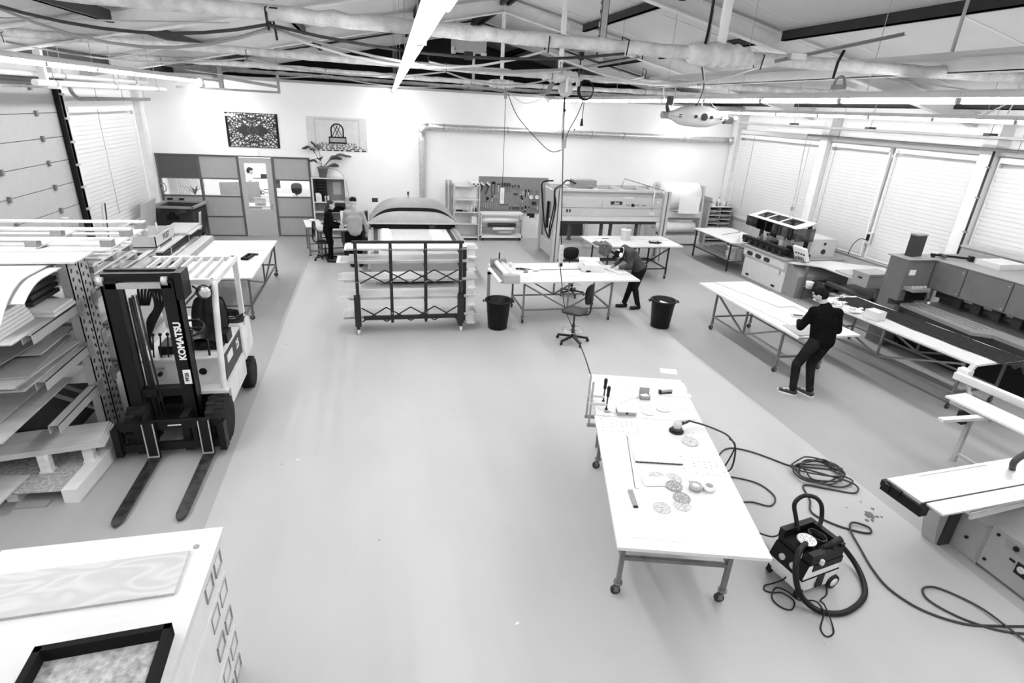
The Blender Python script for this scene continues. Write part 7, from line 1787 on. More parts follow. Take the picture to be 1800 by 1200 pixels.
# boxes
b = open_carton('small_box', 'small open grey box with lid up on the far board', (3.06, 5.42, ZT), A, 0.12, 0.10, 0.045, False, 'card'); MB().obox((0, 0.052, 0.075), 0.12, 0.004, 0.075, rx=R(-8)).build('lid', 'card', b); MB().obox((0, 0, 0.03), 0.09, 0.07, 0.02, rz=0.4).build('contents', 'paper', b)
b = thing('closed_box', 'closed grey cardboard box at the joint of the two table boards', 'box', (2.68, 5.105, ZT), R(-14)); MB().box(-0.105, -0.065, 0, 0.105, 0.065, 0.05).build('box', 'card', b); MB().box(-0.107, -0.067, 0.042, 0.107, 0.067, 0.054).build('lid', 'pale_grey', b); MB().cyl((0, -0.068, 0.035), (0, -0.06, 0.035), 0.014, n=10).build('thumb_notch', 'black', b)
for s in (-1, 1): MB().box(s*0.108-0.003, -0.03, 0.02, s*0.108+0.003, -0.02, 0.05).build('tab', 'dark_grey', b)
b = thing('stapler', 'dark metal stapler on the far board', 'stapler', (3.38, 5.50, ZT), R(-2)); MB().box(-0.08, -0.02, 0, 0.08, 0.02, 0.015).build('base', 'black', b); MB().obox((0, 0, 0.03), 0.165, 0.032, 0.02, ry=R(-4)).build('arm', 'mid_grey', b); MB().box(-0.085, -0.02, 0.0, -0.06, 0.02, 0.045).build('hinge', 'black', b)
# sander with hose
def sander():
    t = thing('orbital_sander', 'pneumatic orbital sander lying on the foreground table', 'sander', (3.075, 4.655, ZT), R(20))
    MB().lathe([(0.0, 0), (0.078, 0), (0.08, 0.012), (0.072, 0.02), (0.0, 0.02)], n=28).build('pad', 'black', t)
    MB().lathe([(0.065, 0.02), (0.055, 0.045), (0.04, 0.05)], n=24).build('shroud', 'dark_grey', t)
    MB().lathe([(0.042, 0.045), (0.046, 0.07), (0.046, 0.10), (0.036, 0.12), (0.0, 0.125)], n=24).build('housing', 'light_grey', t)
    m = MB().tube(smooth_path([(0.0, 0, 0.118), (0.05, 0.0, 0.118), (0.12, 0, 0.10)], 5), 0.014, 8); m.build('lever', 'light_grey', t)
    m = MB().cyl((0.03, 0, 0.075), (0.16, 0, 0.075), 0.017, n=10); m.cyl((0.16, 0, 0.075), (0.20, 0, 0.075), 0.012, n=10); m.build('grip', 'dark_grey', t)
    m = MB().cyl((0.02, 0.04, 0.05), (0.07, 0.06, 0.06), 0.014, n=8); m.build('exhaust', 'black', t)
sander()
h = thing('air_hose', 'thin dark air hose from the sander to the coil on the floor', 'hose', (0, 0, 0))
pts = [(3.26, 4.72, ZT+0.075), (3.40, 4.66, ZT+0.05), (3.52, 4.56, ZT+0.03), (3.585, 4.45, ZT+0.015), (3.66, 4.40, 0.75), (3.72, 4.46, 0.45), (3.95, 4.85, 0.12), (4.15, 5.25, 0.015), (4.40, 5.42, 0.012), (4.66, 5.30, 0.012), (4.95, 4.95, 0.012)]
MB().tube(smooth_path(pts, 8), 0.010, 8).build('hose_run', 'dark_grey', h)
rnd = random.Random(12)
coil = []
for k in range(56):
    a = k*0.62
    coil.append((5.22+0.04*math.sin(k*0.31)+(0.30+0.05*math.sin(k*1.7))*math.cos(a)*(0.9 if k % 9 else 1.2), 4.72+0.03*math.cos(k*0.4)+(0.22+0.06*math.sin(k*0.9))*math.sin(a), 0.012+0.0016*k))
MB().tube(smooth_path([(4.95, 4.95, 0.012)]+coil, 4), 0.010, 8).build('hose_coil', 'dark_grey', h)
pts = [coil[-1], (5.45, 4.45, 0.05), (5.38, 4.32, 0.012), (5.1, 4.45, 0.012), (4.86, 4.55, 0.012), (4.74, 4.30, 0.012), (4.60, 4.10, 0.012), (4.70, 3.90, 0.012), (4.86, 3.76, 0.012), (5.0, 3.70, 0.012), (5.06, 3.78, 0.014), (4.92, 3.86, 0.03), (4.80, 3.76, 0.03), (4.72, 3.55, 0.012), (4.60, 3.25, 0.012), (4.56, 3.0, 0.012), (4.66, 2.75, 0.012), (4.9, 2.56, 0.012), (5.2, 2.48, 0.012), (5.5, 2.42, 0.012)]
MB().tube(smooth_path(pts, 7), 0.011, 8).build('hose_tail', 'dark_grey', h)
h2 = thing('mains_cord', 'looped power cord on the floor in front of the panel saw', 'cord', (0, 0, 0))
pts = [(5.55, 2.33, 0.012), (5.2, 2.42, 0.012), (4.95, 2.6, 0.012), (4.82, 2.82, 0.014), (4.88, 2.95, 0.014), (5.02, 2.95, 0.014), (5.15, 2.82, 0.012), (5.22, 2.65, 0.025), (5.24, 2.45, 0.03), (5.28, 2.2, 0.012)]
MB().tube(smooth_path(pts, 8), 0.010, 8).build('cord', 'dark_grey', h2); MB().cyl((5.28, 2.2, 0.02), (5.29, 2.13, 0.02), 0.018, n=10).build('plug', 'black', h2)
h3 = thing('extension_cable', 'dark cable loop hanging from the right table edge to the floor', 'cable', (0, 0, 0))
pts = [(3.57, 4.42, ZT+0.012), (3.60, 4.34, 0.82), (3.66, 4.5, 0.45), (3.85, 4.85, 0.05), (4.10, 4.83, 0.012), (4.32, 4.67, 0.012), (4.36, 4.42, 0.012), (4.20, 4.28, 0.012), (4.02, 4.38, 0.012), (3.85, 4.35, 0.012), (3.72, 4.05, 0.012), (3.80, 3.75, 0.1), (3.70, 3.52, 0.42)]
MB().tube(smooth_path(pts, 8), 0.009, 8).build('cable', 'dark_grey', h3); MB().cyl((3.70, 3.52, 0.40), (3.69, 3.50, 0.45), 0.016, n=8).build('plug', 'black', h3)

def sticker_mat(name, dens, dark):
    m, nt, b = _nodes(name)
    tc = nt.nodes.new('ShaderNodeTexCoord')
    br = nt.nodes.new('ShaderNodeTexBrick'); br.offset = 0.0; br.squash = 1.0
    br.inputs['Scale'].default_value = 1.0; br.inputs['Brick Width'].default_value = 0.055; br.inputs['Row Height'].default_value = 0.05; br.inputs['Mortar Size'].default_value = 0.016; br.inputs['Mortar Smooth'].default_value = 0
    br.inputs['Color1'].default_value = (dark,)*3+(1,); br.inputs['Color2'].default_value = (0.60,)*3+(1,); br.inputs['Mortar'].default_value = (0.72,)*3+(1,)
    nt.links.new(tc.outputs['Object'], br.inputs['Vector']); nt.links.new(br.outputs['Color'], b.inputs['Base Color']); b.inputs['Roughness'].default_value = 0.6
sticker_mat('sticker_print', 0.5, 0.30); sticker_mat('sticker_faint', 0.5, 0.45)
def flat(name, label, cat, x, y, w, d, m, z=0.0, th=0.0015, rz=None, border=None):
    o = MB().box(-w/2, -d/2, 0, w/2, d/2, th).build(name, m); o.location = (x, y, ZT+z); o.rotation_euler = (0, 0, A if rz is None else rz)
    return tag(o, label, cat)
flat('sticker_sheet', 'sheet of small printed swatches right of the notebook', 'sheet', 3.02, 4.02, 0.40, 0.27, 'sticker_print', rz=R(-20))
flat('sticker_sheet', 'sheet of faint swatches at the left below the joint', 'sheet', 2.50, 4.86, 0.42, 0.26, 'sticker_print')
flat('sticker_sheet', 'sheet of faint swatches at the far left corner of the far board', 'sheet', 2.74, 5.84, 0.30, 0.28, 'sticker_faint')
flat('sticker_sheet', 'sheet of swatches in the middle of the far edge', 'sheet', 3.10, 5.74, 0.32, 0.26, 'sticker_faint')
flat('sticker_sheet', 'turned swatch sheet behind the clamps', 'sheet', 2.82, 5.52, 0.36, 0.26, 'sticker_faint', z=0.002, rz=R(20))
flat('sticker_sheet', 'swatch sheet near the right edge of the far board', 'sheet', 3.40, 5.22, 0.36, 0.24, 'sticker_faint')
flat('framed_paper', 'pale sheet with grey rectangle at the far right corner', 'sheet', 3.56, 5.66, 0.34, 0.22, 'paper')
flat('grey_patch', 'grey swatch lying on the sheet at the far right corner', 'swatch', 3.55, 5.66, 0.22, 0.13, 'pale_grey', z=0.003)
flat('paper_sheet', 'grey paper strip on the right edge of the far board', 'paper', 3.50, 5.44, 0.36, 0.10, 'paper_grey', rz=R(-15))
flat('paper_sheet', 'blank sheet in front of the clamps', 'paper', 2.55, 5.33, 0.3, 0.2, 'paper', rz=R(8))
flat('tracing_film', 'clear film over the left sanding discs', 'film', 2.44, 3.86, 0.26, 0.14, 'clear_film', z=0.006, rz=R(-8))
n = thing('spiral_notebook', 'closed white spiral notebook on the foreground table', 'notebook', (2.66, 4.34, ZT), A+R(1))
MB().box(-0.235, -0.22, 0, 0.235, 0.22, 0.012).build('cover', 'table_white', n)
for i in range(34): MB().cyl((-0.225+i*0.0136, -0.232, 0.008), (-0.225+i*0.0136, -0.215, 0.008), 0.0055, n=6).build('spiral_ring', 'dark_grey', n)
n = thing('steel_ruler', 'long steel ruler lying along the left of the foreground table', 'ruler', (2.36, 4.22, ZT), R(-19)); MB().box(-0.018, -0.45, 0, 0.018, 0.45, 0.003).build('blade', 'pale_grey', n); MB().box(-0.018, -0.45, 0.003, -0.012, 0.45, 0.0036).build('scale_edge', 'dark_grey', n)
n = thing('cutter_knife', 'grey cutter knife at the end of the steel ruler', 'knife', (2.115, 3.665, ZT), R(-12)); MB().box(-0.02, -0.11, 0, 0.02, 0.11, 0.014).build('handle', 'mid_grey', n); MB().box(-0.02, -0.125, 0.002, 0.02, -0.11, 0.012).build('end_cap', 'black', n)
n = thing('tape_roll', 'dark grey adhesive tape roll near the table centre', 'tape', (2.75, 3.70, ZT)); MB().lathe([(0.038, 0), (0.056, 0), (0.056, 0.05), (0.038, 0.05), (0.038, 0)], n=28).build('tape', 'grey', n); MB().lathe([(0.0, 0.04), (0.038, 0.04), (0.038, 0.046), (0, 0.046)], n=20).build('core', 'pale_grey', n); MB().box(0.0, 0.05, 0.0, 0.04, 0.12, 0.004).build('loose_end', 'grey', n)
n = thing('tape_roll', 'white adhesive tape roll with dark core beside the grey one', 'tape', (2.872, 3.67, ZT)); MB().lathe([(0.034, 0), (0.052, 0), (0.052, 0.048), (0.034, 0.048), (0.034, 0)], n=28).build('tape', 'white', n); MB().lathe([(0.0, 0.03), (0.034, 0.03), (0.034, 0.049), (0, 0.049)], n=20).build('core', 'mid_grey', n)
n = thing('print_template', 'template with three blank rectangles near the front edge', 'template', (2.14, 3.25, ZT), R(-18))
MB().box(-0.27, -0.16, 0, 0.28, 0.17, 0.001).build('film', 'clear_film', n); MB().box(-0.23, -0.13, 0.001, 0.20, 0.13, 0.0025).build('frame', 'pale_grey', n)
for k in range(3): MB().box(-0.222+k*0.142, -0.115, 0.0025, -0.096+k*0.142, 0.115, 0.0045).build('blank_card', 'table_white', n)
for k, (x, y) in enumerate(((2.42, 5.08), (3.36, 4.86), (2.47, 5.16))):
    n = thing('connector_clip', ('small wire clip left of the closed box', 'white spacer tab at the right of the board joint', 'slim dark blade at the board joint')[k], 'clip', (x, y, ZT), A); MB().box(-0.03, -0.012, 0, 0.03, 0.012, 0.012).build('body', ('pale_grey', 'white', 'mid_grey')[k], n); MB().box(0.03, -0.006, 0.002, 0.05, 0.006, 0.008).build('tip', 'grey', n)

# ================================================================== VACUUM
def vacuum():
    t = thing('dust_extractor', 'black and white mobile dust extractor with coiled black hose', 'vacuum', (3.78, 3.30, 0), R(-80))
    W, D = 0.19, 0.235
    m = MB(); m.hexa([(-W+0.02, -D+0.03, 0.05), (W-0.02, -D+0.03, 0.05), (W, D, 0.05), (-W, D, 0.05)], [(-W, -D, 0.22), (W, -D, 0.22), (W, D, 0.22), (-W, D, 0.22)]); m.build('container', 'white', t, 0.015)
    m = MB(); m.hexa([(-W, -D, 0.225), (W, -D, 0.225), (W, D, 0.225), (-W, D, 0.225)], [(-W+0.005, -D+0.05, 0.37), (W-0.005, -D+0.05, 0.37), (W-0.005, D, 0.37), (-W+0.005, D, 0.37)]); m.build('motor_housing', 'white', t, 0.01)
    m = MB(); m.hexa([(-W+0.004, -D-0.006, 0.225), (W-0.004, -D-0.006, 0.225), (W-0.004, -D+0.06, 0.225), (-W+0.004, -D+0.06, 0.225)], [(-W+0.008, -D+0.045, 0.372), (W-0.008, -D+0.045, 0.372), (W-0.008, -D+0.11, 0.372), (-W+0.008, -D+0.11, 0.372)]); m.build('front_panel', 'black', t)
    MB().box(-W-0.004, -D+0.10, 0.30, W+0.004, D+0.004, 0.37).build('side_band', 'black', t)
    MB().box(-W-0.003, -D, 0.215, W+0.003, D+0.003, 0.228).build('seam', 'black', t)
    for s in (-1, 1): MB().box(s*(W+0.001)-0.004, -0.03, 0.08, s*(W+0.001)+0.004, 0.06, 0.225).build('latch', 'black', t)
    for x in (-0.06, 0.06): MB().lathe([(0.03, -0.012), (0.03, 0.012)], (x, -D+0.012, 0.285), n=16, axis='y').build('dial', 'light_grey', t)
    MB().box(-W, -D+0.06, 0.37, W, D, 0.43).build('lid', 'black', t, 0.012)
    MB().obox((-W+0.03, 0.02, 0.47), 0.06, 0.40, 0.09).build('tool_rail', 'black', t); MB().obox((W-0.03, 0.02, 0.455), 0.06, 0.40, 0.06).build('tool_rail', 'black', t); MB().obox((0, D-0.03, 0.47), 0.36, 0.05, 0.08).build('handle_bridge', 'black', t)
    for k, (x, y) in enumerate(((0.06, -D+0.07), (W+0.002, -0.06))): MB().obox((x, y, 0.40), 0.05, 0.03, 0.05).build('clip', 'pale_grey', t)
    p = MB().lathe([(0, 0), (0.082, 0), (0.085, 0.01), (0.08, 0.016), (0, 0.016)], (0.01, -0.06, 0.485), n=28).build('sanding_pad', 'pale_grey', t)
    me = MB().cyl((0, 0, 0.015), (0, 0, 0.018), 0.005, n=6).mesh('pad_hole', 'dark_grey')
    for i in range(8):
        for r_ in (0.03, 0.055): inst('pad_hole', me, p, (0.01+r_*math.cos(2*PI*i/8), -0.06+r_*math.sin(2*PI*i/8), 0.485))
    MB().cyl((0.01, -0.06, 0.43), (0.01, -0.06, 0.486), 0.05, n=16).build('sander_body', 'black', t)
    pts = [(0.11*math.cos(2*PI*i/16)*0.8, 0.09+0.06*math.sin(2*PI*i/16), 0.45) for i in range(16)]
    for k in range(3): MB().tube([(p_[0], p_[1], p_[2]+0.02*k) for p_ in pts], 0.011, 6, closed=True).build('cable_loop', 'black_gloss', t)
    MB().cyl((0.12, -0.02, 0.46), (0.16, 0.18, 0.56), 0.026, 0.03, n=12).build('hose_nozzle', 'black', t)
    for x in (-W+0.01, W-0.01):
        MB().lathe([(0.0, -0.03), (0.07, -0.03), (0.075, 0.0), (0.07, 0.03), (0, 0.03)], (x, D-0.03, 0.075), n=20, axis='x').build('rear_wheel', 'black', t)
        MB().lathe([(0.0, -0.034), (0.045, -0.034), (0.045, 0.034), (0, 0.034)], (x, D-0.03, 0.075), n=16, axis='x').build('wheel_disc', 'white', t)
        MB().cyl((x*0.9-0.02, -D+0.04, 0.035), (x*0.9+0.02, -D+0.04, 0.035), 0.035, n=12).build('front_caster', 'black', t); MB().box(x*0.9-0.02, -D+0.02, 0.05, x*0.9+0.02, -D+0.07, 0.09).build('caster_fork', 'black', t)
    return t
vacuum()
t = thing('suction_hose', 'thick black suction hose looping around the dust extractor', 'hose', (0, 0, 0))
pts = [(3.68, 3.24, 0.49), (3.56, 3.17, 0.50), (3.485, 3.10, 0.42), (3.50, 3.05, 0.25), (3.57, 3.00, 0.10), (3.68, 2.90, 0.035), (3.86, 2.85, 0.025), (4.06, 2.89, 0.025), (4.24, 2.98, 0.025), (4.36, 3.12, 0.03), (4.42, 3.28, 0.06), (4.36, 3.38, 0.16), (4.24, 3.44, 0.27), (4.10, 3.45, 0.36), (3.98, 3.46, 0.40)]
MB().tube(smooth_path(pts, 7), 0.026, 12).build('lower_loop', 'black', t)
pts = [(3.93, 3.38, 0.52), (3.97, 3.42, 0.60), (3.96, 3.46, 0.72), (3.90, 3.50, 0.78), (3.80, 3.53, 0.78), (3.73, 3.53, 0.70), (3.74, 3.48, 0.58), (3.75, 3.42, 0.47)]
MB().tube(smooth_path(pts, 7), 0.020, 12).build('upper_loop', 'black', t)
t = thing('mains_cord', 'thin black mains cord tangled in front of the dust extractor', 'cord', (0, 0, 0))
pts = [(3.60, 3.22, 0.30), (3.57, 3.24, 0.10), (3.50, 3.28, 0.008), (3.40, 3.27, 0.008), (3.36, 3.22, 0.008), (3.42, 3.18, 0.008), (3.50, 3.16, 0.012), (3.55, 3.06, 0.008), (3.46, 2.98, 0.008), (3.38, 3.03, 0.008), (3.37, 3.13, 0.012), (3.48, 3.22, 0.016), (3.56, 3.16, 0.016), (3.60, 3.06, 0.012), (3.70, 2.98, 0.06), (3.68, 2.86, 0.06), (3.58, 2.76, 0.01), (3.57, 2.68, 0.008), (3.66, 2.70, 0.008), (3.72, 2.80, 0.02), (3.74, 2.92, 0.07), (3.80, 3.02, 0.01), (3.92, 3.08, 0.01), (3.97, 3.20, 0.1), (3.96, 3.24, 0.28)]
MB().tube(smooth_path(pts, 7), 0.007, 6).build('cord', 'black', t); MB().cyl((3.96, 3.24, 0.27), (3.955, 3.25, 0.32), 0.012, n=8).build('plug', 'black', t)

# ---- marks on the floor
def puddle():
    rnd = random.Random(9)
    m = MB()
    for k in range(26):
        r_ = rnd.uniform(0.008, 0.03) if k > 4 else rnd.uniform(0.03, 0.06)
        d = abs(rnd.gauss(0, 0.12)) if k > 4 else rnd.uniform(0, 0.05); a = rnd.uniform(0, 2*PI)
        cx, cy = 5.26+d*math.cos(a), 3.97+d*math.sin(a)*0.9
        poly = [(cx+r_*(0.8+0.3*noise.noise(Vector((i*0.9, k, 0))))*math.cos(2*PI*i/10), cy+r_*(0.8+0.3*noise.noise(Vector((i*0.9, k, 2))))*math.sin(2*PI*i/10)) for i in range(10)]
        m.prism(poly, 0.0, 0.001+0.00008*k, 'xy')
    o = m.build('floor_stain', 'leg_steel', fix=False); tag(o, 'dark splashes of dried liquid on the floor left of the panel saw', 'stain', kind='stuff')
puddle()
o = MB().box(-0.14, -0.1, 0, 0.14, 0.1, 0.002).build('floor_sheet', 'pale_grey'); o.location = (4.75, 7.75, 0.0); o.rotation_euler = (0, 0, R(-20)); tag(o, 'pale sheet lying on the floor beyond the foreground table', 'paper')
for k, (x, y) in enumerate(((1.0, 3.28), (0.88, 2.42), (2.52, 10.02), (-1.05, 6.0))):
    o = MB().prism([(0, 0), (0.03, 0.008), (0.035, 0.025), (0.005, 0.02)], 0, 0.003, 'xy').build('paper_fleck', 'white'); o.location = (x, y, 0); tag(o, ('tiny white fleck on the open floor, nearer of two in the middle', 'tiny white fleck on the floor nearest the camera', 'tiny white fleck beside the left waste bin', 'tiny white fleck right of the forklift forks')[k], 'paper')
rnd = random.Random(31)
m = MB()
for k in range(150):
    x, y = 3.9+1.3*(rnd.random()-0.5), 11.0+0.6*(rnd.random()-0.5); s_ = rnd.uniform(0.006, 0.016); m.prism([(x, y), (x+s_, y+s_*0.3), (x+s_*0.6, y+s_)], 0, 0.002, 'xy')
tag(m.build('paper_shavings', 'white'), 'scattered white shavings on the floor under the middle table', 'shavings', kind='stuff')

# ================================================================== HANGING UNDER THE ROOF
def hung():
    # white torpedo shaped hanging thing with portholes
    t = thing('hanging_torpedo', 'white torpedo shaped hanging unit with round dark portholes below the beam', 'hanging unit', (4.78, 8.25, 4.03))
    prof = [(0.03, -0.50), (0.05, -0.48), (0.07, -0.40), (0.125, -0.28), (0.145, -0.15), (0.15, 0.05), (0.14, 0.20), (0.09, 0.36), (0.055, 0.44), (0.03, 0.47)]
    m = MB().lathe(prof, axis='x', n=24); m.build('hull', 'white_paint', t)
    MB().box(-0.45, -0.152, -0.006, 0.45, -0.10, 0.006).build('seam_strip', 'pale_grey', t)
    for x, r_ in ((-0.33, 0.022), (-0.10, 0.024), (0.04, 0.052), (0.16, 0.024), (0.36, 0.022)):
        rad = 0.15 if abs(x) < 0.2 else (0.105 if x < 0 else 0.09)
        MB().lathe([(r_, -0.012), (r_, 0.05)], (x, -rad, 0), n=16, axis='y').build('porthole', 'black', t)
    m = MB().cyl((-0.50, 0, -0.0), (-0.58, 0, 0.0), 0.05, n=12); m.build('nose', 'mid_grey', t)
    for k in range(4): MB().tube(smooth_path([(-0.50, -0.02*k, 0.05), (-0.54, -0.03, 0.12+0.02*k), (-0.50+0.02*k, 0.0, 0.22), (-0.44, 0.02, 0.16)], 4), 0.014, 6).build('arm_cable', 'dark_grey', t)
    MB().obox((-0.48, 0, 0.2), 0.08, 0.06, 0.12).build('arm_block', 'dark_grey', t)
    MB().obox((0.54, 0, -0.03), 0.13, 0.08, 0.10).build('tail_block', 'dark_grey', t); MB().cyl((0.47, 0, 0), (0.50, 0, 0), 0.05, n=12).build('tail_ring', 'light_steel', t); MB().sphere((0.66, 0, 0.0), 0.04, nu=10, nv=6).build('tail_motor', 'light_grey', t)
    for x in (-0.25, 0.3): MB().cyl((x, 0, 0.13), (0.0, 0, 0.34), 0.004, n=5).build('suspension_wire', 'light_grey', t)
    MB().cyl((0.0, 0, 0.34), (0.0, 0, 1.2), 0.004, n=5).build('suspension_wire', 'light_grey', t)
    MB().tube(smooth_path([(-0.05, 0, 0.15), (-0.10, -0.15, 0.20), (-0.9, -1.6, 0.33), (-1.74, -2.93, 0.50), (-1.76, -3.0, 0.8), (-1.76, -2.98, 1.7)], 6), 0.013, 6).build('feed_cable', 'black', t)
    # cable reel disc and coil at the second truss
    t = thing('cable_reel', 'round grey spring cable reel under the second tie beam', 'reel', (3.27, 10.10, 4.36))
    MB().lathe([(0, -0.04), (0.12, -0.04), (0.125, -0.02), (0.125, 0.04), (0, 0.04)], n=28, axis='y').build('drum', 'light_grey', t); MB().box(-0.02, -0.055, -0.05, 0.02, -0.04, 0.16).build('bracket', 'white', t); MB().box(-0.01, -0.01, 0.12, 0.01, 0.01, 0.22).build('hanger', 'mid_steel', t)
    t = thing('cable_coil', 'coil of black cable hung beside the grey cable reel', 'cable', (3.64, 10.10, 4.36))
    for k in range(6): MB().tube([((0.12+0.006*k)*math.cos(2*PI*i/20), -0.02+0.008*k, (0.14+0.005*k)*math.sin(2*PI*i/20)) for i in range(20)], 0.007, 5, closed=True).build('loop', 'black', t)
    MB().tube([(0, 0, 0.14), (0.0, 0.02, 0.2)], 0.006, 5).build('tie', 'light_grey', t)
    t = thing('drop_cable', 'power cable hanging from the reel to the foreground table', 'cable', (0, 0, 0))
    pts = [(3.27, 10.1, 4.24), (3.30, 10.12, 3.60), (3.36, 10.15, 2.9), (3.44, 10.2, 1.9), (3.47, 10.2, 1.62)]
    MB().tube(smooth_path(pts, 5), 0.009, 6).build('cable', 'black', t)
    MB().tube([(3.255, 10.1, 4.24), (3.27, 10.12, 3.7), (3.31, 10.14, 3.4)], 0.006, 6).build('second_lead', 'black', t)
    MB().obox((3.33, 10.14, 3.47), 0.07, 0.06, 0.16).build('junction_box', 'grey', t)
    MB().sphere((3.28, 10.1, 4.02), 0.025, nu=8, nv=6).build('stop_ball', 'black', t)
    MB().tube(smooth_path([(3.62, 10.1, 4.22), (3.52, 10.1, 3.95), (3.40, 10.12, 3.70), (3.35, 10.14, 3.52)], 5), 0.007, 6).build('side_lead', 'black', t)
    MB().tube(smooth_path([(2.28, 10.2, 4.22), (2.45, 10.2, 3.9), (2.75, 10.2, 3.6), (3.1, 10.2, 3.33), (3.32, 10.18, 3.36)], 6), 0.007, 6).build('slack_lead', 'black', t)
    t2 = thing('power_strip', 'white power strip hanging on the cable above the middle table', 'socket', (3.48, 10.2, 1.18))
    MB().box(-0.035, -0.03, 0, 0.035, 0.03, 0.42).build('body', 'white_paint', t2)
    for k in range(4): MB().cyl((0, -0.031, 0.07+0.09*k), (0, -0.029, 0.07+0.09*k), 0.024, n=12).build('outlet', 'light_grey', t2)
    MB().box(-0.02, -0.05, 0.02, 0.03, -0.03, 0.08).build('plug', 'black', t2)
    MB().tube(smooth_path([(3.48, 10.2, 1.2), (3.42, 9.6, 0.62), (3.22, 8.6, 0.60), (2.98, 7.6, 0.74), (2.72, 6.6, 0.90), (2.60, 6.05, 0.90)], 7), 0.009, 6).build('lower_cable', 'black', t)
    t = thing('pendant_switch', 'white pendant switch on a long cord in front of the tool board', 'switch', (3.31, 15.0, 1.62))
    MB().cyl((0, 0, 0.40), (-0.02, 0, 2.70), 0.007, n=6).build('cord', 'black', t); MB().box(-0.05, -0.03, 0, 0.05, 0.03, 0.42).build('grip', 'white', t, 0.015); MB().box(-0.03, -0.034, 0.1, 0.03, -0.03, 0.3).build('button_plate', 'pale_grey', t)
    MB().box(-0.05, -0.04, 2.60, 0.01, 0.04, 2.86).build('counterweight', 'mid_grey', t)
    t = thing('hanging_plug', 'black plug hanging from the cable coil', 'plug', (3.60, 10.05, 3.80)); MB().cyl((0, 0, 0.1), (0.01, 0, 0.46), 0.006, n=6).build('cord', 'black', t); MB().cyl((0, 0, -0.02), (0, 0, 0.10), 0.03, 0.014, n=10).build('body', 'black', t)
    t = thing('door_sensor_lead', 'short cable with grey socket slung under the third tie beam', 'cable', (2.6, 10.2, 4.3)); MB().tube(smooth_path([(-0.3, 0, -0.05), (-0.05, 0, -0.2), (0.25, 0, -0.12), (0.42, 0, 0.08), (0.5, 0, 0.16)], 5), 0.006, 5).build('cable', 'light_grey', t); MB().obox((0.42, 0, 0.08), 0.07, 0.06, 0.13, ry=R(25)).build('socket', 'mid_grey', t)
    t = thing('angle_iron', 'loose dark angle iron slung across the nearest tie beam', 'bar', (4.25, 5.0, 4.66)); m = MB().bar((-0.65, 0, -0.15), (0.68, 0, 0.17), 0.035, 0.006); m.bar((-0.65, 0.016, -0.14), (0.68, 0.016, 0.18), 0.006, 0.035); m.build('bar', 'mid_grey', t); MB().tube([(0.05, 0, 0.0), (0.03, 0.02, -0.1), (0.02, 0.02, -0.24)], 0.014, 6).build('clamp_screw', 'black', t); MB().obox((-0.45, 0, -0.09), 0.16, 0.08, 0.05).build('clip', 'light_steel', t)
    t = thing('beam_clamp', 'small black clamp with rod on the nearest tie beam left of centre', 'clamp', (-0.7, 5.25, 4.40)); MB().cyl((0, 0, 0), (-0.02, 0, 0.18), 0.009, n=6).build('rod', 'black', t); MB().box(-0.03, -0.05, 0.16, 0.03, 0.05, 0.22).build('jaw', 'black', t)
    t = thing('beam_clamp', 'small black clamp with lamp holder beside the slotted strut', 'clamp', (2.76, 8.0, 4.45)); MB().cyl((0, 0, 0), (0.01, 0, 0.22), 0.009, n=6).build('rod', 'black', t); MB().cyl((0, 0, -0.12), (0, 0, 0.0), 0.028, n=10).build('holder', 'light_grey', t); MB().box(-0.02, -0.03, 0.2, 0.04, 0.03, 0.3).build('jaw', 'black', t)
    t = thing('air_heater', 'grey suspended box heater under the roof ridge', 'heater', (2.5, 16.2, 5.30)); MB().box(-0.4, -0.35, 0, 0.42, 0.35, 0.46).build('casing', 'grey', t); MB().box(-0.1, -0.2, -0.18, 0.1, 0.1, 0).build('outlet', 'dark_grey', t)
    for x in (-0.35, 0.37): MB().cyl((x, 0, 0.46), (x, 0, 0.92), 0.008, n=5).build('rod', 'dark_steel', t)
    MB().obox((-0.42, -0.3, 0.0), 0.1, 0.1, 0.16).build('bracket', 'light_grey', t); MB().obox((0.36, -0.3, -0.05), 0.14, 0.1, 0.06).build('bracket', 'light_grey', t)
    t = thing('door_drive_frame', 'grey steel bracket frame hung at the end of the left lamp row', 'frame', (-2.9, 16.0, 4.1)); m = MB().box(-0.65, -0.04, 0, -0.55, 0.04, 0.75); m.build('post', 'mid_steel', t); MB().box(0.66, -0.03, 0, 0.72, 0.03, 0.36).build('post', 'mid_grey', t); MB().box(-1.6, -0.03, -0.05, 0.72, 0.03, 0.0).build('rail', 'mid_grey', t); MB().bar((-0.6, 0, 0.24), (0.66, 0, 0.10), 0.05, 0.07).build('stay', 'mid_grey', t); MB().cyl((-1.05, 0, 0.0), (-1.05, 0, 0.2), 0.08, n=12).build('drive_motor', 'pale_grey', t)
    for x in (-0.6, 0.69): MB().cyl((x, 0, 0.34), (x, 0, zr(-2.9+x)-4.12), 0.008, n=5).build('hanger_rod', 'mid_steel', t)
    # pipes
    for k, (pts, r_, mm, lab) in enumerate((
        ([(-4.9, 10.6, 4.0), (-4.9, 16.5, 4.0)], 0.05, 'white_paint', 'white lagged pipe parallel to the left lamp row'),
        ([(-5.1, 8.0, 4.12), (-5.1, 16.0, 4.12)], 0.045, 'light_grey', 'grey pipe above the white lagged pipe at left'),
        ([(-5.7, 13.55, 4.0), (-5.7, 13.62, 3.85), (-5.7, 13.85, 3.745), (-5.7, 14.3, 3.74), (-5.7, 17.8, 3.74)], 0.035, 'mid_grey', 'dark pipe bending down beside the left blind'),
        ([(11.8, 14.3, 3.745), (11.8, 3.0, 3.74)], 0.03, 'mid_grey', 'dark pipe along the top of the right wall blinds'))):
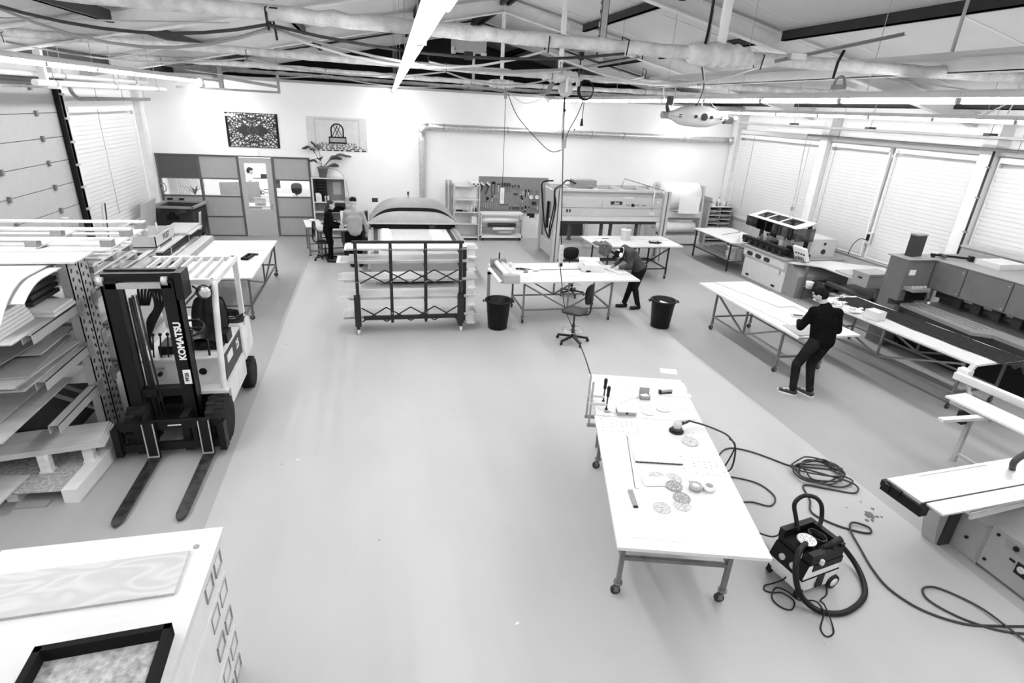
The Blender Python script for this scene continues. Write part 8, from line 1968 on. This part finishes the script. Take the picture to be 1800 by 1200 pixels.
        t = thing('ceiling_pipe', lab, 'pipe', (0, 0, 0)); MB().tube(smooth_path(pts, 4) if len(pts) > 2 else pts, r_, 10).build('pipe', mm, t)
        p0, p1 = Vector(pts[0] if len(pts) < 3 else pts[-2]), Vector(pts[-1])
        for f in (0.1, 0.5, 0.9):
            c = p0.lerp(p1, f); MB().cyl((c.x, c.y, c.z), (c.x, c.y, zr(c.x)-0.02), 0.006, n=5).build('hanger_rod', 'grey', t); MB().cyl((c.x, c.y-0.02, c.z), (c.x, c.y+0.02, c.z), r_+0.006, n=10).build('pipe_clip', 'mid_grey', t)
    t = thing('pipe_frame', 'white post frame holding the pipes near the sectional door', 'frame', (-4.95, 11.0, 3.92)); MB().box(-0.05, -0.04, 0, 0.05, 0.04, 0.55).build('post', 'white_paint', t); MB().box(-0.3, -0.03, 0, 0.2, 0.03, 0.04).build('cross_bar', 'white_paint', t)
    t = thing('cable_tray', 'long grey cable tray below the roof at the right', 'tray', (11.2, 10.0, 3.93)); m = MB().box(-0.08, -7, 0, 0.08, 6.7, 0.008); m.box(-0.08, -7, 0, -0.072, 6.7, 0.06); m.box(0.072, -7, 0, 0.08, 6.7, 0.06); m.build('channel', 'mid_grey', t)
    for y in (-4, -1.2, 1.6, 4.2): MB().box(-0.1, y-0.06, 0.05, 0.1, y+0.06, 0.10).build('hanger_clip', 'dark_grey', t); MB().cyl((0, y, 0.08), (0, y, zr(11.2)-3.95), 0.006, n=5).build('hanger_rod', 'grey', t)
    for k in range(3): MB().tube(smooth_path([(-0.04+0.04*k, -7+i*1.37, 0.03+0.02*abs(math.sin(i*1.3+k))) for i in range(11)], 3), 0.010, 5).build('tray_cable', 'dark_grey', t)
    t = thing('drop_pipe', 'dark conduit running down the right wall column', 'pipe', (12.04, 9.26, 0)); MB().cyl((0, 0, 0.9), (0, 0, 3.75), 0.022, n=8).build('conduit', 'dark_grey', t)
    for z in (1.4, 2.1, 2.8, 3.4): MB().box(-0.03, -0.03, z-0.015, 0.03, 0.04, z+0.015).build('clip', 'mid_grey', t)
    t = thing('machine_feed_cable', 'thin cable hanging from the pipe end to the glue machine hood', 'cable', (0, 0, 0)); MB().tube(smooth_path([(11.75, 14.25, 3.75), (11.55, 14.0, 3.2), (11.1, 13.4, 2.4), (10.65, 12.85, 1.95), (10.45, 12.6, 1.72)], 6), 0.009, 6).build('cable', 'mid_grey', t); MB().obox((10.65, 12.85, 1.95), 0.05, 0.05, 0.1).build('connector', 'mid_grey', t)
    t = thing('wall_socket', 'white wall socket with black plug under the middle blind cord', 'socket', (12.22, 11.72, 1.42)); MB().box(-0.04, -0.08, -0.14, 0.05, 0.08, 0.14).build('box', 'white_paint', t); MB().box(-0.08, -0.03, -0.06, -0.04, 0.03, 0.1).build('plug', 'black', t); MB().tube(smooth_path([(-0.08, 0, -0.05), (-0.14, 0.15, -0.05), (-0.18, 0.28, -0.25), (-0.22, 0.3, -0.5)], 5), 0.01, 6).build('cord', 'dark_grey', t)
    # sagging cables along the tie beams
    G = 'cables slung along the tie beams'
    for k, (y, xs, z, sag, r_, mm) in enumerate(((5.20, (-4.6, -2.6, -0.75, 2.2), 4.50, 0.12, 0.013, 'dark_grey'), (5.30, (-4.6, -2.6, -0.75, 2.4), 4.49, 0.20, 0.012, 'mid_grey'), (5.26, (-0.75, 1.5, 3.6), 4.48, 0.20, 0.011, 'light_grey'), (10.12, (-4.9, -1.8, 1.2, 3.0), 4.50, 0.14, 0.014, 'grey'), (14.95, (-4.4, -1.0, 2.4, 5.0), 4.50, 0.15, 0.013, 'grey'), (9.9, (0.9, 3.1, 4.6), 4.62, 0.10, 0.016, 'light_grey'), (14.9, (4.2, 7.0, 9.8), 4.5, 0.10, 0.012, 'mid_grey'))):
        pts = []
        for a, b in zip(xs[:-1], xs[1:]):
            for i in range(8):
                u = i/8; pts.append((a+(b-a)*u, y, z-sag*4*u*(1-u)))
        pts.append((xs[-1], y, z))
        o = thing('slung_cable', 'slack cable slung under the %s tie beam, strand %s' % (('nearest', 'nearest', 'nearest', 'second', 'third', 'second', 'third')[k], ('one', 'two', 'three', 'one', 'one', 'two', 'two')[k]), 'cable', (0, 0, 0), 0, G)
        MB().tube(pts, r_, 6).build('cable', mm, o)
        for x in xs: MB().tube([(x, y-0.05, z-0.02), (x, y-0.08, z+0.1), (x, y+0.08, z+0.14), (x, y+0.06, z)], 0.006, 5).build('cable_tie', 'black', o)
    rnd = random.Random(17)
    for k in range(10):
        x, y = (5.1, 5.35, 5.9, 4.7, 6.4, 6.9, 7.5, 7.3, 8.1, 8.6)[k], (10.12, 10.14, 10.13, 14.96, 10.13, 5.3, 5.2, 5.3, 5.3, 5.2)[k]
        z0 = 4.56 if y > 9 else 4.56; l = rnd.uniform(0.14, 0.4)
        o = thing('hanging_strip', 'loose pale strip dangling under the roof, number %s from the ridge' % ('one','two','three','four','five','six','seven','eight','nine','ten')[k], 'strip', (x, y, z0), 0, 'loose strips dangling under the roof')
        MB().tube(smooth_path([(0, 0, 0), (0.02, 0, -l*0.5), (rnd.uniform(-0.05, 0.08), 0.0, -l)], 4), 0.009, 5).build('strip', 'light_grey' if k < 5 else 'grey', o); MB().tube([(-0.02, 0, 0.03), (0.0, 0, 0.0), (0.02, 0, 0.03)], 0.006, 5).build('knot', 'grey', o)
    o = thing('ceiling_hook', 'grey round hook on the inner right lamp row', 'hook', (5.42, 6.25, 4.43)); MB().tube([(0.0, 0.08*math.cos(PI*i/8), 0.03+0.09*math.sin(PI*i/8)) for i in range(9)], 0.016, 8).build('ring', 'mid_grey', o); MB().box(-0.02, -0.1, -0.02, 0.02, 0.1, 0.03).build('base', 'mid_grey', o)
hung()
# ================================================================== PEOPLE
def capsule(m, p, q, r1, r2, n=12):
    p, q = Vector(p), Vector(q)
    m.cyl(p, q, r1, r2, n, True)
    m.sphere(p, r1, nu=n, nv=8); m.sphere(q, r2, nu=n, nv=8)
def fuse(m, name, mat_, parent, voxel=0.014, smooth=4):
    """merge overlapping volumes into one continuous skin"""
    o = bpy.data.objects.new(name, m.mesh(name, mat_, False)); COL.objects.link(o)
    r = o.modifiers.new('remesh', 'REMESH'); r.mode = 'VOXEL'; r.voxel_size = voxel; r.use_smooth_shade = True
    s = o.modifiers.new('smooth', 'SMOOTH'); s.iterations = smooth; s.factor = 0.5
    dg = bpy.context.evaluated_depsgraph_get(); dg.update()
    me = bpy.data.meshes.new_from_object(o.evaluated_get(dg)); me.name = name
    if not me.materials: me.materials.append(MATS[mat_])
    for p in me.polygons: p.use_smooth = True
    o.modifiers.clear(); old = o.data; o.data = me; bpy.data.meshes.remove(old)
    o.parent = parent
    return o
def lerp(a, b, t): return Vector(a).lerp(Vector(b), t)
def person(label, loc, rz, J, top, legs, shoe, hair, skin='skin', hair_style='short', female=False, top_sleeve=0.97, sole=None):
    t = thing('person', label, 'person', loc, rz)
    g = {k: Vector(v) for k, v in J.items()}
    k = 0.92 if female else 1.0
    hd, nk = g['head'], g['neck']
    fwd = g['face'].normalized()
    up = (hd-nk).normalized()
    side = fwd.cross(up).normalized()
    def hp(a, b, c): return hd + side*a + fwd*b + up*c
    # ---------- body
    m = MB()
    m.sphere(hd, 0.078*k, 0.092*k, 0.105*k, 18, 12)
    capsule(m, hp(0, 0.03, -0.05), hp(0, 0.06, -0.085), 0.055*k, 0.035*k)          # jaw
    capsule(m, hp(0, 0.088, 0.01), hp(0, 0.103, -0.025), 0.012, 0.016, 8)           # nose
    for s in (-1, 1):
        m.sphere(hp(s*0.078*k, -0.005, -0.005), 0.016, 0.022, 0.032, 8, 6)          # ears
        m.sphere(hp(s*0.032, 0.075, 0.04), 0.02, 0.016, 0.014, 8, 6)                # brow
    m.sphere(hp(0, 0.086, -0.058), 0.028, 0.016, 0.014, 8, 6)                       # mouth
    capsule(m, nk, hp(0, -0.01, -0.06), 0.058*k, 0.052*k)
    capsule(m, g['chest'], g['pelvis'], 0.115*k, 0.115*k); capsule(m, g['shL'], g['shR'], 0.075*k, 0.075*k); capsule(m, g['chest'], nk, 0.11*k, 0.06*k)
    for S in 'LR':
        capsule(m, g['sh'+S], g['el'+S], 0.05*k, 0.04*k); capsule(m, g['el'+S], g['wr'+S], 0.04*k, 0.026*k)
        capsule(m, g['hip'+S], g['kn'+S], 0.085*k, 0.055*k); capsule(m, g['kn'+S], g['an'+S], 0.055*k, 0.036*k); capsule(m, g['an'+S], g['toe'+S], 0.036, 0.028)
        # hand: palm, four fingers, thumb
        w_ = g['wr'+S]; hdir = (g['hand'+S]-w_).normalized() if 'hand'+S in g else (w_-g['el'+S]).normalized()
        d = Vector((0, 0, -1)) if abs(hdir.z) < 0.8 else Vector((0, 1, 0))
        lat = hdir.cross(d).normalized(); pal = lat.cross(hdir).normalized()
        if pal.dot(d) < 0: pal = -pal
        capsule(m, w_, w_+hdir*0.085, 0.028, 0.034, 10); 
        for s in (-1, 1): capsule(m, w_+hdir*0.03+lat*0.012*s, w_+hdir*0.088+lat*0.026*s, 0.02, 0.016, 8)
        for i in range(4):
            b0 = w_+hdir*0.09+lat*(-0.03+0.02*i); l = (0.062, 0.072, 0.068, 0.05)[i]
            p1 = b0+hdir*l*0.5+pal*0.012; p2 = p1+hdir*l*0.35+pal*0.025
            capsule(m, b0, p1, 0.0095, 0.009, 6); capsule(m, p1, p2, 0.009, 0.008, 6)
        sg = 1 if S == 'L' else -1
        tb = w_+hdir*0.035+lat*0.028*sg
        capsule(m, tb, tb+hdir*0.035+lat*0.025*sg+pal*0.015, 0.012, 0.0105, 6); capsule(m, tb+hdir*0.035+lat*0.025*sg+pal*0.015, tb+hdir*0.065+lat*0.028*sg+pal*0.03, 0.0105, 0.009, 6)
    body = fuse(m, 'body', skin, t, 0.0085, 2)
    for s in (-1, 1): MB().sphere(hp(s*0.032, 0.083, 0.022), 0.011, nu=10, nv=8).build('eye', 'hair_dark', body)
    # ---------- top
    m = MB()
    c, p = g['chest'], g['pelvis']
    ax = (g['shR']-g['shL']).normalized()
    for s in (-1, -0.5, 0, 0.5, 1):
        capsule(m, c+ax*0.075*s*k, p+ax*0.06*s*k+Vector((0, 0, -0.04)), 0.128*k, 0.134*k)
        capsule(m, c+ax*0.06*s*k, nk+ax*0.03*s, 0.12*k, 0.065*k)
    capsule(m, g['shL'], g['shR'], 0.088*k, 0.088*k)
    capsule(m, nk-up*0.02, nk+up*0.035, 0.072*k, 0.066*k)
    for S in 'LR':
        capsule(m, g['sh'+S], g['el'+S], 0.076*k, 0.062*k); capsule(m, g['el'+S], lerp(g['el'+S], g['wr'+S], top_sleeve), 0.062*k, 0.045*k)
        q = lerp(g['sh'+S], g['el'+S], 0.75)
        m.sphere(q, 0.066*k, 0.066*k, 0.04*k, 10, 6)
    fuse(m, 'sweater', top, t, 0.013, 14)
    # ---------- trousers
    m = MB()
    capsule(m, g['hipL'], g['hipR'], 0.115*k, 0.115*k); capsule(m, p+Vector((0, 0, -0.03)), (g['hipL']+g['hipR'])/2, 0.112*k, 0.118*k)
    for S in 'LR':
        capsule(m, g['hip'+S], g['kn'+S], 0.108*k, 0.075*k); capsule(m, g['kn'+S], g['an'+S]+Vector((0, 0, 0.01)), 0.074*k, 0.056*k)
        m.sphere(g['an'+S]+Vector((0, 0, 0.03)), 0.066*k, 0.066*k, 0.035, 10, 6)
    fuse(m, 'trousers', legs, t, 0.013, 5)
    for S in 'LR':
        a, b = g['an'+S], g['toe'+S]; d = Vector((b.x-a.x, b.y-a.y, 0)).normalized()
        m = MB()
        h0 = Vector((a.x, a.y, 0.05))-d*0.04
        capsule(m, h0, Vector((a.x, a.y, 0.05))+d*0.08, 0.045, 0.045); capsule(m, Vector((a.x, a.y, 0.045))+d*0.05, Vector((a.x, a.y, 0.038))+d*0.17, 0.045, 0.036); capsule(m, Vector((a.x, a.y, 0.05)), Vector((a.x, a.y, 0.12)), 0.05, 0.048)
        sh = fuse(m, 'shoe', shoe, t, 0.01, 3)
        lat = Vector((-d.y, d.x, 0)); base = Vector((a.x, a.y, 0))
        poly = []
        for i in range(20):
            an = 2*PI*i/20; q = base+d*(0.06+0.145*math.cos(an))+lat*(0.042*math.sin(an)*(1.0+0.15*math.cos(an))); poly.append((q.x, q.y))
        MB().prism(poly, 0.0, 0.022, 'xy').build('sole', sole or 'black', sh)
    # ---------- hair
    m = MB()
    if hair_style == 'beanie':
        m.sphere(hp(0, -0.012, 0.055), 0.09, 0.10, 0.075, 16, 10); fuse(m, 'beanie', 'black_matte', t, 0.01, 3)
    else:
        m.sphere(hp(0, -0.018, 0.028), 0.085*k, 0.094*k, 0.092*k, 16, 10); m.sphere(hp(0, -0.045, -0.02), 0.078*k, 0.065*k, 0.085*k, 14, 8)
        if hair_style == 'long':
            for s in (-1, 0, 1):
                capsule(m, hp(s*0.05, -0.05, 0.02), hp(s*0.06, -0.06, -0.14), 0.05, 0.048); capsule(m, hp(s*0.06, -0.06, -0.14), hp(s*0.05, -0.075, -0.30), 0.048, 0.03)
        else: m.sphere(hp(0, 0.04, 0.085), 0.06, 0.05, 0.03, 10, 6)
        fuse(m, 'hair', hair, t, 0.01, 3)
    return t
person('man in black sweater and dark jeans standing at the long white table', (6.50, 6.72, 0), 0,
       dict(head=(0.04, 0.13, 1.63), neck=(0.12, 0.04, 1.46), face=(-0.45, 0.8, -0.35), chest=(0.15, 0.02, 1.24), pelvis=(0.17, -0.02, 0.96), shL=(-0.03, 0.08, 1.37), shR=(0.33, 0.0, 1.36),
            elL=(-0.13, 0.16, 1.09), wrL=(0.02, 0.38, 1.10), handL=(0.12, 0.46, 1.12), elR=(0.43, 0.0, 1.07), wrR=(0.28, 0.26, 1.08), handR=(0.15, 0.42, 1.12),
            hipL=(0.07, -0.01, 0.91), hipR=(0.25, -0.03, 0.91), knL=(-0.12, 0.05, 0.50), knR=(0.14, 0.04, 0.49), anL=(-0.13, -0.02, 0.09), anR=(0.12, -0.10, 0.09), toeL=(-0.27, 0.12, 0.03), toeR=(0.06, 0.08, 0.03)),
       'cloth_black', 'cloth_denim', 'dark_grey', 'hair_dark', sole='white')
lm = person('man in dark grey sweater with ear protectors bending over the middle table', (5.45, 10.98, 0), PI/2,
       dict(head=(0.0, 0.40, 1.24), neck=(0.0, 0.27, 1.33), face=(0.15, 0.55, -0.8), chest=(0, 0.12, 1.22), pelvis=(0, -0.12, 0.96), shL=(-0.18, 0.20, 1.31), shR=(0.18, 0.20, 1.31),
            elL=(-0.24, 0.22, 1.04), wrL=(-0.14, 0.40, 0.965), handL=(-0.08, 0.48, 0.94), elR=(0.22, 0.26, 1.04), wrR=(0.10, 0.42, 0.96), handR=(0.05, 0.5, 0.945),
            hipL=(-0.09, -0.13, 0.90), hipR=(0.09, -0.13, 0.90), knL=(-0.09, -0.04, 0.50), knR=(0.07, -0.02, 0.50), anL=(-0.10, -0.16, 0.09), anR=(0.05, 0.10, 0.09), toeL=(-0.12, 0.02, 0.03), toeR=(0.06, 0.28, 0.03)),
       'cloth_dark', 'cloth_denim', 'black', 'hair_dark')
e = thing('ear_protectors', 'white ear protectors worn by the bending man', 'ear protectors', (5.45, 10.98, 0), PI/2)
for s in (-1, 1): MB().sphere((s*0.095, 0.39, 1.23), 0.03, 0.045, 0.055, 12, 8).build('ear_cup', 'white', e)
MB().tube([(0.105*math.cos(PI*i/12), 0.36-0.04*math.sin(PI*i/12), 1.24+0.135*math.sin(PI*i/12)) for i in range(13)], 0.008, 6).build('headband', 'pale_grey', e)
e = thing('pencil', 'pencil in the hand of the bending man', 'pencil', (4.92, 10.93, 0.935), R(30)); MB().cyl((-0.07, 0, -0.01), (0.06, 0, 0.07), 0.006, n=6).build('shaft', 'dark_grey', e); MB().cyl((-0.085, 0, -0.018), (-0.07, 0, -0.01), 0.001, 0.006, n=6).build('tip', 'black', e)
person('long haired woman in black standing at the small desk', (-1.20, 15.25, 0), -PI/2,
       dict(head=(0.0, 0.07, 1.49), neck=(0, 0.02, 1.33), face=(0.1, 0.9, -0.25), chest=(0, 0.0, 1.14), pelvis=(0, -0.05, 0.88), shL=(-0.155, 0.0, 1.25), shR=(0.155, 0.0, 1.25),
            elL=(-0.19, 0.03, 1.0), wrL=(-0.14, 0.26, 0.96), elR=(0.19, 0.02, 1.0), wrR=(0.15, 0.24, 0.95), handL=(-0.12, 0.4, 0.95), handR=(0.13, 0.4, 0.93),
            hipL=(-0.085, -0.05, 0.83), hipR=(0.085, -0.05, 0.83), knL=(-0.08, 0.0, 0.46), knR=(0.08, 0.0, 0.46), anL=(-0.09, -0.05, 0.08), anR=(0.09, 0.0, 0.08), toeL=(-0.1, 0.1, 0.03), toeR=(0.1, 0.14, 0.03)),
       'cloth_black', 'cloth_black', 'dark_grey', 'hair_brown', 'skin_pale', 'long', True)
person('man in light grey sweater and black beanie seen from behind', (-0.55, 14.72, 0), R(8),
       dict(head=(0.0, 0.05, 1.64), neck=(0, 0.0, 1.47), face=(-0.2, 0.9, -0.2), chest=(0, 0.0, 1.24), pelvis=(0, 0.0, 0.96), shL=(-0.185, 0.0, 1.38), shR=(0.185, 0.0, 1.38),
            elL=(-0.23, 0.12, 1.12), wrL=(-0.22, 0.34, 1.12), handL=(-0.22, 0.46, 1.14), elR=(0.28, -0.02, 1.10), wrR=(0.31, 0.06, 0.86), handR=(0.31, 0.08, 0.74),
            hipL=(-0.09, 0.0, 0.91), hipR=(0.09, 0.0, 0.91), knL=(-0.09, 0.03, 0.49), knR=(0.10, 0.02, 0.49), anL=(-0.10, -0.02, 0.08), anR=(0.11, -0.02, 0.08), toeL=(-0.12, 0.14, 0.03), toeR=(0.14, 0.14, 0.03)),
       'cloth_grey', 'cloth_black', 'black', 'hair_dark', 'skin', 'beanie')
person('person in white shirt working in the office behind the door glass', (-4.18, 20.95, 0), R(-60),
       dict(head=(0.0, 0.12, 1.62), neck=(0, 0.06, 1.45), face=(0.1, 0.9, -0.4), chest=(0, 0.04, 1.22), pelvis=(0, 0.0, 0.95), shL=(-0.18, 0.05, 1.36), shR=(0.18, 0.05, 1.36),
            elL=(-0.20, 0.26, 1.12), wrL=(-0.12, 0.46, 0.98), elR=(0.22, 0.24, 1.10), wrR=(0.16, 0.45, 0.95), handL=(-0.1, 0.58, 0.92), handR=(0.14, 0.58, 0.9),
            hipL=(-0.09, 0.0, 0.9), hipR=(0.09, 0.0, 0.9), knL=(-0.09, 0.02, 0.49), knR=(0.1, 0.02, 0.49), anL=(-0.1, -0.02, 0.08), anR=(0.1, -0.02, 0.08), toeL=(-0.11, 0.14, 0.03), toeR=(0.12, 0.14, 0.03)),
       'white', 'cloth_black', 'black', 'hair_dark')
# ---- small desk at which the two stand
d = table('small_desk', 'small white desk with drawers between the woman and the man in grey', (-1.02, 15.95, 0), R(12), 1.15, 0.78, 0.78, 0.05, 0.06, 'mid_steel', casters=False, low=0.12, braces='', mid=False)
MB().box(0.10, -0.3, 0.30, 0.5, 0.3, 0.74).build('drawer_block', 'black', d)
d2 = table('side_desk', 'pale narrow side desk left of the woman', (-1.72, 16.35, 0), R(10), 0.42, 1.0, 0.80, 0.05, 0.06, 'mid_steel', casters=False, low=0.12, braces='', mid=False)
swivel_chair('desk_chair', 'black swivel chair behind the woman at the desk', (-1.36, 15.45, 0), R(-95), 0.52, 'black', back_h=0.34)
o = thing('keyboard', 'dark keyboard on the small desk before the woman', 'keyboard', (-0.98, 15.80, 0.781), R(12)); MB().box(-0.2, -0.07, 0, 0.2, 0.07, 0.02).build('case', 'black', o)
for r_ in range(3): MB().box(-0.185, -0.05+0.04*r_, 0.02, 0.185, -0.02+0.04*r_, 0.025).build('key_row', 'dark_grey', o)
o = thing('paper_holder', 'white sheet on a tilted holder in front of the man in grey', 'sheet', (-0.82, 15.98, 0.781), R(10)); MB().obox((0, 0, 0.22), 0.26, 0.01, 0.42, rx=R(-12)).build('sheet', 'paper', o); MB().box(-0.1, -0.05, 0, 0.1, 0.06, 0.02).build('foot', 'mid_grey', o)
o = thing('paper_cup', 'small white bowl on the side desk', 'cup', (-1.75, 16.5, 0.80)); MB().lathe([(0.05, 0), (0.075, 0.07), (0.068, 0.07), (0.045, 0.01), (0, 0.01)], n=16).build('body', 'white', o); MB().lathe([(0.075, 0.064), (0.079, 0.068), (0.075, 0.072)], n=16).build('rim', 'white', o)
for k, pts in enumerate(([(-1.25, 16.15), (-0.98, 16.2), (-0.95, 15.98), (-1.2, 15.95)], [(-1.35, 15.95), (-1.18, 15.98), (-1.16, 15.8), (-1.33, 15.78)])):
    sheet_on('paper_sheet', ('white paper on the rear of the small desk', 'white paper at the woman\'s hands on the small desk')[k], 'paper', pts, 0.782, 0.003, 'paper')
o = thing('tall_box', 'grey tall carton standing on a plinth behind the man in grey', 'box', (-0.72, 17.6, 0)); MB().box(-0.16, -0.14, 0.0, 0.16, 0.16, 0.90).build('plinth', 'mid_grey', o); MB().box(-0.15, -0.13, 0.90, 0.15, 0.15, 1.34).build('carton', 'grey', o); MB().box(-0.15, -0.135, 1.1, 0.15, -0.13, 1.13).build('tape_strip', 'pale_grey', o)
o = thing('dark_case', 'dark upright case between the man in grey and the flatbed cutter', 'case', (-0.35, 16.9, 0)); MB().box(-0.11, -0.1, 0.0, 0.11, 0.1, 1.05).build('case', 'dark_grey', o); MB().box(-0.05, -0.108, 0.9, 0.05, -0.1, 0.94).build('handle', 'black', o)
o = thing('waste_bin', 'dark bin under the small desk beside the man in grey', 'bin', (-0.75, 15.45, 0)); MB().lathe([(0.12, 0), (0.15, 0.42), (0.16, 0.42), (0.16, 0.44), (0.14, 0.44), (0.11, 0.02), (0, 0.02)], n=20).build('body', 'dark_grey', o); MB().lathe([(0.16, 0.40), (0.167, 0.41), (0.16, 0.42)], n=20).build('rim', 'black', o)
